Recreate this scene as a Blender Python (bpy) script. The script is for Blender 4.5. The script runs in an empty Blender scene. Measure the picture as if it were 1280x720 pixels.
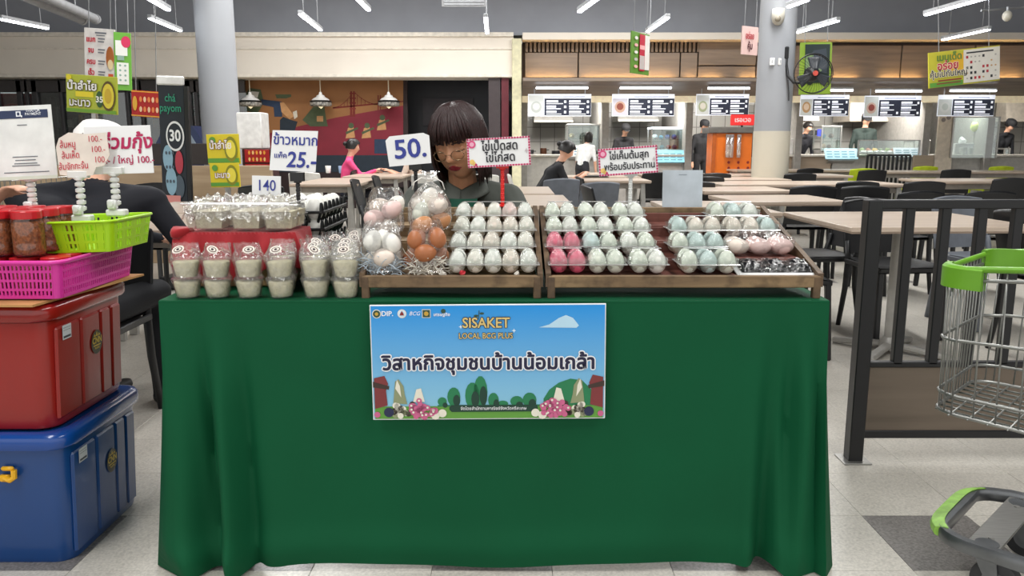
import bpy, math, random
from math import sin, cos, pi, atan2, sqrt, exp
from mathutils import Vector, Matrix, noise
SC = bpy.context.scene
COL = SC.collection
random.seed(7)
# ---------------------------------------------------------------- camera
CH = 1.15
PITCH = math.radians(10.2)
cam_d = bpy.data.cameras.new('camera'); cam = bpy.data.objects.new('camera', cam_d); COL.objects.link(cam)
cam.location = (0, 0, CH); cam.rotation_euler = (pi/2 - PITCH, 0, 0)
cam_d.sensor_width = 36; cam_d.lens = 36*1000/1280; cam_d.clip_start = 0.05; cam_d.clip_end = 100
SC.camera = cam
# ---------------------------------------------------------------- world and lights
w = bpy.data.worlds.new('hall_light'); SC.world = w; w.use_nodes = True
w.node_tree.nodes['Background'].inputs[0].default_value = (1.0, 0.985, 0.955, 1)
w.node_tree.nodes['Background'].inputs[1].default_value = 1.0
def area(name, loc, size, sizey, power, rot=(0,0,0), color=(1,1,1)):
    d = bpy.data.lights.new(name, 'AREA'); d.shape = 'RECTANGLE'; d.size = size; d.size_y = sizey
    d.energy = power; d.color = color
    o = bpy.data.objects.new(name, d); COL.objects.link(o); o.location = loc; o.rotation_euler = rot
    return o
# the hall's overhead light rows (the lamps above and behind the photographer)
area('hall_lamp', (-1.6, 1.3, 3.6), 0.5, 4.0, 90, color=(1, .99, .97))
area('hall_lamp', (1.6, 1.6, 3.6), 0.5, 4.0, 80, color=(1, .99, .97))
area('hall_lamp', (-2.5, 7.5, 3.9), 0.6, 5.0, 150, color=(1, .99, .97))
area('hall_lamp', (3.0, 7.5, 3.9), 0.6, 5.0, 170, color=(1, .99, .97))
area('hall_lamp', (0.0, 11.5, 3.9), 8.0, 0.6, 220, color=(1, .99, .97))
SC.view_settings.view_transform = 'Standard'; SC.view_settings.look = 'None'
SC.view_settings.exposure = 0.36; SC.view_settings.gamma = 1.0
SC.view_settings.use_curve_mapping = False
SC.cycles.max_bounces = 6; SC.cycles.transparent_max_bounces = 24; SC.cycles.diffuse_bounces = 3
SC.cycles.glossy_bounces = 3; SC.cycles.transmission_bounces = 4
SC.cycles.caustics_reflective = False; SC.cycles.caustics_refractive = False
# ---------------------------------------------------------------- helpers
def P(px, py, Y):
    dx = (px-640)/1000; dz = -(py-360)/1000
    y = cos(PITCH) + sin(PITCH)*dz; z = -sin(PITCH) + cos(PITCH)*dz
    t = Y/y
    return Vector((dx*t, Y, CH + z*t))
def PZ(px, py, zz):
    dx = (px-640)/1000; dz = -(py-360)/1000
    y = cos(PITCH) + sin(PITCH)*dz; z = -sin(PITCH) + cos(PITCH)*dz
    t = (zz-CH)/z
    return Vector((dx*t, y*t, zz))
def lin(h):
    h = h.lstrip('#'); c = [int(h[i:i+2], 16)/255 for i in (0, 2, 4)]
    return [x/12.92 if x <= .04045 else ((x+.055)/1.055)**2.4 for x in c]
MATS = {}
def M(name, hexc=None, rough=.5, metal=0, noise_s=None, amt=.12, bump=0, bump_s=None, spec=.5, emit=None, es=0, alpha=1, sheen=0, coat=0, stretch=None, sss=0):
    if name in MATS: return MATS[name]
    m = bpy.data.materials.new(name); m.use_nodes = True; nt = m.node_tree; b = nt.nodes['Principled BSDF']
    c = lin(hexc)
    b.inputs['Base Color'].default_value = (*c, 1); b.inputs['Roughness'].default_value = rough; b.inputs['Metallic'].default_value = metal
    b.inputs['Specular IOR Level'].default_value = spec
    if sheen: b.inputs['Sheen Weight'].default_value = sheen
    if coat: b.inputs['Coat Weight'].default_value = coat
    if sss:
        b.inputs['Subsurface Weight'].default_value = sss; b.inputs['Subsurface Radius'].default_value = (.01, .005, .003); b.inputs['Subsurface Scale'].default_value = .6
    if emit:
        b.inputs['Emission Color'].default_value = (*lin(emit), 1); b.inputs['Emission Strength'].default_value = es
    if alpha < 1: b.inputs['Alpha'].default_value = alpha
    if noise_s is None: noise_s = 14
    tc = nt.nodes.new('ShaderNodeTexCoord'); mp = nt.nodes.new('ShaderNodeMapping')
    nt.links.new(tc.outputs['Object'], mp.inputs[0])
    if stretch: mp.inputs['Scale'].default_value = stretch
    n = nt.nodes.new('ShaderNodeTexNoise'); n.inputs['Scale'].default_value = noise_s; n.inputs['Detail'].default_value = 4
    nt.links.new(mp.outputs[0], n.inputs['Vector'])
    r = nt.nodes.new('ShaderNodeValToRGB')
    r.color_ramp.elements[0].position = .3; r.color_ramp.elements[1].position = .7
    r.color_ramp.elements[0].color = (*[max(0, x*(1-amt)) for x in c], 1)
    r.color_ramp.elements[1].color = (*[min(1, x*(1+amt)) for x in c], 1)
    nt.links.new(n.outputs[0], r.inputs[0]); nt.links.new(r.outputs[0], b.inputs['Base Color'])
    if bump:
        n2 = nt.nodes.new('ShaderNodeTexNoise'); n2.inputs['Scale'].default_value = bump_s or 60; n2.inputs['Detail'].default_value = 3
        nt.links.new(mp.outputs[0], n2.inputs['Vector'])
        bp = nt.nodes.new('ShaderNodeBump'); bp.inputs['Strength'].default_value = bump; bp.inputs['Distance'].default_value = .01
        nt.links.new(n2.outputs[0], bp.inputs['Height']); nt.links.new(bp.outputs[0], b.inputs['Normal'])
    MATS[name] = m
    return m
def wood(name, h1, h2, axis='X', scale=6, rough=.45, dirt=0):
    if name in MATS: return MATS[name]
    m = M(name, h1, rough, noise_s=scale, amt=.1, stretch={'X': (.25, 3, 3), 'Y': (3, .25, 3), 'Z': (3, 3, .25)}[axis], bump=.05, bump_s=scale*5)
    nt = m.node_tree
    r = [n for n in nt.nodes if n.type == 'VALTORGB'][0]
    r.color_ramp.elements[0].color = (*lin(h1), 1); r.color_ramp.elements[1].color = (*lin(h2), 1)
    r.color_ramp.elements[0].position = .32; r.color_ramp.elements[1].position = .68
    tex = [n for n in nt.nodes if n.type == 'TEX_NOISE'][0]; tex.inputs['Distortion'].default_value = .6; tex.inputs['Detail'].default_value = 7
    if dirt:
        b = nt.nodes['Principled BSDF']; n = nt.nodes.new('ShaderNodeTexNoise'); n.inputs['Scale'].default_value = 22; n.inputs['Detail'].default_value = 5
        tc = [q for q in nt.nodes if q.type == 'TEX_COORD'][0]; nt.links.new(tc.outputs['Object'], n.inputs['Vector'])
        rr = nt.nodes.new('ShaderNodeValToRGB'); rr.color_ramp.elements[0].position = .3; rr.color_ramp.elements[1].position = .5
        rr.color_ramp.elements[0].color = (.25, .22, .2, 1); rr.color_ramp.elements[1].color = (1, 1, 1, 1)
        mx = nt.nodes.new('ShaderNodeMix'); mx.data_type = 'RGBA'; mx.blend_type = 'MULTIPLY'; mx.inputs[0].default_value = dirt
        nt.links.new(n.outputs[0], rr.inputs[0]); nt.links.new(r.outputs[0], mx.inputs[6]); nt.links.new(rr.outputs[0], mx.inputs[7])
        nt.links.new(mx.outputs[2], b.inputs['Base Color'])
    return m
def clear(name, tint='#ffffff', fac=.18, rough=.08, bump=.0, bump_s=40, haze=0.0, hazec='#ffffff'):
    """thin clear plastic or glass: mostly see-through, with gloss and a little milky haze"""
    if name in MATS: return MATS[name]
    m = bpy.data.materials.new(name); m.use_nodes = True; nt = m.node_tree; nt.nodes.clear()
    o = nt.nodes.new('ShaderNodeOutputMaterial'); t = nt.nodes.new('ShaderNodeBsdfTransparent'); g = nt.nodes.new('ShaderNodeBsdfGlossy')
    t.inputs[0].default_value = (*lin(tint), 1); g.inputs['Roughness'].default_value = rough; g.inputs[0].default_value = (1, 1, 1, 1)
    d = nt.nodes.new('ShaderNodeBsdfDiffuse'); d.inputs[0].default_value = (*lin(hazec), 1)
    lw = nt.nodes.new('ShaderNodeLayerWeight'); lw.inputs[0].default_value = .35
    mt = nt.nodes.new('ShaderNodeMath'); mt.operation = 'MULTIPLY_ADD'; mt.inputs[1].default_value = .5; mt.inputs[2].default_value = fac; mt.use_clamp = True
    nt.links.new(lw.outputs['Fresnel'], mt.inputs[0])
    a = nt.nodes.new('ShaderNodeMixShader'); b = nt.nodes.new('ShaderNodeMixShader')
    b.inputs[0].default_value = haze
    nt.links.new(t.outputs[0], b.inputs[1]); nt.links.new(d.outputs[0], b.inputs[2])
    nt.links.new(mt.outputs[0], a.inputs[0]); nt.links.new(b.outputs[0], a.inputs[1]); nt.links.new(g.outputs[0], a.inputs[2])
    nt.links.new(a.outputs[0], o.inputs[0])
    if bump:
        n2 = nt.nodes.new('ShaderNodeTexNoise'); n2.inputs['Scale'].default_value = bump_s; n2.inputs['Detail'].default_value = 2
        tc = nt.nodes.new('ShaderNodeTexCoord'); nt.links.new(tc.outputs['Object'], n2.inputs['Vector'])
        bp = nt.nodes.new('ShaderNodeBump'); bp.inputs['Strength'].default_value = bump; bp.inputs['Distance'].default_value = .02
        nt.links.new(n2.outputs[0], bp.inputs['Height'])
        for q in (g, d): nt.links.new(bp.outputs[0], q.inputs['Normal'])
        nt.links.new(bp.outputs[0], lw.inputs['Normal'])
    MATS[name] = m
    return m
def glow(name, hexc, s):
    return M(name, hexc, .5, emit=hexc, es=s)

class MB:
    def __init__(s): s.v = []; s.f = []; s.m = []; s.mi = 0; s.T = Matrix.Identity(4)
    def add(s, vs, fs):
        o = len(s.v); T = s.T
        s.v += [tuple(T @ Vector(v)) for v in vs]
        s.f += [tuple(i+o for i in f) for f in fs]; s.m += [s.mi]*len(fs)
        return s
    def box(s, c, d, b=0, rot=None):
        hx, hy, hz = d[0]/2, d[1]/2, d[2]/2; b = min(b, hx*.9, hy*.9, hz*.9)
        if b <= 0:
            vs = [(x*hx, y*hy, z*hz) for z in (-1, 1) for y in (-1, 1) for x in (-1, 1)]
            fs = [(0, 2, 3, 1), (4, 5, 7, 6), (0, 1, 5, 4), (2, 6, 7, 3), (0, 4, 6, 2), (1, 3, 7, 5)]
        else:
            vs = []; idx = {}
            for sx in (-1, 1):
                for sy in (-1, 1):
                    for sz in (-1, 1):
                        idx[sx, sy, sz] = len(vs)
                        vs += [(sx*hx, sy*(hy-b), sz*(hz-b)), (sx*(hx-b), sy*hy, sz*(hz-b)), (sx*(hx-b), sy*(hy-b), sz*hz)]
            g = lambda a, k: idx[a]+k
            fs = []
            for s1 in (-1, 1):
                q = [g((s1, -1, -1), 0), g((s1, 1, -1), 0), g((s1, 1, 1), 0), g((s1, -1, 1), 0)]; fs.append(tuple(q if s1 > 0 else q[::-1]))
                q = [g((-1, s1, -1), 1), g((1, s1, -1), 1), g((1, s1, 1), 1), g((-1, s1, 1), 1)]; fs.append(tuple(q if s1 < 0 else q[::-1]))
                q = [g((-1, -1, s1), 2), g((1, -1, s1), 2), g((1, 1, s1), 2), g((-1, 1, s1), 2)]; fs.append(tuple(q if s1 > 0 else q[::-1]))
            for s1 in (-1, 1):
                for s2 in (-1, 1):
                    q = [g((-1, s1, s2), 1), g((1, s1, s2), 1), g((1, s1, s2), 2), g((-1, s1, s2), 2)]; fs.append(tuple(q if s1*s2 < 0 else q[::-1]))
                    q = [g((s1, -1, s2), 0), g((s1, 1, s2), 0), g((s1, 1, s2), 2), g((s1, -1, s2), 2)]; fs.append(tuple(q if s1*s2 > 0 else q[::-1]))
                    q = [g((s1, s2, -1), 0), g((s1, s2, 1), 0), g((s1, s2, 1), 1), g((s1, s2, -1), 1)]; fs.append(tuple(q if s1*s2 < 0 else q[::-1]))
                    for s3 in (-1, 1):
                        q = [g((s1, s2, s3), 0), g((s1, s2, s3), 1), g((s1, s2, s3), 2)]; fs.append(tuple(q if s1*s2*s3 > 0 else q[::-1]))
        c = Vector(c)
        if rot is not None:
            R = rot if isinstance(rot, Matrix) else Matrix.Rotation(rot, 3, 'Z')
            vs = [R @ Vector(v) for v in vs]
        return s.add([Vector(v)+c for v in vs], fs)
    def bar(s, p, q, w, h, b=0, up=(0, 0, 1)):
        p = Vector(p); q = Vector(q); d = q-p; L = d.length; y = d.normalized(); u = Vector(up)
        if abs(y.dot(u)) > .98: u = Vector((0, 1, 0))
        x = y.cross(u).normalized(); z = x.cross(y)
        R = Matrix((x, y, z)).transposed()
        return s.box((p+q)/2, (w, L, h), b, R)
    def tube(s, pts, r, n=8, cap=True, closed=False):
        pts = [Vector(p) for p in pts]; k = len(pts); rs = r if isinstance(r, (list, tuple)) else [r]*k
        vs = []; fs = []; pu = None
        for i, p in enumerate(pts):
            if closed: t = pts[(i+1) % k]-pts[i-1]
            else: t = pts[min(i+1, k-1)]-pts[max(i-1, 0)]
            if t.length < 1e-9: t = Vector((0, 0, 1))
            t.normalize()
            if pu is None:
                u = Vector((0, 0, 1)) if abs(t.z) < .9 else Vector((1, 0, 0)); u = (u - t*u.dot(t)).normalized()
            else:
                u = pu - t*pu.dot(t); u = u.normalized() if u.length > 1e-6 else Vector((1, 0, 0))
            pu = u; v2 = t.cross(u)
            for j in range(n):
                a = 2*pi*j/n; vs.append(p + (u*cos(a)+v2*sin(a))*rs[i])
        m = k if closed else k-1
        for i in range(m):
            for j in range(n):
                a = i*n+j; b_ = i*n+(j+1) % n; c = ((i+1) % k)*n+(j+1) % n; d = ((i+1) % k)*n+j
                fs.append((a, b_, c, d))
        if cap and not closed: fs.append(tuple(range(n-1, -1, -1))); fs.append(tuple((k-1)*n+j for j in range(n)))
        return s.add(vs, fs)
    def lathe(s, prof, c=(0, 0, 0), n=20, sx=1, sy=1, fn=None, a0=0):
        vs = []; fs = []; c = Vector(c)
        for i, (r, z) in enumerate(prof):
            for j in range(n):
                a = 2*pi*j/n+a0; p = Vector((r*cos(a)*sx, r*sin(a)*sy, z))
                if fn: p = fn(p, i, j)
                vs.append(p+c)
        for i in range(len(prof)-1):
            for j in range(n):
                fs.append((i*n+j, i*n+(j+1) % n, (i+1)*n+(j+1) % n, (i+1)*n+j))
        if prof[0][0] > 1e-5: fs.append(tuple(range(n-1, -1, -1)))
        if prof[-1][0] > 1e-5: fs.append(tuple((len(prof)-1)*n+j for j in range(n)))
        return s.add(vs, fs)
    def shell(s, prof, c=(0, 0, 0), n=20, fn=None, sx=1, sy=1):
        k = len(s.f); s.lathe(prof, c, n, sx, sy, fn)
        for e in (0, 1):
            if prof[-1 if e == 0 else 0][0] > 1e-5: s.f.pop(); s.m.pop()
        return s
    def cyl(s, p, q, r, r2=None, n=16):
        return s.tube([p, q], [r, r if r2 is None else r2], n)
    def ball(s, c, r, n=14, m=9, fn=None):
        r = (r, r, r) if not isinstance(r, (tuple, list)) else r
        prof = [(sin(pi*i/m), -cos(pi*i/m)) for i in range(m+1)]
        prof[0] = (1e-6, -1); prof[-1] = (1e-6, 1)
        vs = []; fs = []; c = Vector(c)
        for i, (q, z) in enumerate(prof):
            for j in range(n):
                a = 2*pi*j/n; p = Vector((q*cos(a)*r[0], q*sin(a)*r[1], z*r[2]))
                if fn: p = fn(p)
                vs.append(p+c)
        for i in range(m):
            for j in range(n): fs.append((i*n+j, i*n+(j+1) % n, (i+1)*n+(j+1) % n, (i+1)*n+j))
        return s.add(vs, fs)
    def prism(s, poly, y0, y1):
        """outline in x,z extruded from y0 (front) to y1"""
        n = len(poly); a = sum(poly[i][0]*poly[(i+1) % n][1]-poly[(i+1) % n][0]*poly[i][1] for i in range(n))
        if a < 0: poly = poly[::-1]
        vs = [(x, y0, z) for x, z in poly]+[(x, y1, z) for x, z in poly]
        fs = [tuple(range(n)), tuple(range(2*n-1, n-1, -1))]+[(i, i+n, (i+1) % n+n, (i+1) % n) for i in range(n)]
        return s.add(vs, fs)
    def flat(s, poly, lay=1):
        """printed shape on a board that faces -Y, at print layer lay"""
        n = len(poly); a = sum(poly[i][0]*poly[(i+1) % n][1]-poly[(i+1) % n][0]*poly[i][1] for i in range(n))
        if a < 0: poly = poly[::-1]
        return s.add([(x, -.0006*lay, z) for x, z in poly], [tuple(range(n))])
    def rect(s, x0, z0, x1, z1, lay=1): return s.flat([(x0, z0), (x1, z0), (x1, z1), (x0, z1)], lay)
    def disc(s, x, z, rx, rz=None, lay=1, n=20): 
        rz = rz or rx
        return s.flat([(x+rx*cos(2*pi*i/n), z+rz*sin(2*pi*i/n)) for i in range(n)], lay)
    def grid(s, fn, nu, nv):
        vs = [fn(i/nu, j/nv) for j in range(nv+1) for i in range(nu+1)]
        fs = [(j*(nu+1)+i, j*(nu+1)+i+1, (j+1)*(nu+1)+i+1, (j+1)*(nu+1)+i) for j in range(nv) for i in range(nu)]
        return s.add(vs, fs)
    def mesh(s, name, mats):
        me = bpy.data.meshes.new(name); me.from_pydata(s.v, [], s.f)
        mats = mats if isinstance(mats, (list, tuple)) else [mats]
        for m in mats: me.materials.append(m)
        me.polygons.foreach_set('material_index', s.m)
        return me
    def build(s, name, mats, parent=None, smooth=False, loc=None, ang=40, kind=None):
        me = s.mesh(name, mats)
        if smooth:
            me.polygons.foreach_set('use_smooth', [True]*len(me.polygons))
            if smooth == 'auto':
                me.update()
                try: me.set_sharp_from_angle(angle=math.radians(ang))
                except Exception: pass
        o = bpy.data.objects.new(name, me); COL.objects.link(o)
        if parent is not None: o.parent = parent
        if loc is not None: o.location = loc
        if kind: o['kind'] = kind
        return o
def tag(o, label=None, cat=None, group=None, kind=None):
    if label: o['label'] = label
    if cat: o['category'] = cat
    if group: o['group'] = group
    if kind: o['kind'] = kind
    return o
def thing(name, label, cat, loc=(0, 0, 0), rz=0, group=None, rot=None):
    o = bpy.data.objects.new(name, None); COL.objects.link(o); o.empty_display_size = .05
    o.location = loc; o.rotation_euler = rot if rot else (0, 0, rz)
    return tag(o, label, cat, group)
KIDS = {}
def copy_tree(o, parent=None):
    c = o.copy(); COL.objects.link(c)
    if parent is not None: c.parent = parent
    for ch in list(o.children): copy_tree(ch, c)
    return c
def text(body, size, mat, parent, pos=(0, 0), lay=3, align='CENTER', bold=0, shear=0, sx=1, roll=0, name='lettering', res=3, lab=None, space=1):
    """flat lettering on a board that faces -Y (board-local x, z); size is the letter height"""
    c = bpy.data.curves.new('t', 'FONT'); c.body = body; c.size = size; c.align_x = align; c.align_y = 'CENTER'
    c.resolution_u = res; c.offset = min(bold, .006)*size; c.shear = shear; c.space_character = space; c.space_line = .9
    t = bpy.data.objects.new('t', c); COL.objects.link(t)
    bpy.context.view_layer.update()
    me = bpy.data.meshes.new_from_object(t.evaluated_get(bpy.context.evaluated_depsgraph_get()))
    bpy.data.objects.remove(t); bpy.data.curves.remove(c)
    if bold > .012:                      # embolden with shifted copies: the curve offset breaks fine glyphs
        n = len(me.vertices); vs = [v.co.copy() for v in me.vertices]; fs = [tuple(p.vertices) for p in me.polygons]; V = list(vs); F = list(fs); r_ = (bold-.006)*size; K = 12 if bold > .04 else 6
        for k in range(K):
            d = Vector((r_*cos(2*pi*k/K), r_*sin(2*pi*k/K), -.00002*(k+1))); o_ = len(V)
            V += [v+d for v in vs]; F += [tuple(i+o_ for i in f) for f in fs]
        me = bpy.data.meshes.new(name); me.from_pydata(V, [], F)
    me.transform(Matrix.Translation((pos[0], -.0006*lay, pos[1])) @ Matrix.Rotation(-roll, 4, 'Y') @ Matrix.Diagonal((sx, 1, 1, 1)) @ Matrix.Rotation(pi/2, 4, 'X'))
    me.materials.clear(); me.materials.append(mat)
    o = bpy.data.objects.new(name, me); COL.objects.link(o); o['kind'] = 'stuff'
    if parent is not None: o.parent = parent
    if lab: o['label'] = lab
    return o
def rough(amp, sc, seed=0):
    def f(p, i=0, j=0):
        q = Vector(p)*sc+Vector((seed*3.7, seed*1.3, seed*7.1))
        return Vector(p)+Vector((noise.noise(q), noise.noise(q+Vector((9, 3, 1))), noise.noise(q+Vector((2, 8, 5)))))*amp
    return f
ORD = ['first', 'second', 'third', 'fourth', 'fifth', 'sixth', 'seventh', 'eighth', 'ninth', 'tenth']
def lerp(a, b, t): return a+(b-a)*t
def sstep(a, b, x):
    t = max(0, min(1, (x-a)/(b-a))); return t*t*(3-2*t)
def struct(mb, name, mats, smooth=False, parent=None):
    o = mb.build(name, mats, parent, smooth)
    if parent is None: o['kind'] = 'structure'
    return o
# ================================================================ SETTING
# floor slab with terrazzo tiles
def terrazzo(name, base, spots, dark):
    m = M(name, base, .28, noise_s=3, amt=.04)
    nt = m.node_tree; b = nt.nodes['Principled BSDF']; r = [n for n in nt.nodes if n.type == 'VALTORGB'][0]
    tc = nt.nodes.new('ShaderNodeTexCoord')
    geo = nt.nodes.new('ShaderNodeNewGeometry')
    v = nt.nodes.new('ShaderNodeTexVoronoi'); v.inputs['Scale'].default_value = 95
    n = nt.nodes.new('ShaderNodeTexNoise'); n.inputs['Scale'].default_value = 120; n.inputs['Detail'].default_value = 3
    nt.links.new(geo.outputs['Position'], v.inputs['Vector']); nt.links.new(geo.outputs['Position'], n.inputs['Vector'])
    rr = nt.nodes.new('ShaderNodeValToRGB'); rr.color_ramp.elements[0].position = .42; rr.color_ramp.elements[1].position = .58
    rr.color_ramp.elements[0].color = (*[x*(.55 if dark else .8) for x in (1, 1, 1)], 1)
    rr.color_ramp.elements[1].color = (1.0, 1.0, 1.0, 1)
    nt.links.new(n.outputs[0], rr.inputs[0])
    rv = nt.nodes.new('ShaderNodeValToRGB'); rv.color_ramp.elements[0].position = .0; rv.color_ramp.elements[1].position = .5
    rv.color_ramp.elements[0].color = (*[x*spots for x in (1, 1, 1)], 1); rv.color_ramp.elements[1].color = (1, 1, 1, 1)
    nt.links.new(v.outputs['Color'], rv.inputs[0])
    mx = nt.nodes.new('ShaderNodeMix'); mx.data_type = 'RGBA'; mx.blend_type = 'MULTIPLY'; mx.inputs[0].default_value = .8
    nt.links.new(r.outputs[0], mx.inputs[6]); nt.links.new(rr.outputs[0], mx.inputs[7])
    mx2 = nt.nodes.new('ShaderNodeMix'); mx2.data_type = 'RGBA'; mx2.blend_type = 'MULTIPLY'; mx2.inputs[0].default_value = .8
    nt.links.new(mx.outputs[2], mx2.inputs[6]); nt.links.new(rv.outputs[0], mx2.inputs[7])
    nt.links.new(mx2.outputs[2], b.inputs['Base Color'])
    return m
TL = terrazzo('terrazzo_light', '#cfcac0', .8, False); TD = terrazzo('terrazzo_dark', '#86827f', .7, True)
SEAM = M('floor_seam', '#8e897f', .6)
fl = struct(MB().box((2, 8, -.03), (40, 24, .05)), 'floor', SEAM)
TS = .33; x0t = 1.10; y0t = 2.35
tile_l = MB().box((0, 0, 0), (TS-.0012, TS-.0012, .005), .0006).mesh('floor_tile', TL)
tile_d = MB().box((0, 0, 0), (TS-.0012, TS-.0012, .005), .0006).mesh('floor_tile', TD)
done = set(); cnt = 0
def is_dark(i, j): return j % 14 == 13 and i % 2 == 0
cand = []
for i in range(-9, 13):
    for j in range(-3, 16):
        x = x0t+(i+.5)*TS; y = y0t+(j+.5)*TS
        if y < 1.5: continue
        Z = y*cos(PITCH)+CH*sin(PITCH); px = 640+1000*x/Z
        if px < -60 or px > 1340: continue
        if -.9 < x < .8 and y > 2.2: continue
        cand.append((y*(1 if x > 0 else 1.35), i, j, x, y))
cand.sort()
for q, i, j, x, y in cand[:290]:
    o = bpy.data.objects.new('floor_tile', tile_d if is_dark(i, j) else tile_l)
    COL.objects.link(o); o.parent = fl; o.location = (x, y, -.0025); done.add((i, j))
mb = MB()
for i in range(-50, 64):
    for j in range(-6, 48):
        if (i, j) in done: continue
        x = x0t+(i+.5)*TS; y = y0t+(j+.5)*TS
        mb.mi = 1 if (is_dark(i, j)) else 0
        h = (TS-.0012)/2
        mb.add([(x-h, y-h, 0), (x+h, y-h, 0), (x+h, y+h, 0), (x-h, y+h, 0)], [(0, 1, 2, 3)])
mb.build('floor_tiles_beyond', [TL, TD], fl, kind='stuff')

DW = M('dark_upper_paint', '#9a9da5', .8, noise_s=2, amt=.05)
CR = M('cream_paint', '#e8dfd2', .6, noise_s=1.5, amt=.04)
CRL = M('cream_trim', '#e4dccf', .5)
GRW = M('kitchen_wall', '#8f8b86', .5, noise_s=3)
CHAR = M('charcoal_paint', '#33353a', .6)
BLK = M('black_metal', '#101114', .42, noise_s=30)
STEEL = M('brushed_steel', '#a7a6a2', .32, .8, noise_s=20, stretch=(1, 12, 12))
WHT = M('white_plastic', '#e8e8e6', .4)
YB = 14.0
zF = P(640, 41, YB).z           # top of the cream fascia
zL = P(640, 97, YB).z           # underside of the fascia
struct(MB().box((0, YB+.7, (zF+5.2)/2), (40, .8, 5.2-zF)), 'wall_back', DW)
struct(MB().box((21.5, 8, 2.4), (.2, 24, 4.8)), 'wall_side', M('side_wall_paint', '#c9c5bd', .7)); struct(MB().box((-16.5, 8, 2.4), (.2, 24, 4.8)), 'wall_far', M('side_wall_paint', '#c9c5bd', .7))
struct(MB().box((2, 8, 4.75), (40, 24, .1)), 'ceiling', M('ceiling_paint', '#4a4d54', .9))
# left: cream fascia over shop fronts
xr = P(642, 60, YB).x
mb = MB(); mb.box(((-16+xr)/2, YB+.3, (zF+zL)/2), (16+xr, .6, zF-zL), .004)
fa = struct(mb, 'trim_1', CR)
mb = MB(); mb.box(((-16+xr)/2, YB-.01, P(640, 61, YB).z), (16+xr, .03, .02)); mb.box(((-16+xr)/2, YB-.02, zF-.03), (16+xr, .06, .07), .005); mb.box(((-16+xr)/2, YB-.015, zL+.03), (16+xr, .05, .05), .005)
mb.build('cornice_moulding', CRL, fa)
# pale pillar between the dark doorway and the food stalls
a = P(640, 60, YB-.05); b = P(652, 60, YB-.05)
struct(MB().box(((a.x+b.x)/2, YB+.2, zF/2-.05), (b.x-a.x, .6, zF-.1), .01), 'trim_2', M('pale_pillar', '#cfcaa9', .6))
# mural wall
xm0 = P(296, 150, YB).x; xm1 = P(504, 150, YB).x
MUO = M('mural_ochre', '#8a5c33', .7, noise_s=3, amt=.08); MUR = M('mural_red', '#76192a', .7, noise_s=3); MUD = M('mural_dark', '#1f2a35', .8)
MUG = M('mural_green', '#49543a', .8); MUS = M('mural_skin', '#b98a5c', .8); MUB = M('mural_blue', '#26364f', .8); MUW = M('mural_white', '#c9c2b4', .8); MUX = M('mural_brick', '#6d2118', .8)
wl = struct(MB().box(((xm0+xm1)/2, YB+.65, zL/2), (xm1-xm0, .1, zL+.2)), 'wall_left', M('wall_base', '#2a1c1c', .8))
mu = thing('mural', 'large painted wall mural of stylised figures and a red bridge on ochre and red', 'mural', (0, YB+.595, 0))
mb = MB()
def mp(px, py): q = P(px, py, YB+.595); return (q.x, q.z)
def poly(pts, lay): mb.flat([mp(*p) for p in pts], lay)
mb.mi = 0; poly([(296, 92), (504, 92), (504, 200), (296, 200)], 1)
mb.mi = 1; poly([(296, 176), (420, 147), (504, 132), (504, 196), (296, 196)], 3)
mb.mi = 2; poly([(296, 194), (504, 194), (504, 215), (296, 215)], 4)
# bridge towers, deck and cables
mb.mi = 7
for tx in (438, 441.5): poly([(tx, 114), (tx+2, 114), (tx+2.6, 146), (tx-.6, 146)], 5)
for ty in (116, 122, 128, 135): poly([(437, ty), (445, ty), (445, ty+1.6), (437, ty+1.6)], 6)
for tx in (472, 474.8): poly([(tx, 119), (tx+1.4, 119), (tx+1.4, 138), (tx, 138)], 5)
poly([(416, 134), (504, 126), (504, 127.5), (416, 136)], 5)
for k in range(12):
    x_a = 416+k*2.0; y_a = 134-18*(k/12)**2; poly([(x_a, y_a), (x_a+2.2, y_a-1.5*(k/6)), (x_a+2.2, y_a+.9-1.5*(k/6)), (x_a, y_a+.9)], 5)
    x_b = 444+k*2.4; y_b = 116+14*(1-(1-k/12)**2); poly([(x_b, y_b), (x_b+2.6, y_b+2.0*(1-k/12)), (x_b+2.6, y_b+.9+2.0*(1-k/12)), (x_b, y_b+.9)], 5)
    if k % 2: poly([(x_a, y_a), (x_a+.6, y_a), (x_a+.6, 134), (x_a, 134)], 5); poly([(x_b, y_b), (x_b+.6, y_b), (x_b+.6, 131), (x_b, 131)], 5)
# running figure in blue with a flat cap
mb.mi = 4; poly([(326, 124), (352, 127), (353, 146), (343, 146), (342, 134), (328, 131)], 6)
mb.mi = 3; poly([(344, 118), (364, 118), (364, 121), (358, 123), (346, 123)], 7)
mb.mi = 5; poly([(350, 128), (355, 128), (368, 145), (362, 149), (352, 140)], 7)
mb.mi = 2; poly([(354, 146), (364, 150), (372, 152), (368, 165), (350, 165), (350, 150)], 6)
mb.mi = 6; poly([(366, 140), (371, 138), (372, 146), (368, 149)], 8)
mb.mi = 3; poly([(396, 128), (405, 130), (408, 150), (410, 158), (388, 158), (378, 150)], 5)
mb.mi = 5; poly([(396, 145), (404, 145), (404, 152), (396, 152)], 7)
mb.mi = 3; poly([(312, 110), (326, 112), (330, 128), (322, 142), (306, 138), (304, 122)], 5)
mb.mi = 6; poly([(314, 114), (324, 115), (322, 122), (313, 120)], 7)
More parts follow.
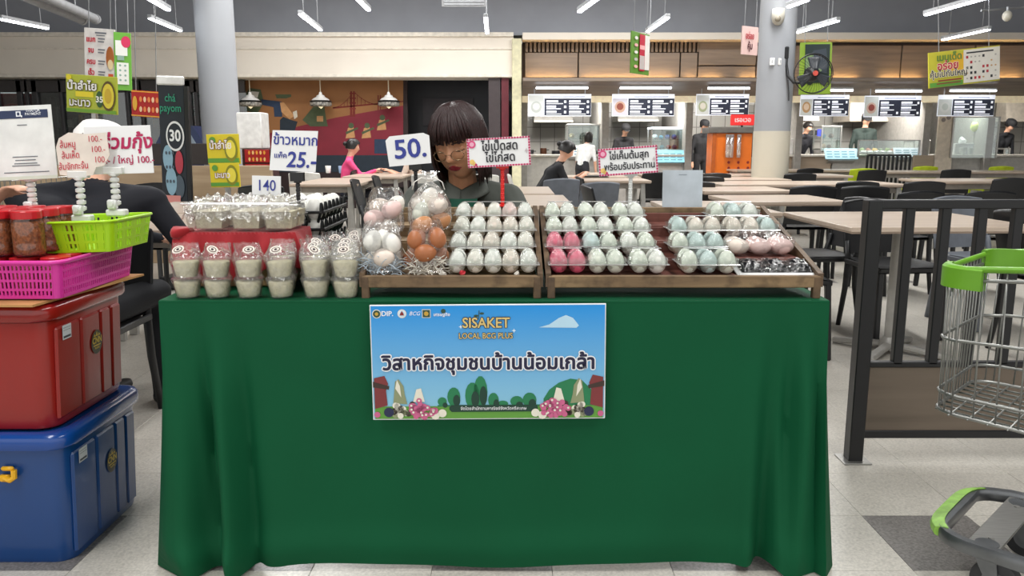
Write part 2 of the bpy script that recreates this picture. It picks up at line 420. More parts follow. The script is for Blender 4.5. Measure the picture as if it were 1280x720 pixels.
# small brown figures with guitars in the red field
for fx, fy in ((438, 160), (458, 160), (477, 150)):
    mb.mi = 5; poly([(fx-3, fy), (fx+4, fy-1), (fx+6, fy+12), (fx-6, fy+13)], 6)
    mb.mi = 3; mb.disc(*mp(fx+1, fy-3), .05, .05, 7, 10); poly([(fx-6, fy+5), (fx+9, fy-1), (fx+10, fy+1), (fx-5, fy+8)], 8)
mb.mi = 4; poly([(468, 174), (490, 174), (490, 192), (468, 192)], 6)
mb.build('painting', [MUO, MUR, MUD, MUG, MUB, MUS, MUW, MUX], mu)
# dark doorway with navy interior and red jamb
struct(MB().box(((P(504, 150, YB).x+P(640, 150, YB).x)/2, YB+1.6, 1.4), (2.2, .1, 3.2)), 'wall_doorway', M('dark_navy', '#10131c', .5))
mb = MB(); q0 = P(627, 150, YB+.2).x; q1 = P(636, 150, YB+.2).x
struct(MB().box(((q0+q1)/2, YB+.3, zL/2), (q1-q0, .5, zL)), 'trim_3', M('red_jamb', '#5d1020', .5))
struct(MB().box((q0-.12, YB+.5, zL/2), (.2, .9, zL)), 'trim_4', M('grey_jamb', '#3c3234', .5))
po = thing('doorway_poster', 'dim dark poster of a face on the navy doorway wall above the woman', 'poster', P(560, 140, YB+1.5))
MB().box((0, 0, 0), (.95, .03, .5)).build('panel', M('dim_poster', '#231d24', .5), po)
mb = MB(); mb.disc(-.15, .0, .13, .17, 30); mb.rect(-.02, -.1, .3, -.04, 30); mb.rect(.02, .05, .3, .1, 30); mb.build('print', M('dim_print', '#3c2f33', .6), po)

# glass shop front at the left
xs0 = P(-40, 150, YB).x; xs1 = P(300, 150, YB).x
struct(MB().box(((xs0+xs1)/2-3, YB+2.4, 1.4), (xs1-xs0+8, .1, 3.4)), 'wall_shop', M('shop_dark', '#1d1f24', .6))
GL = clear('shop_glass', '#c9d2d4', .07, .03)
wn = struct(MB().box(((xs0+xs1)/2, YB+.4, zL/2), (xs1-xs0, .02, zL)), 'window_1', GL)
mbs = 0
for px in (0, 27, 36, 46, 78, 160, 178, 237, 246, 262):
    q = P(px, 150, YB+.33); MB().box((q.x, YB+.36, zL/2), (.09 if px in (27, 46, 237) else .05, .06, zL), .005).build('mullion', M('bronze_frame', '#2c2a2c', .4), wn)
q = P(0, 104, YB+.3); MB().box(((xs0+xs1)/2, YB+.36, zL-.12), (xs1-xs0, .06, .2), .005).build('head_frame', M('bronze_frame2', '#3a3636', .5), wn)
# things inside the shop: a green wall, red and warm lit displays
gp = thing('shop_wall_panel', 'dark green wall panel inside the glass shop front beside the pale column', 'wall panel', (P(250, 150, YB+1.5).x, YB+1.5, 1.9))
MB().box((0, 0, 0), (.8, .06, 2.6), .01).build('panel', M('shop_green', '#1f5a44', .5, noise_s=4), gp)
MB().box((0, -.04, -.45), (.8, .02, .05)).build('rail', BLK, gp)
rp = thing('shop_display', 'red display panel with an orange dome behind the shop glass at the far left', 'display', (P(8, 118, YB+1.4).x, YB+1.4, 1.75))
MB().box((0, 0, 0), (1.1, .08, .9), .01).build('panel', M('shop_red', '#7c2222', .5), rp)
MB().ball((.15, -.1, -.05), (.26, .1, .2)).build('dome', M('dome_red', '#c8321f', .4), rp, True)
MB().box((0, -.06, .35), (1.0, .03, .04)).build('tube_light', glow('tube_dim', '#d8d4cf', 1.0), rp)
for px, py, w_, c, lab in ((60, 125, .25, '#3b1f24', 'dark maroon shelf unit behind the shop glass'), (110, 178, .9, '#2f4a45', 'dark teal merchandise shelf behind the shop glass'), (215, 180, 1.1, '#5b4238', 'brown stocked shelf behind the banner stand')):
    t = thing('shop_shelf', lab, 'shelf', (P(px, py, YB+1.2).x, YB+1.2, 0))
    for k in range(5): MB().box((0, 0, .3+k*.38), (w_, .3, .03)).build('shelf_board', M('shelf_'+c[1:], c, .5), t)
    for s in (-1, 1): MB().box((s*w_/2, 0, 1.0), (.03, .3, 2.0)).build('upright', M('shelf_'+c[1:], c, .5), t)
    mb = MB()
    for k in range(4):
        for i in range(int(w_/.11)): mb.mi = random.randrange(5); hh = random.uniform(.12, .26); mb.box((-w_/2+.08+i*.11, -.05, .317+k*.38+hh/2), (.08, .12, hh), .01)
    tag(mb.build('packets', [M('pk%d' % i, c2, .4) for i, c2 in enumerate(('#b8862f', '#8a2a22', '#d8d0b8', '#2c5a3a', '#38405c'))], t), kind='stuff')
# ride machine glimpsed behind banner
t = thing('ride_machine', 'dark blue car-shaped ride machine behind the banner stand, left of the column', 'ride', (P(228, 190, 12.5).x, 12.5, 0))
pr = [(-.55, .5), (-.5, 1.0), (-.3, 1.1), (-.12, 1.42), (.3, 1.42), (.5, 1.08), (.62, 1.0), (.62, .5)]
MB().prism(pr, -.3, .3).build('body', M('ride_blue', '#1c2c52', .3), t); MB().prism([(-.2, 1.08), (-.06, 1.34), (.24, 1.34), (.38, 1.08)], -.31, -.295).build('side_window', M('ride_glass', '#7e8c98', .2), t)
for s in (-.35, .38): MB().cyl((s, -.32, .5), (s, .32, .5), .17).build('wheel', BLK, t, 'auto')
MB().box((0, 0, .2), (1.0, .5, .4), .02).build('plinth', M('ride_plinth', '#4a4a4c', .5), t)
t = thing('warm_lamp_display', 'brightly lit cream display case behind the column left side', 'display case', (P(262, 190, 13.4).x, 13.4, 1.05))
MB().box((0, 0, 0), (.5, .4, .5), .02).build('case', glow('warm_case', '#f4e0b0', 1.2), t); MB().box((0, 0, -.65), (.5, .4, .8), .02).build('cabinet', BLK, t)
# low wood-faced partition and dark rail behind the black-shirted person
t = thing('low_partition', 'low beige wood partition with dark top panel behind the banner stand', 'partition', (P(215, 220, 7.8).x, 7.8, 0))
zt = P(0, 207, 7.8).z
for k in range(3): MB().box((-1.35+k*.93, 0, zt/2), (.92, .06, zt), .004).build('wood_panel', wood('partition_wood', '#a58d70', '#b9a284', 'X', 5), t)
MB().box((.12, 0, zt+.11), (1.0, .05, .2), .004).build('dark_panel', M('dark_brown_panel', '#2f2826', .5), t)
MB().box((-1.0, 0, zt+.08), (1.2, .04, .16), .004).build('frosted_panel', M('frost_panel', '#8d9088', .4, noise_s=40, amt=.3), t)

# columns
def column(px, Y, r, name, lab, two):
    q = P(px, 200, Y); t = bpy.data.objects.new(name, None); COL.objects.link(t); t['kind'] = 'structure'; t.location = (q.x, Y, 0)
    zs = P(0, 164, Y).z
    up = M('column_grey', '#85898e' if two else '#999ca1', .55, noise_s=2, amt=.04)
    MB().cyl((0, 0, zs if two else 0), (0, 0, 4.7), r, n=40).build('column_shaft', up, t, 'auto')
    if two: MB().cyl((0, 0, 0), (0, 0, zs), r+.004, n=40).build('column_lower_band', M('column_cream', '#c6c0b0', .5, noise_s=2, amt=.04), t, 'auto')
    return t
column(279, 10, .225, 'trim_5', '', False)
cR = column(963, 10, .215, 'trim_6', '', True)

# ---------------- food stalls on the right: fascia, soffit, kitchens
XR0 = P(653, 60, YB).x; XR1 = 21.3
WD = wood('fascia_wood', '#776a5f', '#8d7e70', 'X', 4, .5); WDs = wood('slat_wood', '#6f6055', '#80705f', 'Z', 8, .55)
zc1 = P(640, 50, YB).z; zw0 = P(640, 98, YB-.0).z; zs1 = P(640, 66, YB).z; zso = P(640, 117, YB-.3).z
struct(MB().box(((XR0+XR1)/2, YB+.3, (zF+zc1)/2), (XR1-XR0, .7, zF-zc1), .004), 'trim_7', CR)
ww = struct(MB().box(((XR0+XR1)/2, YB+.45, (zc1+zw0)/2), (XR1-XR0, .2, zc1-zw0)), 'wall_right', M('fascia_back', '#4a3b33', .7))
def px2x(px, Y=YB+.3): return P(px, 80, Y).x
pans = [(656, 722, 66, 97), (723, 849, 66, 97), (850, 871, 66, 97), (872, 944, 50.5, 82), (872, 944, 83, 97), (945, 1124, 57, 103), (1125, 1215, 57, 103), (1216, 1300, 57, 103)]
for a0, a1, y0, y1 in pans:
    z0 = P(640, y1, YB+.3).z; z1 = P(640, y0, YB+.3).z; xa = px2x(a0); xb = px2x(a1)
    MB().box(((xa+xb)/2, YB+.3, (z0+z1)/2), (xb-xa-.01, .1, z1-z0-.008), .003).build('wood_panel', WD, ww)
k = 0
mb = MB(); pxx = 656
while pxx < 870:
    xa = px2x(pxx); mb.box((xa+.03, YB+.29, (P(0, 50.5, YB+.3).z+P(0, 65.5, YB+.3).z)/2), (.045, .1, P(0, 50.5, YB+.3).z-P(0, 65.5, YB+.3).z), .004); pxx += 5.2
mb.build('slat_row', WDs, ww, kind='stuff')
# warm cove light along the bottom of the fascia: strips on the ledge
ledge = struct(MB().box(((XR0+XR1)/2, YB-.05, zw0-.05), (XR1-XR0, .75, .06), .01), 'trim_8', WD)
WARM = glow('warm_strip', '#ffd08a', 20)
for a0, a1 in ((658, 715), (728, 842), (856, 868), (874, 900), (925, 990), (1020, 1070), (1100, 1150), (1170, 1275)):
    t = tag(MB().box(((px2x(a0)+px2x(a1))/2, YB+.18, zw0-.005), (px2x(a1)-px2x(a0), .03, .02)).build('cove_light_strip', WARM), 'warm cove light strip on the fascia ledge, over px %d' % 0, 'light')
    t['label'] = 'warm cove light strip on the wood fascia ledge, ' + {658: 'above the first menu board', 728: 'above the second menu board', 856: 'short one left of the third menu board', 874: 'above the third menu board', 925: 'behind the right pillar', 1020: 'behind the wall fan', 1100: 'above the fifth menu board', 1170: 'above the sixth menu board'}[a0]
# soffit below the ledge sloping back
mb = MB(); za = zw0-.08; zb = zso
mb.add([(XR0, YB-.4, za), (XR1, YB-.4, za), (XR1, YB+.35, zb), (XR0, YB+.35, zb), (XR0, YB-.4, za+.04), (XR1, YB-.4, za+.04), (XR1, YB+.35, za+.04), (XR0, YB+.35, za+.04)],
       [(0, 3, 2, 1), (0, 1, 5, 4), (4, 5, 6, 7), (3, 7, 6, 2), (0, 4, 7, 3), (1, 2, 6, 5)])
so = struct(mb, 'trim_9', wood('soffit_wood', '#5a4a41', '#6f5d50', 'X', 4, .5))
struct(MB().box(((XR0+XR1)/2, YB+.5, zso-.05), (XR1-XR0, .3, .1)), 'trim_10', M('cream_strip', '#e6d6b4', .5, emit='#e6d6b4', es=.25))
# kitchen shell
KY = 17.3
def tilemat():
    m = M('kitchen_tiles', '#aaa7a1', .35); nt = m.node_tree; b = nt.nodes['Principled BSDF']
    br = nt.nodes.new('ShaderNodeTexBrick'); br.inputs['Scale'].default_value = 1; br.offset = 0
    br.inputs['Brick Width'].default_value = .3; br.inputs['Row Height'].default_value = .3; br.inputs['Mortar Size'].default_value = .008
    br.inputs['Color1'].default_value = (*lin('#b0ada6'), 1); br.inputs['Color2'].default_value = (*lin('#a6a39d'), 1); br.inputs['Mortar'].default_value = (*lin('#6e6b66'), 1)
    g = nt.nodes.new('ShaderNodeNewGeometry'); s = nt.nodes.new('ShaderNodeSeparateXYZ'); c = nt.nodes.new('ShaderNodeCombineXYZ')
    nt.links.new(g.outputs['Position'], s.inputs[0]); nt.links.new(s.outputs[0], c.inputs[0]); nt.links.new(s.outputs[2], c.inputs[1]); nt.links.new(c.outputs[0], br.inputs[0])
    nt.links.new(br.outputs[0], b.inputs['Base Color']); return m
struct(MB().box(((XR0+XR1)/2, KY, 1.6), (XR1-XR0, .1, 3.2)), 'wall_kitchen', tilemat())
struct(MB().box(((XR0+XR1)/2, (KY+YB)/2+.5, zso+.15), (XR1-XR0, KY-YB, .05)), 'trim_11', M('kitchen_ceiling', '#8b8a88', .7))
for n_, px in enumerate((655, 757, 862, 1000, 1160, 1240)):
    q = P(px, 150, YB+.7); struct(MB().box((q.x, YB+1.9, zso/2), (.12, 2.4, zso)), 'trim_%d' % (12+n_), M('stall_divider', '#8b8883', .6))
for k, px in enumerate((700, 800, 905, 1030, 1110, 1210)):
    q = P(px, 150, YB+1.5); area('kitchen_fill', (q.x, YB+1.0, zso+.05), 1.2, .4, 60, rot=(.75, 0, 0), color=(1, .97, .92))  # unseen fill light added per stall, tilted to brighten the kitchen back wall
# ================================================================ THE MARKET TABLE
TZ = .75; TY0 = 2.035; TX0, TX1 = -.915, .822; TY1 = 2.79
GC = M('green_cloth', '#025030', .75, noise_s=4, amt=.05, spec=.22)
t = thing('folding_table', 'long folding trestle table hidden under the green cloth', 'table', ((TX0+TX1)/2, (TY0+TY1)/2, 0))
MB().box((0, 0, TZ-.03), (TX1-TX0-.03, TY1-TY0-.03, .035), .004).build('table_top', WHT, t)
for sx in (-1, 1):
    for sy in (-1, 1): MB().cyl((sx*.7, sy*.3, 0), (sx*.7, sy*.3, TZ-.04), .014, n=10).build('leg', M('grey_metal', '#77787a', .4, .5), t, 'auto')
# cloth: top sheet and hanging skirt as one mesh
mb = MB()
W = TX1-TX0; D = TY1-TY0
per = []      # perimeter from back left, round the front, to back right
NB, NF = 30, 190
for i in range(NB): per.append((TX0, TY1-D*i/NB, -1, 0, 'l', i/NB))
for i in range(NF+1): per.append((TX0+W*i/NF, TY0, 0, -1, 'f', i/NF))
for i in range(1, NB+1): per.append((TX1, TY0+D*i/NB, 1, 0, 'r', i/NB))
NV = 44; vs = []; fs = []
for k, (x, y, nx, ny, sd, u) in enumerate(per):
    if sd == 'f':
        if u < .02: nx, ny = -.7, -.7
        if u > .98: nx, ny = .7, -.7
        hem = lerp(.004, .022, sstep(.0, .55, u))+.012*sin(u*9)*sin(u*5)+.012*sstep(.6, .85, u)
        if u > .93: hem = lerp(hem, -.004, sstep(.93, .955, u))
        if u < .03: hem = -.0
    elif sd == 'l': hem = lerp(.004, .02, 1-u)
    else: hem = .0
    for j in range(NV+1):
        v = j/NV; z = lerp(TZ, hem, v)
        a = v**1.3
        off = .004+.012*v; lat = 0
        if sd == 'f':
            off += .012*a*sin(u*11+1.2)*.7
            # folds near the left end
            L = exp(-((u-.07)/.06)**2); off += a*L*(.045*sin((u-.01*v)*85+.6)+.012)
            L = exp(-((u-.0)/.05)**2); off += .02*a*L; lat += -.02*a*L*sstep(.3, 1, v)+.03*L*sstep(.85, 1, v)
            # folds near the right end (tighter and deeper)
            R = exp(-((u-.945)/.05)**2); off += a*R*(.055*sin((u+.012*v)*105+1.4)+.02)
            R2 = exp(-((u-1.0)/.05)**2); lat += .02*a*R2; off += .03*a*R2
            off += .010*a*exp(-((u-.86)/.04)**2); gv = sstep(.03, .5, v); off += gv*(-.045*exp(-((u-.948)/.010)**2)+.03*exp(-((u-.972)/.012)**2)-.02*exp(-((u-.99)/.006)**2)-.03*exp(-((u-.055-.02*v)/.008)**2)+.022*exp(-((u-.08-.02*v)/.012)**2)-.022*exp(-((u-.115-.01*v)/.01)**2)-.012*exp(-((u-.915)/.014)**2))
            off += .018*exp(-((v-.93)/.06)**2)*(.35+.65*sstep(.3, .0, u)+.4*sstep(.5, .1, abs(u-.45)))
            off += .003*sin(u*30+v*5)*a
            bx = x+lat; by = y-off
        else:
            s_ = 1 if sd == 'r' else -1
            uu = u if sd == 'r' else 1-u
            off += a*(.03*sin(uu*26+.4)+.02)
            bx = x+s_*off; by = y-.02*a*sstep(.2, .0, uu)
        vs.append((bx, by, max(z, .003)))
    # round the table edge slightly
n = len(per)
for k in range(n-1):
    for j in range(NV): fs.append((k*(NV+1)+j, k*(NV+1)+j+1, (k+1)*(NV+1)+j+1, (k+1)*(NV+1)+j))
mb.add(vs, fs)
def topf(u, v):
    x = TX0+W*u; y = TY0+D*v
    return (x, y, TZ+.0015+.0015*sin(x*9+y*4)*sin(y*11)*(1 if .02 < u < .98 and .03 < v < .97 else 0))
mb.grid(topf, 60, 24)
mb.box(((TX0+TX1)/2, TY0-.001, TZ-.002), (W, .008, .006), .002)
cl = mb.build('tablecloth', GC, None, 'auto', ang=70)
sol = cl.modifiers.new('weld', 'WELD'); sol.merge_threshold = .002
tag(cl, 'dark green cloth draped over the long market table down to the floor', 'tablecloth')

# ---------------- banner pinned on the cloth
def Lp(px, py, Y, o):
    q = P(px, py, Y); return (q.x-o.x, q.z-o.z)
BY = TY0-.032
c0 = P(610.5, 453, BY)
bn = thing('banner', 'blue printed banner with bold Thai lettering and green trees, pinned on the green tablecloth', 'banner', c0, rot=(-.03, math.radians(-.4), 0))
bw = P(757, 453, BY).x-P(464, 453, BY).x; bh = P(610, 382, BY).z-P(610, 524.5, BY).z
hx, hz = bw/2, bh/2
MB().box((0, .003, 0), (bw, .005, bh), .001).build('board', M('banner_white', '#e9eef2', .45), bn)
PR = {}
def pm(h, rough=.4):
    if h not in PR: PR[h] = M('print_'+h[1:], h, rough, amt=.03)
    return PR[h]
# sky blue field with its printed gradient (flat print)
skyb = M('banner_sky', '#2f9fe0', .4); nt = skyb.node_tree; tcn = nt.nodes.new('ShaderNodeTexCoord'); sp = nt.nodes.new('ShaderNodeSeparateXYZ'); rp_ = nt.nodes.new('ShaderNodeValToRGB')
nt.links.new(tcn.outputs['Generated'], sp.inputs[0]); nt.links.new(sp.outputs[2], rp_.inputs[0])
rp_.color_ramp.elements[0].position = .05; rp_.color_ramp.elements[1].position = 1
rp_.color_ramp.elements[0].color = (*lin('#8cc4dc'), 1); rp_.color_ramp.elements[1].color = (*lin('#1090e0'), 1); nt.links.new(rp_.outputs[0], nt.nodes['Principled BSDF'].inputs['Base Color'])
mb = MB(); mb.rect(-hx+.003, -hz+.003, hx-.003, hz-.003, 1); mb.build('sky_print', skyb, bn)
mb = MB(); mats = [pm('#5f9a3c'), pm('#1f7a4e'), pm('#14593a'), pm('#b9dcf0'), pm('#7c3234'), pm('#c8628c'), pm('#3c2c26'), pm('#e3e0d0'), pm('#8c9470'), pm('#20264a'), pm('#0f3a2c')]
def bz(u, v): return (-hx+u*bw, hz-v*bh)      # u right, v down in 0..1
def bp_(pts, mi, lay): mb.mi = mi; mb.flat([bz(*p) for p in pts], lay)
def bd(u, v, r, mi, lay, ry=None): mb.mi = mi; q = bz(u, v); mb.disc(q[0], q[1], r, ry or r, lay, 14)
bp_([(.01, .88), (.99, .88), (.99, .99), (.01, .99)], 0, 2)
bp_([(.28, .885), (.72, .885), (.72, .87), (.28, .87)], 1, 2)
for u, v, r, ry in ((.35, .8, .017, .026), (.30, .84, .012, .012), (.43, .79, .019, .036), (.465, .76, .018, .044), (.52, .83, .014, .02), (.62, .84, .017, .014), (.675, .83, .018, .02), (.56, .86, .014, .008)):
    bd(u, v, r, 1, 3, ry); mb.mi = 10; q = bz(u+.012, v+.03); mb.disc(q[0], q[1], r*.55, ry*.6, 4, 12)
bp_([(.735, .82), (.76, .74), (.80, .68), (.85, .645), (.90, .66), (.94, .74), (.97, .88), (.735, .88)], 1, 2)
bp_([(.34, .87), (.705, .87), (.71, .89), (.71, .91), (.70, .93), (.34, .93), (.33, .91), (.33, .89)], 10, 5)
# cloud
bp_([(.715, .2), (.76, .175), (.80, .12), (.83, .095), (.86, .12), (.885, .185), (.875, .205)], 3, 2)
# piles of produce in both corners: shallots, wood carving, garlic
for sg, cx in ((1, 0), (-1, 1)):
    X = lambda u: cx+sg*u
    bp_([(X(.01), .63), (X(.055), .61), (X(.07), .68), (X(.06), .74), (X(.065), .87), (X(.01), .9)], 4, 4)
    bp_([(X(.005), .66), (X(.075), .70), (X(.072), .73), (X(.005), .71)], 6, 5)
    for k in range(20):
        a_ = random.Random(k+3*sg); bd(X(.075+.1*a_.random()), .86+.1*a_.random(), .008, (6, 7, 8)[k % 3], 5)
    bp_([(X(.09), .85), (X(.1), .66), (X(.115), .64), (X(.135), .7), (X(.14), .78), (X(.15), .86)], 8, 4)
    bp_([(X(.1), .72), (X(.108), .645), (X(.12), .70), (X(.125), .8)], 7, 5)
    bp_([(X(.175), .84), (X(.19), .73), (X(.21), .72), (X(.225), .84)], 7, 4)
    for k in range(34):
        a_ = random.Random(k*7+sg); th = a_.random()*6.28; rr_ = a_.random()**.5
        bd(X(.215+.06*rr_*cos(th)), .9+.075*rr_*sin(th), .0075, 5, 6+k % 3)
        if k % 3 == 0: bd(X(.215+.06*rr_*cos(th)), .895+.075*rr_*sin(th), .003, 7, 10)
    bd(X(.30), .94, .011, 7, 7); bd(X(.27), .96, .011, 7, 7); bd(X(.07), .93, .013, 9, 6); bd(X(.02), .95, .008, 5, 6); bd(X(.12), .96, .008, 7, 8)
mb.build('picture_print', mats, bn, kind='stuff')
em = [pm('#2a4a3a'), pm('#e8e6da'), pm('#27457a'), pm('#c8a03a'), pm('#d9eaf4'), pm('#8b2a2a')]
for u, mi, mj in ((.03, 0, 3), (.137, 4, 2)):
    mb = MB(); mb.mi = 1; q = bz(u, .075); mb.disc(q[0], q[1], .0115, None, 2, 20); mb.mi = mi; mb.disc(q[0], q[1], .0095, None, 3, 20); mb.mi = mj; mb.disc(q[0], q[1], .0045, None, 4, 12)
    if mi == 4: mb.mi = 5; mb.flat([(q[0]-.006, q[1]-.004), (q[0]+.006, q[1]-.004), (q[0], q[1]+.008)], 5)
    mb.build('emblem', em, bn, kind='stuff')
mb = MB(); mb.mi = 1; q = bz(.24, .075); mb.rect(q[0]-.011, q[1]-.011, q[0]+.011, q[1]+.011, 2); mb.mi = 0; mb.rect(q[0]-.0095, q[1]-.0095, q[0]+.0095, q[1]+.0095, 3); mb.mi = 3; mb.disc(q[0], q[1], .006, None, 4, 8)
mb.build('emblem', em, bn, kind='stuff')
mb = MB(); q = bz(.312, .055); mb.disc(q[0], q[1], .006, None, 3); mb.build('emblem', em, bn)
for u in (.385, .61):
    mb = MB(); mb.mi = 4; q = bz(u, .19 if u < .5 else .225); mb.flat([(q[0]-.006, q[1]), (q[0]-.0015, q[1]+.0015), (q[0], q[1]+.006), (q[0]+.0015, q[1]+.0015), (q[0]+.006, q[1]), (q[0]+.0015, q[1]-.0015), (q[0], q[1]-.006), (q[0]-.0015, q[1]-.0015)], 3); mb.build('sparkle', em, bn)
mb = MB(); mb.mi = 0; q = bz(.46, .09); mb.flat([(q[0]-.001, q[1]-.012), (q[0]+.001, q[1]-.012), (q[0]+.003, q[1]+.012), (q[0]+.001, q[1]+.012)], 3); mb.disc(q[0]-.006, q[1]-.002, .006, .003, 3, 10); mb.disc(q[0]+.009, q[1]+.004, .006, .003, 3, 10)
mb.build('sprout_print', em, bn, kind='stuff')
NAVY = pm('#1a1a3c'); WP = pm('#f2f4f8'); GD = pm('#d8bf7a')
q = bz(.075, .075); text('DIP.', .018, WP, bn, q, 3, bold=.02)
q = bz(.19, .075); text('BCG', .014, WP, bn, q, 3, shear=.3)
q = bz(.305, .085); text('เศรษฐกิจ', .0115, WP, bn, q, 3, bold=.02)
def outlined(s, size, p, inner, outer, bold, fat, par, lay=4, sx=1, space=1.0):
    text(s, size, outer, par, p, lay, bold=bold+fat, sx=sx, space=space); return text(s, size, inner, par, p, lay+1.5, bold=bold, sx=sx, space=space)
outlined('SISAKET', .037, bz(.492, .16), GD, NAVY, .02, .045, bn, sx=.92)
outlined('LOCAL BCG PLUS', .0205, bz(.49, .27), GD, NAVY, .015, .06, bn, sx=.86)
outlined('วิสาหกิจชุมชนบ้านน้อมเกล้า', .052, bz(.502, .505), NAVY, WP, .032, .06, bn, lay=5, sx=.98)
text('จัดโดยสำนักงานพาณิชย์จังหวัดศรีสะเกษ', .0115, WP, bn, bz(.52, .9), 8, bold=.01, sx=.94)

# ---------------- eggs
EGGC = {'white': '#ecebe4', 'pale': '#e0e4d6', 'blue': '#c3d6d4', 'pink': '#e0607c', 'cream': '#e6d8cb', 'rosy': '#e2c3bd', 'brown': '#a8673f', 'tan': '#bb8355', 'lt': '#efe9de'}
EM = {}
def eggmat(k):
    if k not in EM: EM[k] = M('egg_'+k, EGGC[k], .45, noise_s=60, amt=.05, bump=.04, bump_s=150)
    return EM[k]
EGGME = {}
def eggmesh(k, h=.062, r=.0235):
    key = (k, h, r)
    if key not in EGGME:
        prof = []
        for i in range(11):
            a = pi*i/10; z = -cos(a)*h/2; rr = sin(a)*r*(1+.13*cos(a)); prof.append((max(rr, 1e-6), z))
        mb = MB(); mb.shell(prof, n=16); me = mb.mesh('egg', eggmat(k)); me.polygons.foreach_set('use_smooth', [True]*len(me.polygons)); EGGME[key] = me
    return EGGME[key]
def egg(k, loc, label, group, rot=(0, 0, 0), h=.062, r=.0235, sc=1):
    o = bpy.data.objects.new('egg', eggmesh(k, h, r)); COL.objects.link(o); o.location = loc; o.rotation_euler = rot; o.scale = (sc,)*3
    return tag(o, label, 'egg', group)
CP = clear('clear_carton', '#fcfffd', .02, .12, bump=.3, bump_s=90, haze=.05)
CPE = clear('clear_carton_edge', '#eef4f2', .35, .15, haze=.35)
CART = {}
def carton(nx, ny, loc, label, rz=0, pitch=.0475):
    """clear plastic egg carton: base of cups, domed lid, hinge flange"""
    t = thing('egg_carton', label, 'egg carton', loc, rz)
    key = (nx, ny)
    if key not in CART:
        w_ = nx*pitch; d_ = ny*pitch
        def cupz(x, y):
            u = (x+w_/2)/pitch; v = (y+d_/2)/pitch; return abs(sin(pi*u))**.7*abs(sin(pi*v))**.7
        B = MB(); B.grid(lambda u, v: ((u-.5)*w_, (v-.5)*d_, .026-.024*cupz((u-.5)*w_, (v-.5)*d_)), nx*6, ny*6)
        Lm = MB(); Lm.grid(lambda u, v: ((u-.5)*w_, (v-.5)*d_, .032+.034*cupz((u-.5)*w_, (v-.5)*d_)**.6*(1)), nx*6, ny*6)
        for s in (-1, 1):
            Lm.grid(lambda u, v, s=s: ((u-.5)*w_, s*(d_/2+.001), lerp(.028, .046, v)), nx*4, 2); Lm.grid(lambda u, v, s=s: (s*(w_/2+.001), (u-.5)*d_, lerp(.028, .046, v)), ny*4, 2)
        F = MB()
        for s in (-1, 1):
            F.box((0, s*(d_/2+.003), .029), (w_+.012, .006, .0025), .001); F.box((s*(w_/2+.003), 0, .029), (.006, d_, .0025), .001)
        F.box((0, 0, .067), (w_*.8, .018, .0015), .0007)
        CART[key] = (B.mesh('base', CP), Lm.mesh('lid', CP), F.mesh('rim', CPE))
    for nm, me in zip(('base', 'lid', 'rim'), CART[key]):
        me.polygons.foreach_set('use_smooth', [nm != 'rim']*len(me.polygons))
        o = bpy.data.objects.new(nm, me); COL.objects.link(o); o.parent = t
    return t
def pack(nx, ny, x, y, z, cols, where, rz=0, pitch=.0475):
    carton(nx, ny, (x, y, z), 'clear plastic egg carton: the %s' % where, rz, pitch)
    k = 0
    for j in range(ny):
        for i in range(nx):
            c = cols[k % len(cols)]; k += 1
            xx = (i-(nx-1)/2)*pitch; yy = (j-(ny-1)/2)*pitch
            px_ = x+xx*cos(rz)-yy*sin(rz); py_ = y+xx*sin(rz)+yy*cos(rz)
            nice = {'white': 'white', 'pale': 'pale greenish-white', 'blue': 'pale blue-green', 'pink': 'bright pink', 'cream': 'cream', 'rosy': 'rosy white', 'lt': 'off-white'}[c]
            pos = 'front' if j == 0 else 'rear'
            lr = {2: ['left', 'right'], 3: ['left', 'middle', 'right'], 5: ['far-left', 'second', 'middle', 'fourth', 'far-right']}[nx][i]
            egg(c, (px_+random.uniform(-.001, .001), py_, z+.0335), '%s egg, %s %s in the %s' % (nice, pos, lr, where), 'eggs in the '+where,
                (random.uniform(-.06, .06), random.uniform(-.06, .06), random.uniform(0, 6)), sc=random.uniform(.97, 1.02))
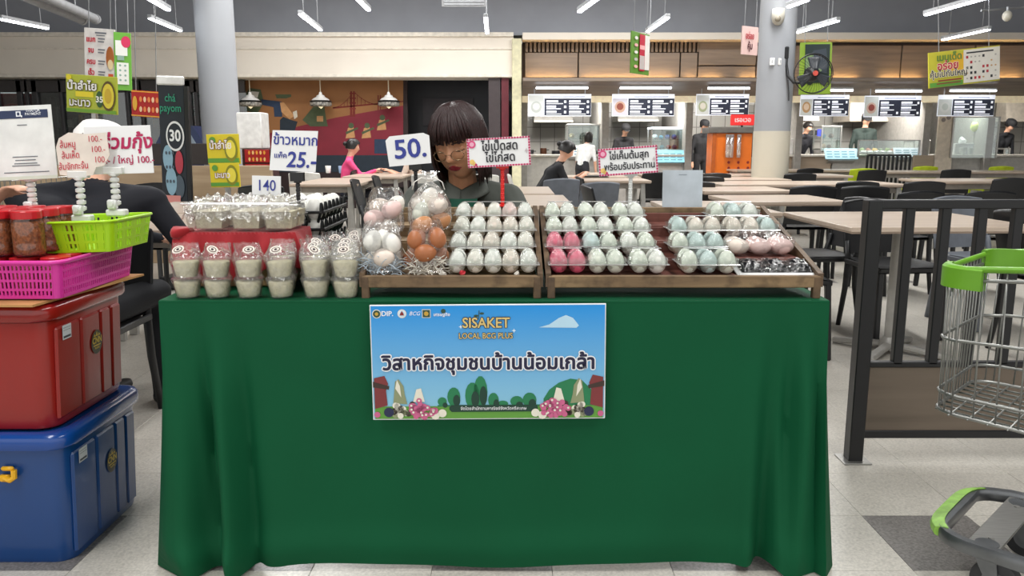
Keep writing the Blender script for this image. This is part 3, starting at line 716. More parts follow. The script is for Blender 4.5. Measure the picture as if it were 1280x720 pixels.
# ---------------- stepped wooden display crates
CW = wood('crate_wood', '#6e5840', '#937a58', 'X', 9, .65, dirt=.7); CWd = wood('crate_wood_red', '#5c2f27', '#77463a', 'X', 9, .55, dirt=.6); CWy = wood('crate_wood_side', '#503f30', '#6d573f', 'Y', 9, .65, dirt=.7)
SY = [2.085, 2.205, 2.325, 2.445]; SZ = [.808, .841, .874, .907]; SD = .12
def crate(x0, x1, label, stepmat):
    cx = (x0+x1)/2; w_ = x1-x0; t = thing('display_crate', label, 'crate', (cx, 0, TZ+.002)); L = -TZ-.002
    MB().box((0, 2.066, .796+L), (w_, .014, .032), .002).build('front_rail', CW, t)
    for k in range(4):
        MB().box((0, SY[k]+SD/2-.012, SZ[k]-.006+L), (w_-.02, SD-.006, .01), .001).build('shelf_slat', stepmat, t)
        MB().box((0, SY[k]+SD-.012, SZ[k]+.012+L), (w_-.02, .008, .03), .001).build('riser_slat', stepmat, t)
    MB().box((0, 2.58, .925+L), (w_, .014, .05), .002).build('back_rail', CW, t)
    for s in (-1, 1):
        mb = MB(); mb.T = Matrix.Rotation(pi/2, 4, 'Z')
        # side board, rising to the back
        a0, a1 = 2.06, 2.585
        vs = []
        for xx in (s*w_/2-.007, s*w_/2+.007): vs += [(xx, a0, .782+L), (xx, a1, .86+L), (xx, a1, .955+L), (xx, a0, .818+L)]
        mb2 = MB(); mb2.add(vs, [(0, 3, 2, 1), (4, 5, 6, 7), (0, 1, 5, 4), (1, 2, 6, 5), (2, 3, 7, 6), (3, 0, 4, 7)]); mb2.build('side_board', CWy, t)
        MB().box((s*(w_/2-.008), 2.068, (.81)/2+TZ/2+L), (.02, .02, .81-TZ-.002), .002).build('front_leg', CWy, t)
        MB().box((s*(w_/2-.008), 2.575, (.9)/2+TZ/2+L), (.02, .02, .9-TZ-.002), .002).build('rear_leg', CWy, t)
    return t
crate(-.392, .074, 'left weathered wooden crate with bagged eggs and ten-egg cartons', CW)
crate(.095, .806, 'right wide weathered wooden crate with reddish shelves and small egg cartons', CWd)
# right crate: columns of 2x2 packs
cn = ['left-column', 'middle-column', 'third-column']
rows = ['front-row', 'second-row', 'third-row', 'back-row']
cx4 = [.147, .25, .356]
colr = {(0, 0): ['pink'], (1, 0): ['pink'], (0, 1): ['pale'], (0, 2): ['pale', 'white'], (1, 1): ['blue', 'pale'], (1, 2): ['white', 'pale']}
for r in range(4):
    for c in range(3):
        col_ = colr.get((r, c), ['pale', 'white', 'pale', 'white'])
        dx = (0.002, -.003, .001, .002)[r]
        pack(2, 2, cx4[c]+dx+(.004 if r == 0 and c == 2 else 0), SY[r]+.048, SZ[r], col_, '%s %s four-pack, right crate' % (rows[r], cn[c]))
for (px, r, cols, lab) in ((885, 0, ['pale', 'blue', 'pale'], 'front-row six-pack, right crate'), (871, 1, ['pale', 'blue', 'blue'], 'second-row six-pack, right crate'),
                           (868, 2, ['blue', 'cream', 'cream'], 'third-row inner six-pack, right crate'), (936, 2, ['cream', 'cream', 'blue'], 'third-row far-right six-pack, right crate'), (914, 3, ['pale', 'blue', 'white'], 'back-row six-pack, right crate')):
    q = P(px, 300, SY[r]+.03)
    pack(3, 2, q.x, SY[r]+.048, SZ[r], cols, lab, pitch=.0495)
# left crate: packs of ten
for r, py in enumerate((327, 305, 285, 270)):
    q = P(614+(2, 1, 4, 4)[r], 320, SY[r]+.03)
    pack(5, 2, q.x, SY[r]+.048, SZ[r], [['white', 'lt', 'white', 'cream', 'white'], ['white', 'lt', 'cream', 'white', 'lt'], ['lt', 'white', 'cream', 'cream', 'lt'], ['white', 'cream', 'lt', 'rosy', 'white']][r], '%s ten-pack, left crate' % rows[r], pitch=.0475)
# bagged rosy eggs at the right of the second row
BAG = clear('thin_bag', '#ffffff', .03, .12, bump=.9, bump_s=30, haze=.05)
BAGW = clear('crinkled_bag', '#ffffff', .16, .14, bump=1.0, bump_s=55, haze=.05)
q = P(947, 300, 2.26)
for i in range(6):
    egg('rosy' if i % 3 else 'cream', (q.x-.062+(i % 3)*.062, 2.235+(i//3)*.05, SZ[1]+.026), '%s egg, %s %s in the flat bag behind the foam tray' % ('rosy white' if i % 3 else 'cream', ('front', 'rear')[i//3], ('left', 'middle', 'right')[i % 3]), 'bagged rosy eggs on the right crate', (0, pi/2, random.uniform(-.5, .5)))
t = thing('egg_bag', 'flat clear bag of rosy white eggs behind the black foil tray', 'bag', (q.x, 2.26, SZ[1]))
mb = MB(); mb.ball((0, 0, .03), (.107, .062, .036), 30, 16, rough(.012, 30, 3)); mb.build('film', BAG, t, True)
# black foil packs on a white foam tray
q = P(969, 330, 2.13)
t = thing('foam_tray', 'white foam tray holding black wrapped packs at the right front of the crate', 'tray', (q.x, 2.14, SZ[0]+.004), 0, rot=(math.radians(12), 0, 0))
mb = MB(); mb.box((0, 0, .002), (.2, .09, .004), .001)
for s in (-1, 1): mb.box((0, s*.05, .008), (.215, .014, .005), .002, Matrix.Rotation(s*-.5, 3, 'X')); mb.box((s*.105, 0, .008), (.014, .1, .005), .002, Matrix.Rotation(s*.5, 3, 'Y'))
mb.build('tray_body', M('foam_white', '#dcdedd', .7), t)
BF = M('black_foil', '#101114', .22, noise_s=20, bump=.9, bump_s=45, spec=.8)
for i in range(3):
    tt = MB(); tt.box((0, 0, 0), (.062, .085, .02), .006); 
    mb = MB(); mb.grid(lambda u, v: ((u-.5)*.064, (v-.5)*.086, .016*(1-(2*u-1)**4)*(1-(2*v-1)**4)+.005*noise.noise(Vector((u*5+i*3, v*6, i)))), 14, 14); mb.box((0, 0, -.001), (.06, .08, .004), .001)
    o = mb.build('wrapped_pack', BF, None, True); tag(o, 'black wrapped food pack at the %s of the white foam tray' % ('left end', 'middle', 'right end')[i], 'food pack', 'black packs on the foam tray')
    o.location = (q.x-.066+i*.066, 2.14, SZ[0]+.016); o.rotation_euler = (math.radians(12), 0, random.uniform(-.05, .05))
t2 = thing('cling_wrap', 'clear cling film stretched over the black packs on the foam tray', 'film', (q.x, 2.14, SZ[0]+.03), rot=(math.radians(12), 0, 0))
mb = MB(); mb.grid(lambda u, v: ((u-.5)*.208, (v-.5)*.1, -.002+.004*noise.noise(Vector((u*16, v*5, 1)))-.010*((2*u-1)**6+(2*v-1)**6)), 40, 16); mb.build('film', clear('cling', '#ffffff', .0, .06, bump=1.0, bump_s=70, haze=.02), t2, True)

# ---------------- tall clear bags of eggs with shredded straw at the left of the crate
STR = M('straw_shreds', '#e2ddd0', .6); STB = M('blue_shreds', '#c3d2dd', .6)
def eggbag(px, py0, py1, wpx, Y, kinds, label, top, seed, straw=None, tied=False, short=''):
    short = ['', 'front left straw bag', 'second bag on the left', 'back left bag', 'front brown-egg bag', 'tall knotted bag', 'small rear bag'][seed]
    rnd = random.Random(seed)
    a = P(px, py1, Y); b = P(px, py0, Y); H = b.z-a.z; w_ = wpx*(Y*cos(PITCH)+.3*sin(PITCH))/1000
    t = thing('egg_bag', label, 'bag', a)
    R = w_/2
    def fn(p, i, j):
        q = Vector((p.x*22+seed, p.y*22, p.z*14)); k = 1+.10*noise.noise(q); p = Vector((p.x*k, p.y*k, p.z)); return p
    if tied: prof = [(.3*R, .0), (.85*R, .006), (R, .2*H), (R*.98, .45*H), (.7*R, .62*H), (.42*R, .74*H), (.14*R, .83*H), (.08*R, .86*H), (.25*R, .94*H), (.45*R, H)]
    else: prof = [(.4*R, .0), (.9*R, .006), (R, .2*H), (R, .55*H), (R*.92, .75*H), (R*.8, .9*H), (R*.66, H)]
    mb = MB(); mb.shell(prof, n=28, fn=fn, sy=.8); mb.build('film', BAG, t, True)
    if tied:
        mb = MB(); mb.lathe([(.1*R, .835*H), (.13*R, .845*H), (.13*R, .87*H), (.1*R, .88*H)], n=12); mb.build('tie', M('bag_tie', '#e9e6e0', .5), t, True)
        for s in (-1, 1):
            mb = MB(); mb.tube([(0, -.01, .86*H), (s*.3*R, -.03, .9*H), (s*.6*R, -.035, .83*H), (s*.7*R, -.03, .7*H)], .0014, 6); mb.build('tie_loop', M('bag_tie', '#e9e6e0', .5), t, True)
    if straw:
        mb = MB()
        for i in range(90):
            th = rnd.uniform(-2.9, -.2); r0 = R*rnd.uniform(.7, .93); z0 = rnd.uniform(.005, .18*H+.02)
            p = Vector((r0*cos(th), r0*sin(th)*.8, z0)); pts = [p]
            dr = Vector((rnd.uniform(-1, 1), rnd.uniform(-.3, .3), rnd.uniform(-.5, .9))).normalized()
            for s in range(3): dr = (dr+Vector((rnd.uniform(-.5, .5), 0, rnd.uniform(-.5, .3)))).normalized(); p = p+dr*.013; pts.append(p.copy())
            mb.tube(pts, .0011, 4)
        tag(mb.build('shredded_straw', straw, t), kind='stuff')
    wh = short
    for (k, ex, ez, rl, ey) in kinds:
        q = P(ex, ez, Y-.02+ey)
        nm = {'white': 'white', 'lt': 'off-white', 'cream': 'cream', 'rosy': 'rosy white', 'brown': 'brown', 'tan': 'light brown', 'pale': 'pale white'}[k]
        pos = ('upper' if ez < (py0+py1)/2 else 'lower')+(' left' if ex < px-4 else (' right' if ex > px+4 else ' middle'))
        used = globals().setdefault('USED', {}); key_ = (nm, pos, wh); used[key_] = used.get(key_, 0)+1
        pos = pos if used[key_] == 1 else pos+', behind its neighbour,'
        egg(k, q, '%s egg at the %s of the %s' % (nm, pos, wh), 'eggs in the '+wh, (rnd.uniform(-.4, .4), rl, rnd.uniform(-.5, .5)), h=.06, r=.0245)
    return t
eggbag(478, 276, 343, 54, 2.125, [('white', 466, 301, .3, 0), ('white', 489, 304, -.3, 0), ('cream', 480, 322, 1.4, -.012), ('lt', 465, 326, .8, .03), ('lt', 493, 326, .6, .03), ('white', 478, 300, .2, .05)],
       'front left clear bag of white eggs with blue-white shreds', 0, 1, STB)
eggbag(480, 250, 292, 50, 2.25, [('rosy', 468, 273, 1.3, 0), ('rosy', 490, 262, .9, 0), ('cream', 480, 282, .3, .02)], 'second clear crumpled bag of rosy eggs behind the front left bag', 0, 2)
eggbag(484, 234, 268, 46, 2.38, [('cream', 474, 258, 1.2, 0), ('lt', 495, 256, .6, 0)], 'third clear crumpled bag at the back left of the left crate', 0, 3)
eggbag(534, 274, 343, 50, 2.125, [('brown', 521, 298, .4, 0), ('brown', 546, 297, -.3, 0), ('brown', 532, 316, 1.45, -.015), ('tan', 528, 282, .9, .02), ('brown', 516, 322, .6, .03), ('brown', 550, 322, .5, .03)],
       'front clear bag of brown eggs with white shreds', 0, 4, STR)
eggbag(538, 214, 288, 56, 2.26, [('pale', 527, 265, .3, -.005), ('cream', 547, 257, 1.35, 0), ('tan', 551, 276, 1.2, 0), ('brown', 525, 282, .8, .01), ('lt', 537, 247, .4, .03)],
       'tall knotted clear bag of mixed eggs behind the brown egg bag', 0, 5, None, True)
eggbag(536, 240, 262, 46, 2.4, [('lt', 526, 254, 1.1, 0), ('rosy', 546, 254, .5, 0)], 'small clear egg bag behind the tall knotted bag', 0, 6)
# tiny red and white crumpled tag seen under the cartons
for px, c, lab in ((578, '#c8303c', 'small red paper scrap on the front edge of the left crate'), (553, '#d9d5cc', 'small white paper scrap beside the brown egg bag'), (646, '#d9d5cc', 'small white paper scrap under the right end of the front carton')):
    q = P(px, 341, 2.083); mb = MB(); mb.ball((0, 0, 0), (.008, .004, .007), 8, 6, rough(.006, 200, px)); o = mb.build('paper_scrap', M('scrap_'+c[1:], c, .5), None); o.location = (q.x, 2.08, .815); tag(o, lab, 'paper scrap')

# ---------------- cups of fermented rice in twisted clear bags
RICE = M('rice', '#f1eac6', .7, noise_s=70, amt=.1, bump=.6, bump_s=130)
CUPM = clear('cup_plastic', '#ffffff', .03, .1, haze=.05, hazec='#f4f6ea')
def cup_proto():
    t = thing('rice_cup', '', 'cup', (0, 0, 0))
    mb = MB(); mb.shell([(.0265, 0), (.028, .004), (.0345, .044), (.0355, .048), (.038, .0485), (.038, .0505)], n=28); mb.shell([(.0, .002), (.0265, .002)], n=28); mb.build('cup_wall', CUPM, t, True)
    mb = MB(); mb.lathe([(.0255, .003), (.0275, .01), (.033, .040), (.03, .043), (.001, .0445)], n=28, fn=rough(.0012, 120)); mb.build('rice_filling', RICE, t, True)
    mb = MB(); mb.lathe([(.0375, .049), (.0375, .0505)], n=28); mb.build('lid_film', CUPM, t)
    return t
CUP = cup_proto(); firstcup = [True]
def cup(loc, label, group):
    if firstcup[0]: o = CUP; firstcup[0] = False
    else: o = copy_tree(CUP)
    o.location = loc; o['label'] = label; o['group'] = group; o.rotation_euler = (random.uniform(-.03, .03), random.uniform(-.03, .03), random.random()*6)
    return o
STK = [M('sticker_white', '#e4ddd2', .5), M('sticker_brown', '#5a3a34', .5), M('sticker_dark', '#3a2426', .5)]
def cupbag(px, Y, idx, label, full=True):
    q = P(px, 372, Y); x = q.x; z0 = TZ+.003
    for k in range(2):
        cup((x+(0 if k else random.uniform(-.001, .001)), Y, z0+k*.0525), 'clear cup of pale rice, %s cup of the %s' % (('lower', 'upper')[k], label), 'rice cups of the '+label)
    t = thing('cup_bag', 'crinkled clear bag around the %s of rice' % label, 'bag', (x, Y, z0))
    lean = random.uniform(-.5, .5)
    def fn(p, i, j):
        n = Vector((p.x*60+idx*5, p.y*60, p.z*45)); k = 1+.05*noise.noise(n)+.12*max(0, (p.z-.108)*20)*noise.noise(Vector((j*1.1, idx, i*.5)))
        zz = p.z
        if zz > .115: return Vector((p.x*k+lean*(zz-.115)*.6, p.y*k*(.35)+.01, zz+.006*noise.noise(Vector((j*.7, idx, 3)))))
        return Vector((p.x*k, p.y*k, zz))
    mb = MB(); mb.shell([(.029, .0), (.034, .03), (.040, .05), (.034, .058), (.036, .08), (.041, .102), (.04, .112), (.036, .122), (.035, .134), (.033, .142)], n=30, fn=fn); mb.build('film', BAG, t, True)
    if full:
        mb = MB(); a = random.uniform(-.6, .6)
        mb.T = Matrix.Translation((random.uniform(-.012, .012), -.014, .127)) @ Matrix.Rotation(-.5, 4, 'X') @ Matrix.Rotation(a, 4, 'Y')
        mb.mi = 0; mb.disc(0, 0, .016, .0105, 1); mb.mi = 1; mb.disc(0, 0, .0115, .007, 2); mb.mi = 0; mb.disc(0, 0, .009, .005, 3); mb.mi = 2; mb.disc(0, .0, .004, .003, 4)
        mb.build('oval_sticker', STK, t)
    return t
fr = [235.5, 273, 313, 352.5, 395.5, 433]
for i, px in enumerate(fr): cupbag(px, 2.078, i, '%s front-row cup pair from left' % ORD[i])
for i, px in enumerate((356, 395, 434)): cupbag(px, 2.165, i+10, '%s second-row cup pair from left' % ORD[i], i != 0)
for i, px in enumerate((402, 438)): cupbag(px, 2.255, i+20, '%s third-row cup pair from left' % ORD[i])
for i, px in enumerate((420, 448)): cupbag(px, 2.35, i+30, '%s fourth-row cup pair from left' % ORD[i])
cupbag(447, 2.445, 41, 'rearmost single cup pair')

# ---------------- red cloth over a box, with rice tubs on it
RC = M('red_cloth', '#9e0f1b', .75, noise_s=8, amt=.08, sheen=.2)
bx0 = P(238, 300, 2.3).x; bx1 = P(374, 300, 2.3).x; bz1 = .905
t = thing('riser_box', 'low box hidden beneath the red cloth on the green table', 'box', ((bx0+bx1)/2, 2.30, TZ+.003))
MB().box((0, 0, (bz1-TZ-.02)/2), (bx1-bx0-.03, .14, bz1-TZ-.02), .004).build('body', M('cardboard', '#a9865c', .8), t); MB().box((0, 0, bz1-TZ-.016), (bx1-bx0-.025, .145, .006), .002).build('lid', M('cardboard', '#a9865c', .8), t)
mb = MB(); bx0 -= .012; bx1 += .012; by0, by1 = 2.215, 2.385
per = []
for i in range(12): per.append((bx0, lerp(by1, by0, i/12), -1, 0, .3*(i/12)))
for i in range(61): per.append((lerp(bx0, bx1, i/60), by0, 0, -1, .3+i/60))
for i in range(1, 13): per.append((bx1, lerp(by0, by1, i/12), 1, 0, 1.3+.3*(i/12)))
NV = 16; vs = []; fs = []
for k, (x, y, nx, ny, s) in enumerate(per):
    hem = .075+.035*sin(s*7.0)+.012*sin(s*23)
    for j in range(NV+1):
        v = j/NV; r_ = .006*min(1, v*3)+v*(.014+.020*sin(s*19)+.013*sin(s*43+1))
        cz = bz1+.004-v*(bz1-TZ-hem*.55)
        cr = exp(-((s-1.3)/.08)**2)*v*.05+exp(-((s-.3)/.06)**2)*v*.004
        vs.append((x+nx*r_+cr*(1 if s > 1 else -.6), y+ny*(r_+.3*cr), max(cz, TZ+.006)))
for k in range(len(per)-1):
    for j in range(NV): fs.append((k*(NV+1)+j, k*(NV+1)+j+1, (k+1)*(NV+1)+j+1, (k+1)*(NV+1)+j))
mb.add(vs, fs)
mb.grid(lambda u, v: (lerp(bx0, bx1, u), lerp(by0, by1, v), bz1+.004+.006*noise.noise(Vector((u*9, v*4, 2)))*(1 if 0 < u < 1 and 0 < v < 1 else 0)), 30, 8)
# bunched fold at the left corner
mb.ball((bx0+.02, by0+.01, bz1+.002), (.034, .03, .02), 14, 9, rough(.012, 30, 8))
o = mb.build('red_cloth', RC, None, 'auto', ang=75); tag(o, 'bright red cloth draped over a low box behind the rice cups', 'cloth'); wd = o.modifiers.new('weld', 'WELD'); wd.merge_threshold = .003
RB = M('rice_brown', '#fbeccb', .7, noise_s=70, amt=.12, bump=.6, bump_s=130)
for i in range(6):
    r, c = divmod(i, 3)
    x = P((266, 312, 352)[c], 262, 2.27).x; y = 2.262+r*.085
    t = thing('rice_tub', 'clear square tub of cream rice, %s in the %s row on the red cloth' % (('left', 'middle', 'right')[c], ('front', 'back')[r]), 'tub', (x, y, bz1+.0095), 0, 'rice tubs on the red cloth')
    a0 = pi/4
    mb = MB(); mb.shell([(.048, 0), (.05, .004), (.062, .062), (.066, .063), (.066, .067)], n=4, sx=1, sy=.8); 
    m2 = MB(); m2.T = Matrix.Diagonal((1, .8, 1, 1)) @ Matrix.Rotation(a0, 4, 'Z'); m2.shell([(.05, 0), (.052, .004), (.060, .064), (.064, .065), (.064, .068)], n=4); m2.build('tub_wall', CUPM, t)
    m3 = MB(); m3.T = Matrix.Diagonal((1, .8, 1, 1)) @ Matrix.Rotation(a0, 4, 'Z'); m3.lathe([(.048, .003), (.056, .05), (.001, .056)], n=4); m3.build('rice_filling', RB, t)
x = P(304, 262, 2.27).x
t = thing('bag_wrap', 'crumpled clear plastic sheet wrapped over the six rice tubs', 'film', (x, 2.30, bz1+.012))
def fnw(u, v):
    xx = (u-.5)*.285; yy = (v-.5)*.19; e = max(abs(2*u-1), abs(2*v-1)); 
    z = .079+.022*noise.noise(Vector((u*17, v*11, 0)))+.012*noise.noise(Vector((u*43, v*29, 5))) - (.05*sstep(.86, 1, e))
    return (xx*(1+.04*sstep(.86, 1, e)), yy*(1+.06*sstep(.86, 1, e)), z)
mb = MB(); mb.grid(fnw, 64, 34); mb.build('film', BAGW, t, True)
t = thing('clear_box', 'large clear plastic container around the rice tubs on the red cloth', 'container', (x, 2.30, bz1+.0095))
mb = MB(); mb.T = Matrix.Diagonal((1, .66, 1, 1)) @ Matrix.Rotation(pi/4, 4, 'Z'); mb.shell([(.19, 0), (.205, .07), (.21, .071), (.21, .075)], n=4); mb.build('wall', CUPM, t); 
mb = MB()
for s in (-1, 1): mb.box((0, s*.098, .074), (.3, .004, .004), .001); mb.box((s*.148, 0, .074), (.004, .196, .004), .001)
mb.build('rim', CPE, t)

# ---------------- black egg trays stacked four high
TP = M('tray_black', '#17191b', .38, noise_s=20)
tx1 = P(401, 265, 2.42).x; tpx, tpy = .056, .0555; NXt, NYt = 5, 6; tw = NXt*tpx; td = NYt*tpy; tcx = tx1-tw/2; tcy = 2.43+td/2
def tray_proto():
    t = thing('egg_tray', '', 'egg tray', (0, 0, 0))
    mb = MB()
    for i in range(NXt+1): mb.box((-tw/2+i*tpx, 0, .036), (.005, td, .008), .001)
    for j in range(NYt+1): mb.box((0, -td/2+j*tpy, .036), (tw, .005, .008), .001)
    mb.build('cell_grid', TP, t)
    mb = MB()
    for s in (-1, 1): mb.box((0, s*(td/2+.004), .036), (tw+.02, .005, .009), .0015); mb.box((s*(tw/2+.006), 0, .036), (.005, td+.012, .009), .0015)
    mb.build('rim', TP, t)
    # U-shaped prongs rising at each crossing, legs going down
    mb = MB()
    for i in range(NXt+1):
        for j in range(NYt+1):
            if 0 < i < NXt and 0 < j < NYt and (i+j) % 2: continue
            x = -tw/2+i*tpx; y = -td/2+j*tpy
            mb.tube([(x, y-.013, .036), (x, y-.007, .055), (x, y-.003, .062), (x, y+.003, .062), (x, y+.007, .055), (x, y+.013, .036)], .0042, 5)
    tag(mb.build('prongs', TP, t), kind='stuff')
    mb = MB()
    for i in range(NXt):
        for j in range(NYt):
            if 0 < i < NXt-1 and 0 < j < NYt-1: continue
            x = -tw/2+(i+.5)*tpx; y = -td/2+(j+.5)*tpy
            for a in range(4):
                th = a*pi/2+pi/4; mb.tube([(x+.034*cos(th), y+.034*sin(th), .034), (x+.018*cos(th), y+.018*sin(th), .004)], .0045, 5)
            mb.box((x, y, .003), (.03, .03, .004), .001)
    tag(mb.build('cell_legs', TP, t), kind='stuff')
    return t
EC = {}
for L in range(4):
    o = tray_proto() if L == 0 else copy_tree(tray0)
    if L == 0: tray0 = o
    o.location = (tcx, tcy, TZ+.003+L*.0525); o['label'] = 'black plastic egg tray, %s in the stack behind the rice tubs' % ('bottom one', 'second from bottom', 'third from bottom', 'top one')[L]; o['group'] = 'stacked black egg trays'
    for i in range(NXt):
        for j in range(NYt):
            if L == 0 or (L < 3 and not (i == NXt-1 or j == 0)): continue
            if L < 3 and L < 2 and i < NXt-1: continue
            x = tcx-tw/2+(i+.5)*tpx; y = tcy-td/2+(j+.5)*tpy
            lab = 'large white egg, %s row of the top black tray, %s column from right' % (('front', 'second', 'third', 'fourth', 'fifth', 'back')[j], ORD[NXt-1-i]) if L == 3 else 'white egg in the %s black tray, %s column from right, %s row' % ('second-lowest' if L == 1 else 'third', ORD[NXt-1-i], ('front', 'second', 'third', 'fourth', 'fifth', 'back')[j])
            egg('white', (x, y, o.location.z+.006+.036), lab, 'white eggs in the black trays', (random.uniform(-.12, .12), random.uniform(-.12, .12), 0), h=.07 if L == 3 else .06, r=.0255 if L == 3 else .024)

# ---------------- price cards on clip stands
INKB = pm('#27348c'); INKR = pm('#c01838'); INKK = pm('#22222a')
CARD = M('card_white', '#e9eaea', .5, noise_s=6, amt=.02)
def card(px0, py0, px1, py1, Y, label, name='price_card', cat='price card', roll=0, rot=None, mat=None, poly=None, rz=0, tilt=-.08):
    c = P((px0+px1)/2, (py0+py1)/2, Y); Z = Y*cos(PITCH)+(CH-c.z)*sin(PITCH)
    w_ = (px1-px0)*Z/1000; h_ = (py1-py0)*Z/1000
    t = thing(name, label, cat, c, rot=(tilt, math.radians(roll), rz))
    mb = MB()
    if poly: mb.prism([((u-.5)*w_, (.5-v)*h_) for u, v in poly], .0, .0022)
    else: mb.box((0, .0012, 0), (w_, .0024, h_), .0004)
    mb.build('card', mat or CARD, t); return t, w_, h_
def clip_stand(px, py_top, py_bot, Y, mat, label, zbase=None, beads=True, basew=.05):
    a = P(px, py_top, Y); zb = zbase if zbase is not None else P(px, py_bot, Y).z
    t = thing('clip_stand', label, 'stand', (a.x, Y+.008, zb)); H = a.z-zb
    MB().box((0, 0, .004), (basew, .03, .008), .002).build('base', mat, t)
    mb = MB()
    n = max(3, int(H/.016))
    for i in range(n):
        z = .008+i*(H-.02)/n; mb.box((0, 0, z+.005), (.012, .012, .009), .002); mb.ball((0, 0, z+.012), .0065, 8, 6)
    mb.build('jointed_arm', mat, t, 'auto')
    mb = MB(); mb.box((0, -.008, H+.002), (.04, .004, .026), .001); mb.box((0, .006, H+.002), (.04, .004, .026), .001); mb.box((0, 0, H-.01), (.02, .016, .012), .002); mb.build('clip_jaw', mat, t)
    return t
BKP = M('black_plastic', '#141518', .35); RDP = M('red_plastic', '#e0231f', .4); WTP = M('milky_plastic', '#dcdedb', .3, spec=.7)
t, a, b = card(337, 163, 397, 215, 2.36, 'white card with handwritten blue price 25 above the black egg trays', roll=2.2, poly=[(.06, .02), (1, 0), (.96, .98), (0, .97)])
text('ข้าวหมาก', b*.33, INKB, t, (.006, b*.25), 3, bold=.015, sx=.9); text('แพ็ค', b*.17, INKB, t, (-a*.27, -b*.12), 3, bold=.02); text('25.-', b*.52, INKB, t, (a*.16, -b*.22), 3, bold=.02, shear=.15, sx=.9)
clip_stand(371, 222, 262, 2.36, BKP, 'taller black clip stand rising beside the rice tubs', zbase=P(371, 263, 2.36).z, basew=.03)
t, a, b = card(315, 220, 351, 244, 2.345, 'small white card handwritten 140 in blue ink behind the rice tubs', roll=1.5)
text('140', b*.8, INKB, t, (0, -.001), 3, bold=.01, sx=.85)
t, a, b = card(483, 168, 538, 206, 2.56, 'white card with cut corners handwritten 50 in blue ink', roll=-5, poly=[(0, .15), (.1, .02), (.87, 0), (1, .1), (.99, 1), (.03, 1)])
text('50.', b*.86, INKB, t, (.006, 0), 3, bold=.02, sx=1.05)
clip_stand(519, 208, 262, 2.57, BKP, 'black clip stand behind the tall knotted egg bag', zbase=.952, basew=.03)
def dotted(px0, py0, px1, py1, Y, label, l1, l2, roll, s1, s2):
    t, a, b = card(px0, py0, px1, py1, Y, label, roll=roll, cat='price card', name='sign_card')
    mb = MB(); mats = [pm('#b9215a'), pm('#e9a9c0'), pm('#d4447a'), pm('#e8c46c'), pm('#c2b4b8')]
    mb.mi = 1
    bd_ = .0055
    mb.rect(-a/2+.001, b/2-bd_, a/2-.001, b/2-.001, 2); mb.rect(-a/2+.001, -b/2+.001, a/2-.001, -b/2+bd_, 2); mb.rect(-a/2+.001, -b/2, -a/2+bd_, b/2, 2); mb.rect(a/2-bd_, -b/2, a/2-.001, b/2, 2)
    mb.mi = 0; n = int(a/.0088)
    for i in range(n+1):
        x = -a/2+.003+i*(a-.006)/n
        for s in (-1, 1): mb.disc(x, s*(b/2-.003), .0031, None, 3, 8)
    n = int(b/.0088)
    for i in range(n+1):
        z = -b/2+.003+i*(b-.006)/n
        for s in (-1, 1): mb.disc(s*(a/2-.003), z, .0031, None, 3, 8)
    mb.mi = 2; mb.disc(-a*.42, b*.3, .012, None, 4); mb.mi = 1; mb.disc(-a*.42, b*.3, .007, None, 5)
    mb.mi = 3; mb.disc(-a*.43, -b*.3, .008, None, 4); mb.disc(-a*.4, -b*.36, .006, None, 4); mb.mi = 0; mb.disc(-a*.37, -b*.4, .004, None, 5)
    mb.mi = 4; mb.flat([(a*.42, b*.02), (a*.44, b*.1), (a*.45, b*.02), (a*.47, 0), (a*.45, -b*.02), (a*.44, -b*.1), (a*.43, -b*.03), (a*.41, -b*.01)], 4)
    mb.build('border_print', mats, t, kind='stuff')
    text(l1, b*s1, INKK, t, (.004, b*.19), 5, bold=.022, sx=.85); text(l2, b*s2, INKK, t, (.004, -b*.2), 5, bold=.022, sx=.85)
    return t
dotted(584, 172, 663, 208, 2.55, 'pink bordered printed card for fresh eggs on the red clip stand', 'ไข่เป็ดสด', 'ไข่ไก่สด', -3, .42, .42)
clip_stand(628, 206, 262, 2.56, RDP, 'red clip stand holding the printed fresh egg card', zbase=.952, basew=.03)
dotted(748, 184, 822, 218, 2.55, 'pink bordered printed card for cooked salted eggs above the cartons', 'ไข่เค็มต้มสุก', 'พร้อมรับประทาน', -4, .36, .34)
clip_stand(789, 216, 262, 2.56, WTP, 'clear white clip stand holding the salted egg card', zbase=.952, basew=.03)
t, a, b = card(828, 213, 878, 275, 2.6, 'pale grey acrylic payment stand with faint small print', name='payment_stand', cat='sign', mat=M('acrylic_grey', '#b4bec6', .2))
mb = MB(); mb.box((0, .05, -b/2+.004), (a, .1, .005), .001); mb.build('foot', M('acrylic_grey', '#b4bec6', .2), t)
mb = MB()
for z, w_ in ((.41, .2), (-.36, .6), (-.41, .55), (-.3, .3)): mb.rect(-a*w_/2, b*z-.001, a*w_/2, b*z+.001, 2)
mb.build('fine_print', pm('#7d8790'), t)
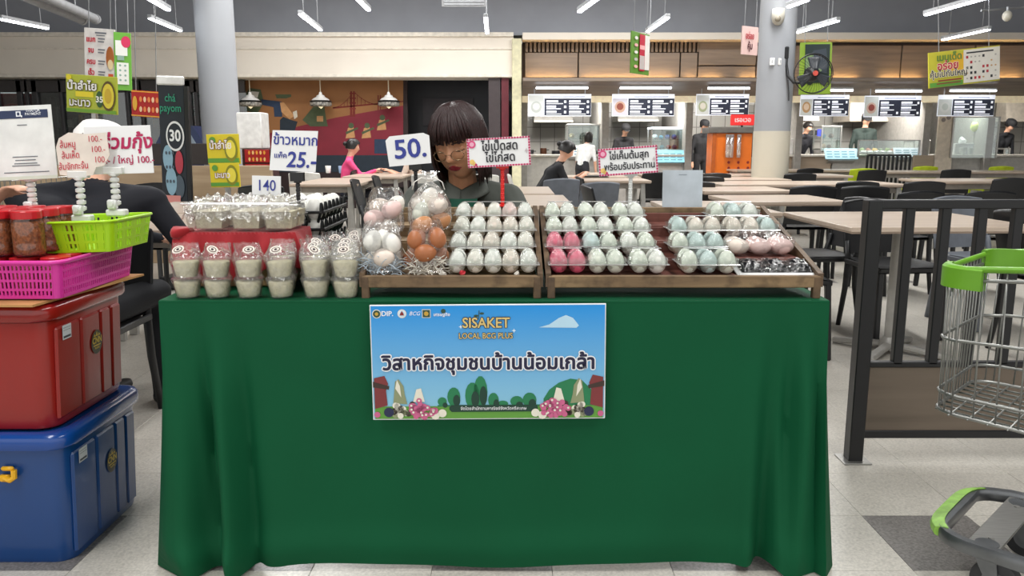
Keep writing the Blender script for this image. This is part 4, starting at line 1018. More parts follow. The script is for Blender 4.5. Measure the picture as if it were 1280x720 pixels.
# small brown phone-like strip and red pen seen in front of the woman
# ================================================================ LEFT FOREGROUND: tote boxes, baskets, jars, stands
def tote(x1, y0, y1, z0, z1, hexb, hexl, label, emb, w_=.62, kids=None):
    """rib-sided storage box with an overhanging lid; x1 = right side, y0 = front"""
    cx = x1-w_/2; cy = (y0+y1)/2; t = thing('storage_box', label, 'storage box', (cx, cy, z0)); H = z1-z0; d_ = y1-y0
    bm_ = M('tote_'+hexb[1:], hexb, .28, noise_s=3, amt=.06, bump=.03, bump_s=20, coat=.2); lm_ = M('tote_lid_'+hexl[1:], hexl, .25, noise_s=3, amt=.05, coat=.3)
    tp = .03; rc = .05
    def ring(hw, hd, z, r):
        pts = []
        for qx, qy, a0 in ((1, -1, -pi/2), (1, 1, 0), (-1, 1, pi/2), (-1, -1, pi)):
            for k in range(7): a = a0+k*pi/12; pts.append((qx*(hw-r)+r*cos(a), qy*(hd-r)+r*sin(a), z))
        return pts
    mb = MB(); rings = [ring(w_/2-tp, d_/2-tp, 0, rc), ring(w_/2-tp+.004, d_/2-tp+.004, .012, rc), ring(w_/2-.012, d_/2-.012, H-.05, rc)]
    n = len(rings[0]); vs = [p for r in rings for p in r]; fs = [tuple(range(n-1, -1, -1))]
    for k in range(2):
        for j in range(n): fs.append((k*n+j, k*n+(j+1) % n, (k+1)*n+(j+1) % n, (k+1)*n+j))
    fs.append(tuple(2*n+j for j in range(n))); mb.add(vs, fs); mb.build('box_body', bm_, t, 'auto')
    mb = MB(); prof = [(0, -.002, .0), (.012, .0, .0), (.016, .008, 0), (.016, .032, 0), (.010, .042, 0), (-.004, .046, 0), (-.03, .040, 0)]
    rings = [ring(w_/2-.012+p[0], d_/2-.012+p[0], H-.05+p[1]+.004, rc+.005) for p in prof]; vs = [p for r in rings for p in r]; fs = []
    for k in range(len(rings)-1):
        for j in range(n): fs.append((k*n+j, k*n+(j+1) % n, (k+1)*n+(j+1) % n, (k+1)*n+j))
    fs.append(tuple((len(rings)-1)*n+j for j in range(n))); fs.append(tuple(range(n-1, -1, -1))); mb.add(vs, fs); mb.build('lid', lm_, t, 'auto', ang=50)
    # raised side panels between recessed grooves on the right side (leaning with the taper)
    lean = atan2(tp-.012, H-.05)
    for k, (a, b) in enumerate(((-.40, -.14), (-.12, .10), (.12, .24), (.26, .38))):
        a *= d_*1.0; b *= d_*1.0
        MB().box((w_/2-.0195, (a+b)/2, (H-.05)/2), (.012, b-a, H-.09), .005, Matrix.Rotation(lean, 3, 'Y')).build('side_panel', bm_, t)
    # white sticker and round gold emblem
    R_ = Matrix.Rotation(pi/2, 4, 'Z')
    s_ = bpy.data.objects.new('emblem_plate', None)
    def on_side(mbx, yy, zz, name, mats, lay=0):
        xx = w_/2-.0115-(H/2-zz)*math.tan(lean)*1+lay
        o = mbx.build(name, mats, t); o.location = (xx+.0015, yy, zz); o.rotation_euler = (0, lean, pi/2); o.rotation_euler = (Matrix.Rotation(lean, 3, 'Y') @ Matrix.Rotation(pi/2, 3, 'Z')).to_euler(); return o
    mb = MB(); mb.rect(-.022, -.02, .022, .02, 1); on_side(mb, -.30*d_, H-.09, 'sticker', pm('#c9ccd0')); mb = MB(); mb.rect(-.018, -.016, .018, -.010, 2); mb.rect(-.018, .012, .018, .013, 2); mb.rect(-.018, .005, .018, .006, 2); on_side(mb, -.30*d_, H-.09, 'sticker_print', pm('#3a3d45'))
    mb = MB(); mb.disc(0, 0, .031, .036, 1, 28); on_side(mb, emb[0], emb[1], 'emblem_disc', pm('#3b3524'))
    gold = pm('#c9a92c')
    mb = MB(); mb.flat([(-.019, .018), (-.012, .026), (-.006, .018), (0, .032), (.006, .018), (.012, .026), (.019, .018)], 2); mb.rect(-.02, -.012, .02, -.008, 2); on_side(mb, emb[0], emb[1], 'emblem_crown', gold)
    for s, size, zz in (('CNN', .026, .005), ('PLASTIC', .008, -.018)):
        o = text(s, size, gold, None, (0, zz), 3, bold=.04, sx=.9); o.parent = t; xx = w_/2-.0115-(H/2-emb[1])*math.tan(lean)
        o.location = (xx+.0015, emb[0], emb[1]); o.rotation_euler = (Matrix.Rotation(lean, 3, 'Y') @ Matrix.Rotation(pi/2, 3, 'Z')).to_euler()
    return t
tb = tote(-1.20, 2.035, 2.50, .0, .385, '#123f7a', '#0d4390', 'large blue lidded storage box on the floor under the red one', (.02, .21))
tr = tote(-1.215, 2.045, 2.50, .387, .735, '#8f1c17', '#86150f', 'large red lidded storage box stacked on the blue storage box', (.02, .19))
mb = MB(); mb.tube([(0, 0, -.012), (.018, -.006, -.016), (.03, -.006, -.008), (.03, -.004, .012)], .008, 8); mb.box((.01, .002, .014), (.034, .012, .012), .004); mb.box((.0, .004, -.014), (.03, .014, .02), .004)
o = mb.build('latch', M('latch_yellow', '#e0a918', .35), tb, 'auto'); q = P(14, 590, 2.05); o.location = (q.x-tb.location.x-.012, q.y-tb.location.y-.012, q.z); o['label'] = 'yellow latch'
# cardboard sheet
zc = .735
mb = MB(); mb.add([(-1.85, 2.03, 0), (-1.235, 2.02, 0), (-1.165, 2.50, .004), (-1.85, 2.52, 0), (-1.85, 2.03, .006), (-1.235, 2.02, .006), (-1.165, 2.50, .010), (-1.85, 2.52, .006)], [(0, 3, 2, 1), (4, 5, 6, 7), (0, 1, 5, 4), (1, 2, 6, 5), (2, 3, 7, 6), (3, 0, 4, 7)])
o = mb.build('cardboard_sheet', M('card_tan', '#b98a55', .85, noise_s=12, amt=.1), None, loc=(0, 0, zc+.001)); tag(o, 'tan cardboard sheet lying on top of the red storage box', 'cardboard')
# baskets
def basket(cx, cy, z0, w0, d0, H, hexc, label, cols, rws, slot, rimw=.012, bulge=.012, square=False):
    t = thing('plastic_basket', label, 'basket', (cx, cy, z0)); m = M('basket_'+hexc[1:], hexc, .35, noise_s=5, amt=.05)
    ang_t = bulge/H
    MB().box((0, 0, .003), (w0-.01, d0-.01, .005), .002).build('basket_floor', m, t)
    mb = MB(); inner = []
    for s in (-1, 1):
        for side, L, off in (('f', w0, d0/2), ('s', d0, w0/2)):
            n = cols if side == 'f' else int(cols*d0/w0); th = .0028
            def pt(u, v, dep):
                # u along, v up 0..1
                o_ = off+bulge*v+dep; a = (u-.5)*(L-.03+2*bulge*v)
                return (a, s*o_, .002+v*H) if side == 'f' else (s*o_, a, .002+v*H)
            # frame made of vertical ribs and horizontal bands -> real openings
            pitch = 1/n
            for i in range(n+1):
                w_ = .5*(1-slot)*pitch; u0, u1 = max(0, i*pitch-w_), min(1, i*pitch+w_)
                if square and i % 4 == 0: u0, u1 = max(0, i*pitch-3*w_), min(1, i*pitch+3*w_)
                for d1, d2 in ((0, th),):
                    vs = [pt(u0, 0, d1), pt(u1, 0, d1), pt(u1, 1, d1), pt(u0, 1, d1), pt(u0, 0, d2), pt(u1, 0, d2), pt(u1, 1, d2), pt(u0, 1, d2)]
                    mb.add(vs, [(0, 1, 2, 3), (7, 6, 5, 4), (0, 3, 7, 4), (1, 5, 6, 2)])
            for j in range(rws+1):
                hh = .16/rws if 0 < j < rws else .11; v0, v1 = max(0, j/rws-hh/1.2), min(1, j/rws+hh/1.2)
                vs = [pt(0, v0, -.0002), pt(1, v0, -.0002), pt(1, v1, -.0002), pt(0, v1, -.0002), pt(0, v0, th+.0002), pt(1, v0, th+.0002), pt(1, v1, th+.0002), pt(0, v1, th+.0002)]
                mb.add(vs, [(0, 1, 2, 3), (7, 6, 5, 4), (3, 2, 6, 7), (0, 4, 5, 1)])
    mb.build('basket_wall', m, t, kind='stuff')
    mb = MB()
    for sx in (-1, 1):
        for sy in (-1, 1): 
            vs = []; 
            for v in (0, 1):
                for k in range(6):
                    a = k*pi/10; r = .017; ex = w0/2+bulge*v-.015; ey = d0/2+bulge*v-.015; vs.append((sx*(ex+r*cos(a)*1.0), sy*(ey+r*sin(a)), .002+v*H))
            mb.add(vs, [(k, k+1, 6+k+1, 6+k) for k in range(5)])
    mb.build('corner_wall', m, t, True, kind='stuff')
    W2, D2 = w0/2+bulge+.006, d0/2+bulge+.006; r = .03; pts = []
    for qx, qy, a0 in ((1, -1, -pi/2), (1, 1, 0), (-1, 1, pi/2), (-1, -1, pi)):
        for k in range(6): a = a0+k*pi/10; pts.append((qx*(W2-r)+r*cos(a), qy*(D2-r)+r*sin(a), H+.002))
    mb = MB(); mb.tube(pts, rimw/2, 8, closed=True); mb.build('rim', m, t, True)
    return t
basket(-1.385, 2.275, zc+.011, .38, .40, .098, '#d2359a', 'magenta slotted plastic basket on the cardboard sheet atop the red box', 34, 4, .5)
gb = basket(-1.21, 2.325, .851, .19, .23, .085, '#a6d81c', 'lime green perforated plastic basket resting on the magenta basket', 13, 3, .55, .008, .014, True)
gb.rotation_euler = (0, -.03, 0)
# jars: lower layer inside the basket and upper layer standing on their lids
JG = clear('jar_plastic', '#ffffff', .03, .06, haze=.01); JR = M('jar_relish', '#96552f', .85, spec=.1, noise_s=130, amt=.5, bump=.6, bump_s=160); JL = M('jar_lid', '#c01a24', .35)
def jar_proto():
    t = thing('relish_jar', '', 'jar')
    mb = MB(); mb.shell([(.03, 0), (.0385, .004), (.0395, .01), (.0395, .026), (.0388, .03), (.0395, .034), (.0395, .07), (.0385, .078), (.0365, .082), (.036, .088)], n=26); mb.build('jar_wall', JG, t, True)
    mb = MB(); mb.lathe([(.029, .003), (.037, .006), (.038, .01), (.038, .07), (.034, .077), (.001, .078)], n=26); mb.build('relish', JR, t, True)
    mb = MB(); mb.lathe([(.0365, .083), (.037, .084), (.037, .098), (.035, .100), (.001, .1)], n=36, fn=lambda p, i, j: Vector((p.x*(1+.012*(j % 2)), p.y*(1+.012*(j % 2)), p.z))); mb.build('jar_lid', JL, t)
    return t
J0 = jar_proto(); J0.location = (0, 0, 0); fj = [True]
def jar(loc, label, group='relish jars with red lids'):
    o = J0 if fj[0] else copy_tree(J0); fj[0] = False; o.location = loc; o['label'] = label; o['group'] = group; o.rotation_euler[2] = random.random()*6; o.scale = (1, 1, 1.22 if label[0] == 'u' else 1)
for r in range(3):
    for c in range(3):
        jar((-1.235-c*.083, 2.135+r*.083+.01, zc+.016), 'lower jar of brown relish inside the magenta basket, %s row, %s from right' % (ORD[r], ORD[c]))
zj = zc+.016+.1025
for r in range(3):
    for c in range(3):
        x = -1.296-c*.083-.0*r; y = 2.135+r*.083
        jar((x, y, zj), 'upper jar of brown relish with red lid, %s row, %s from right' % (ORD[r], ORD[c]))
# milky clip stands in the green basket, holding the cards
def chainstand(px, py_top, py_bot, Y, label):
    a = P(px, py_top, Y); b = P(px, py_bot, Y); t = thing('clip_stand', label, 'stand', (b.x, Y, b.z)); H = a.z-b.z
    mb = MB(); mb.box((0, 0, .01), (.055, .03, .02), .004); mb.build('base', WTP, t); mb = MB(); mb.box((-.006, -.012, .034), (.026, .018, .028), .004); mb.cyl((-.006, -.024, .036), (-.006, .0, .036), .007, n=10); mb.build('hinge', WTP, t, 'auto')
    mb = MB(); n = 6
    for i in range(n):
        z = .03+i*(H-.03)/n; mb.lathe([(.006, z), (.0125, z+.004), (.0125, z+.012), (.006, z+.016), (.006, z+(H-.03)/n)], n=10)
    mb.build('jointed_arm', WTP, t, 'auto')
    mb = MB(); mb.box((0, -.008, H+.002), (.056, .005, .02), .002); mb.box((0, .008, H+.002), (.056, .005, .02), .002); mb.box((0, 0, H-.006), (.03, .02, .01), .003); mb.build('clip_jaw', WTP, t)
chainstand(43, 222, 272, 2.34, 'milky white clip stand holding the payment sign behind the jars')
chainstand(104, 219, 277, 2.28, 'left milky clip stand in the green basket holding the handwritten card')
chainstand(147, 214, 270, 2.30, 'right milky clip stand in the green basket holding the printed card')
PS = M('sign_plastic', '#dfe2df', .3)
t, a, b = card(-8, 133, 68, 224, 2.33, 'white payment sign with navy header band above the jars', name='payment_sign', cat='sign', roll=-2.5, mat=PS)
mb = MB(); mb.rect(-a*.46, b*.33, a*.44, b*.44, 2); mb.build('header', pm('#1c2c50'), t)
mb = MB(); mb.rect(-a*.08, b*.355, a*.0, b*.425, 3); mb.rect(-a*.0, b*.345, a*.02, b*.37, 3); mb.build('logo_mark', pm('#e9eef2'), t, kind='stuff'); mb = MB(); mb.rect(-a*.06, b*.37, -a*.02, b*.41, 4); mb.build('logo_hole', pm('#1c2c50'), t)
text('THAI QR\nPAYMENT', b*.05, pm('#e9eef2'), t, (a*.2, b*.405), 3, bold=.01)
mb = MB()
for zz, ww in ((.24, .16), (-.19, .42), (-.235, .34), (-.28, .38), (-.31, .46), (-.40, .75)): mb.rect(-a*ww/2, b*zz-.0012, a*ww/2, b*zz+.0012, 2)
mb.build('fine_print', pm('#5d636b'), t, kind='stuff')
mb = MB(); mb.mi = 0; mb.rect(-a*.5, -b*.5, a*.5, -b*.455, 2); mb.build('lower_band', pm('#cfd8c8'), t)
t, a, b = card(70, 163, 137, 220, 2.275, 'cream card with torn rounded corner, red handwritten prices, at the left', roll=-7, mat=M('card_cream', '#ddd3c8', .6), poly=[(.1, .12), (.3, .02), (.62, .1), (1.0, .12), (.99, .62), (.93, .7), (.86, .82), (.7, .84), (.62, 1), (.25, .98), (.0, .9), (.02, .3)])
for k, s in enumerate(('ส้มหมู', 'ส้มเห็ด', 'ส้มจักกะจั่น')): text(s, b*.2, INKR, t, (-a*(.25-.02*k), b*(.22-.24*k)), 3, roll=-.06, sx=.75, bold=.01)
for k in range(3): text('100.-', b*.19, INKR, t, (a*(.27+.03*k), b*(.27-.23*k)), 3, roll=-.1, sx=.85, bold=-.005)
t, a, b = card(107, 158, 190, 217, 2.31, 'white printed card with red lettering behind the cream price card', roll=-1.5, tilt=-.05)
text('ร่วมกุ้ง', b*.40, pm('#b01552'), t, (a*.13, b*.15), 3, bold=.03, shear=.15); text('.- / ใหญ่ 100.-', b*.2, pm('#b01552'), t, (a*.16, -b*.22), 3, bold=.015, sx=.95)
# ================================================================ PEOPLE
SKIN = M('skin_tan', '#b98668', .5, noise_s=40, amt=.05, sss=.15); SKL = M('skin_light', '#d3a288', .5, noise_s=40, amt=.05)
LIP = M('lipstick', '#8d2230', .35); DKH = M('hair_black', '#15110f', .38, noise_s=40, amt=.3, stretch=(6, 6, .5))
def head_mb(nu=28, nv=22, T=None, detail=True):
    """head centred between the ears, facing -Y, about 0.225 tall"""
    mb = MB()
    if T is not None: mb.T = T
    def g(x, s): return exp(-(x/s)**2)
    vs = []; fs = []
    for j in range(nv+1):
        ph = pi*j/nv
        for i in range(nu):
            th = 2*pi*i/nu
            # denser toward the face
            th2 = th
            dx, dy, dz = sin(ph)*sin(th2), -sin(ph)*cos(th2), cos(ph)
            x, y, z = dx*.073, dy*.092, dz*.112
            if z < 0:
                k = -z/.112; x *= 1-.30*k**1.6; y = y*(1-.16*k**2)-(.006*k if dy < 0 else -.0)
                if dy > 0: y *= 1-.35*k
            if dy < -.1:
                f = sstep(.1, .5, -dy)
                nose = g(x, .011+.006*sstep(.01, -.03, z))*(.021*sstep(.02, -.030, z))*(1-sstep(-.030, -.041, z)); y -= nose*f
                y += f*.010*g(abs(x)-.031, .016)*g(z-.006, .011)                 # eye sockets
                y -= f*.0065*g(abs(x)-.030, .013)*g(z-.004, .0075)                # lids over the eyes
                y -= f*.004*g(abs(x)-.028, .02)*g(z-.022, .007)                   # brows
                y -= f*.005*g(abs(x)-.038, .018)*g(z+.024, .018)                  # cheeks
                y -= f*.0055*g(x, .020)*(g(z+.053, .0045)+1.1*g(z+.063, .0055)); y += f*.003*g(x, .024)*g(z+.058, .0018)
                y -= f*.006*g(x, .018)*g(z+.094, .013)                            # chin
            vs.append((x, y, z))
    for j in range(nv):
        for i in range(nu): fs.append((j*nu+i, (j+1)*nu+i, (j+1)*nu+(i+1) % nu, j*nu+(i+1) % nu))
    mb.add(vs, fs)
    for s in (-1, 1):                                                           # ears
        mb.ball((s*.074, .008, -.006), (.008, .016, .030), 10, 7)
    return mb
def cap(mb, p, q, r0, r1, n=12):
    p = Vector(p); q = Vector(q); d = (q-p); L = d.length; d = d.normalized() if L > 1e-6 else Vector((0, 0, 1))
    pts = []; rs = []
    for a in (.05, .4, .8, 1.2, 1.5): pts.append(p-d*r0*cos(a)); rs.append(r0*sin(a))
    pts.append(p); rs.append(r0); pts.append(q); rs.append(r1)
    for a in (1.5, 1.2, .8, .4, .05): pts.append(q+d*r1*cos(a)); rs.append(r1*sin(a))
    mb.tube(pts, rs, n)
def fuse(name, mb, voxel, mats, matfn, parent, smooth_it=3):
    """join overlapping volumes into one continuous skin"""
    me = mb.mesh('t', mats[0]); o = bpy.data.objects.new('t', me); COL.objects.link(o)
    m = o.modifiers.new('r', 'REMESH'); m.mode = 'VOXEL'; m.voxel_size = voxel
    s = o.modifiers.new('s', 'SMOOTH'); s.factor = .5; s.iterations = smooth_it
    bpy.context.view_layer.update()
    m2 = bpy.data.meshes.new_from_object(o.evaluated_get(bpy.context.evaluated_depsgraph_get())); bpy.data.objects.remove(o)
    m2.materials.clear()
    for q in mats: m2.materials.append(q)
    if len(mats) > 1:
        for p in m2.polygons: p.material_index = matfn(p.center)
    m2.polygons.foreach_set('use_smooth', [True]*len(m2.polygons))
    m2.name = name; b = bpy.data.objects.new(name, m2); COL.objects.link(b)
    if parent is not None: b.parent = parent
    return b
def ik(S, T, l1, l2, hint):
    S, T = Vector(S), Vector(T); d = T-S; L = min(d.length, l1+l2-.005); d.normalize(); T = S+d*L
    a = (l1*l1-l2*l2+L*L)/(2*L); h = sqrt(max(l1*l1-a*a, 0)); hv = Vector(hint); hv = (hv-d*hv.dot(d)).normalized()
    return S+d*a+hv*h, T
def hand(mb, W, d, up, side, s=1.0, curl=.5, segs=None):
    """palm, four unequal fingers and a side thumb; W wrist, d pointing direction, up back of hand"""
    d = Vector(d).normalized(); up = Vector(up); up = (up-d*up.dot(d)).normalized(); x = d.cross(up)*side
    W = Vector(W)
    for k in range(4): cap(mb, W+x*(-.022+.0145*k)*s*.7, W+d*.078*s+x*(-.030+.02*k)*s, .013*s, .0105*s, 8)
    for k, L in enumerate((.068, .078, .074, .058)):
        p = W+d*.078*s+x*(-.030+.02*k)*s; c = curl
        q = p+(d*cos(c*.6)-up*sin(c*.6))*L*.45*s; r = q+(d*cos(c*1.5)-up*sin(c*1.5))*L*.32*s; e = r+(d*cos(c*2.3)-up*sin(c*2.3))*L*.24*s
        cap(mb, p, q, .0095*s, .009*s, 8); cap(mb, q, r, .009*s, .008*s, 8); cap(mb, r, e, .008*s, .007*s, 8)
    p = W+d*.02*s-x*.026*s; q = p+(d*.6-x*.75-up*.25)*.045*s; r = q+(d*.9-x*.3-up*.3)*.034*s
    cap(mb, p, q, .0125*s, .0105*s, 8); cap(mb, q, r, .0105*s, .0085*s, 8)
def hair_cap(T, style, m, parent, name='hair', seed=1):
    mb = MB(); mb.T = T; nu, nv = 72, 40
    vs = []; keep = {}; fs = []
    low = {'bob': -.115, 'short': -.02, 'bun': -.03, 'cap': -.05}[style]
    for j in range(nv+1):
        for i in range(nu):
            th = 2*pi*i/nu; az = abs((th+pi) % (2*pi)-pi)      # 0 = face front
            v = j/nv
            # lower edge by azimuth
            if style == 'bob':
                front = .042+.005*sin(th*9+seed)
                zl = lerp(front, low, sstep(.86, 1.1, az))+.006*sin(th*13+seed)
            else:
                zl = lerp(.052, low, sstep(.7, 1.3, az))
            zt = .128; tt = v
            ang = tt*pi/2
            if tt < .6: a = tt/.6*pi/2; r = sin(a); z = lerp(.012, zt, cos(a)) if zl < .012 else lerp(max(zl, .012), zt, cos(a))
            else: r = 1; z = lerp(.012 if zl < .012 else zl, min(zl, .012) if zl < .012 else zl-.0001*(tt-.6), (tt-.6)/.4)
            rx, ry = .088, .108
            if z < 0: k = min(1, -z/.11); rx *= 1+.07*sin(k*pi)-.10*k; ry *= 1-.12*k
            cl = 1+.016*sin(th*27+seed+3*noise.noise(Vector((th*2, z*9, seed))))*sstep(.1, .5, tt)+.02*noise.noise(Vector((cos(th)*3, sin(th)*3, z*12+seed)))
            x = r*sin(th)*rx*cl; y = -r*cos(th)*ry*cl+.004; 
            vs.append((x, y, z))
    for j in range(nv):
        for i in range(nu): fs.append((j*nu+i, (j+1)*nu+i, (j+1)*nu+(i+1) % nu, j*nu+(i+1) % nu))
    # inner wall for thickness
    n0 = len(vs)
    vs += [(x*.9, y*.9, z-.004) for x, y, z in vs]
    fs += [(a+n0, d+n0, c+n0, b+n0) for a, b, c, d in fs]
    fs += [(nv*nu+i, nv*nu+i+n0, nv*nu+(i+1) % nu+n0, nv*nu+(i+1) % nu) for i in range(nu)]
    mb.add(vs, fs)
    if style == 'bun': mb.ball((0, .115, .035), (.034, .034, .034), 14, 9)
    return mb.build(name, m, parent, True)
def Rm(rx=0, ry=0, rz=0): return (Matrix.Rotation(rz, 4, 'Z') @ Matrix.Rotation(rx, 4, 'X') @ Matrix.Rotation(ry, 4, 'Y'))

def person(label, loc, rz, top, bottom, skin=None, hdz=0, hair='short', hairc=None, pose='stand', lean=0, hp=0, hy=0, hands=None, scale=1.0, sleeve='long', cat='person', hatc=None, extra=None, shoulder=1.0, group=None):
    skin = skin or SKL
    t = thing('person', label, cat, loc, rz, group); t.scale = (scale,)*3
    hipz = .92 if pose == 'stand' else .52
    hip = Vector((0, 0, hipz)); ch = hip+Vector((0, -sin(lean)*.36, cos(lean)*.36)); nk = hip+Vector((0, -sin(lean)*.52, cos(lean)*.52))
    hc = nk+Vector((0, -sin(lean+.2)*.17-.01, cos(lean*.6)*.17+hdz))
    mb = MB(); segs = []
    def seg(p, q, r0, r1, k): cap(mb, p, q, r0, r1); segs.append((Vector(p), Vector(q), k, (r0+r1)/2))
    for s in (-1, 1):
        seg(hip+Vector((s*.07, 0, 0)), hip+Vector((s*.06, 0, .1)), .10, .095, 1)
        seg(hip+Vector((s*.05, 0, .1)), ch+Vector((s*.075, 0, -.02)), .095, .105, 0)
        sh = nk+Vector((s*.175*shoulder, .0, -.05)); seg(ch+Vector((s*.08, 0, .02)), sh+Vector((-s*.02, 0, 0)), .1, .06, 0); seg(nk+Vector((s*.03, 0, -.02)), sh, .05, .055, 0)
        if pose == 'stand':
            kn = hip+Vector((s*.1, -.02, -.45)); an = Vector((s*.11, .02, .07))
        else:
            kn = hip+Vector((s*.11, -.42, .0)); an = Vector((s*.12, -.40, .07))
        seg(hip+Vector((s*.09, 0, -.02)), kn, .085, .058, 1); seg(kn, an, .055, .038, 1); seg(an+Vector((0, .01, -.03)), an+Vector((0, -.15, -.035)), .036, .03, 3)
        tg = (hands or {}).get(s, sh+Vector((s*.06, -.03, -.52)))
        el, wr = ik(sh, tg, .28, .25, (s*.5, .3, -1))
        seg(sh, el, .048, .04, 0); mid = el.lerp(wr, .5); seg(el, mid, .038, .034, 0 if sleeve == 'long' else 2); seg(mid, wr, .034, .026, 0 if sleeve == 'long' else 2)
        d = (wr-el).normalized(); n0 = len(mb.v); hand(mb, wr, d, (0, 0, 1), s); segs.append((wr, wr+d*.17, 2, .03))
    seg(nk+Vector((0, 0, -.02)), hc+Vector((0, .01, -.05)), .052, .05, 2)
    HT = Matrix.Translation(hc) @ Rm(hp, 0, hy)
    h = head_mb(28, 22, HT); mb.add(h.v, h.f); segs.append((hc, hc+Vector((0, 0, .03)), 2, .09))
    def mf(c):
        best = 9; kk = 0
        for p, q, k, r in segs:
            d = q-p; u = max(0, min(1, (c-p).dot(d)/max(d.length_squared, 1e-9))); dist = (c-(p+d*u)).length-r
            if dist < best: best = dist; kk = k
        if kk == 2 and (c-nk).length < .17 and c.z < nk.z+.03: kk = 0
        return kk
    tm = M('cloth_'+top[1:], top, .85, noise_s=12, amt=.1, bump=.15, bump_s=30); bm2 = M('cloth_'+bottom[1:], bottom, .85, noise_s=12, amt=.1)
    fuse('body', mb, .0135, [tm, bm2, skin, M('shoe_dark', '#1d1c1e', .6)], mf, t)
    hm = hairc or DKH
    if hair: hair_cap(HT, hair if hair != 'hat' else 'short', hm, t)
    if hatc:
        mb = MB(); mb.T = HT; mb.shell([(.094, .028), (.097, .07), (.085, .11), (.05, .135), (1e-4, .14)], n=24, sy=1.18); mb.box((0, -.125, .035), (.13, .07, .008), .003); mb.build('cap', M('hat_'+hatc[1:], hatc, .8), t, 'auto')
    return t, HT, nk, ch, hip

# ---- the seller behind the table
WY = 2.93
hc_w = P(573, 179, WY); t = thing('person', 'woman seller in olive jacket and glasses looking down behind the egg crates', 'person', (hc_w.x, WY+.12, 0))
o_ = t.location
def Lw(px, py, Y): q = P(px, py, Y); return Vector((q.x-o_.x, q.y-o_.y, q.z))
H = Vector((.002, -.12, hc_w.z+.0)); HR = Rm(math.radians(17), math.radians(-5), math.radians(-17)); SCW = 1.12
HT = Matrix.Translation(H) @ HR @ Matrix.Scale(SCW, 4)
hipw = Vector((.02, .22, .50)); chw = Vector((.015, .06, .86)); nkw = Vector((.012, -.03, 1.015))
mb = MB()
for s in (-1, 1):
    cap(mb, hipw+Vector((s*.08, 0, 0)), chw+Vector((s*.06, .0, 0)), .11, .10); cap(mb, chw+Vector((s*.06, 0, 0)), nkw+Vector((s*.07, .02, -.085)), .09, .045)
    kn = hipw+Vector((s*.12, -.3, -.02)); an = Vector((s*.13, -.02, .08)); cap(mb, hipw+Vector((s*.09, 0, 0)), kn, .09, .06); cap(mb, kn, an, .058, .038); cap(mb, an, an+Vector((0, -.14, -.035)), .035, .03)
    sh = nkw+Vector((s*.165, .02, -.065)); tg = Vector((s*.1+.02, -.33, .86 if s < 0 else .87)); el, wr = ik(sh, tg, .27, .24, (s, .3, -1)); cap(mb, sh+Vector((0, 0, -.02)), el, .040, .034); cap(mb, el, wr, .036, .025); hand(mb, wr, (-s*.3, -1, -.15), (0, 0, 1), s, 1, .5)
cap(mb, nkw+Vector((0, .0, -.04)), H+Vector((.004, .035, -.07)), .056, .050)
h = head_mb(150, 110, HT); mb.add(h.v, h.f)
HTi = HT.inverted()
def mfw(c):
    q = HTi @ c
    if q.y < -.05 and abs(q.x) < .0235 and -.0695 < q.z < -.0485:
        if abs(q.z+.059)/.0105+ (abs(q.x)/.0235)**2 < 1.0: return 1
    return 0
SKW = M('skin_seller', '#c48d6c', .45, noise_s=30, amt=.06, sss=.2)
fuse('body', mb, .0036, [SKW, LIP], mfw, t, 2)
# eyes: lash lines, brows, lids
BR = M('brow_dark', '#1e1512', .6)
def curve_face(pts, r, nm, m, tr=HT):
    mb = MB(); mb.T = tr; mb.tube(pts, r, 6); return mb.build(nm, m, t, True)
def fy(x, z): # face surface depth
    yy = -.092*sqrt(max(0, 1-(x/.073)**2-(z/.112)**2)); return yy
for s in (-1, 1):
    curve_face([(s*(.016+.005*k), fy(s*(.016+.005*k), -.001)-.0005+.0022, -.0005-.0032*sin(k/6*pi)) for k in range(7)], [.0008, .0013, .0016, .0017, .0017, .0015, .0008], 'lash_line', BR)
    curve_face([(s*(.013+.006*k), fy(s*(.013+.006*k), .02)-.0035, .0205+.0045*sin((k+.6)/6*pi)) for k in range(7)], [.0016, .0022, .0023, .0021, .0018, .0014, .0007], 'eyebrow', BR)
    mb = MB(); mb.T = HT; mb.ball((s*.031, fy(.031, .004)+.010, .004), (.0125, .009, .0095), 16, 10); mb.build('eyelid', SKW, t, True)
    for nz in (-1, 1): pass
    mb = MB(); mb.T = HT; mb.ball((s*.0055, -.1085, -.0405), (.0028, .003, .0015), 8, 6); mb.build('nostril', M('nostril_dark', '#5a3228', .7), t, True)
# glasses
gl = bpy.data.objects.new('glasses', None); COL.objects.link(gl); 
gm = M('glasses_wire', '#8f7a60', .25, .9)
mb = MB(); mb.T = HT
for s in (-1, 1):
    mb.tube([(s*.030+.0205*cos(a*pi/12), -.104+.006*abs(cos(a*pi/12))*(1 if s*cos(a*pi/12) > 0 else 0), -.010+.0155*sin(a*pi/12)) for a in range(24)], .0011, 6, closed=True)
    mb.tube([(s*.0505, -.099, -.006), (s*.064, -.05, -.003), (s*.07, .0, -.003)], .0012, 6)
mb.tube([(-.0095, -.104, -.008), (0, -.111, -.005), (.0095, -.104, -.008)], .0011, 6)
bpy.data.objects.remove(gl)
mb.build('glasses', gm, t, True)
mb = MB(); mb.T = HT
for s in (-1, 1): mb.add([(s*.030+.0195*cos(a*pi/10), -.1035, -.010+.0145*sin(a*pi/10)) for a in range(20)], [tuple(range(20))])
mb.build('spectacle_lenses', clear('lens', '#f2efe8', .04, .03), t)
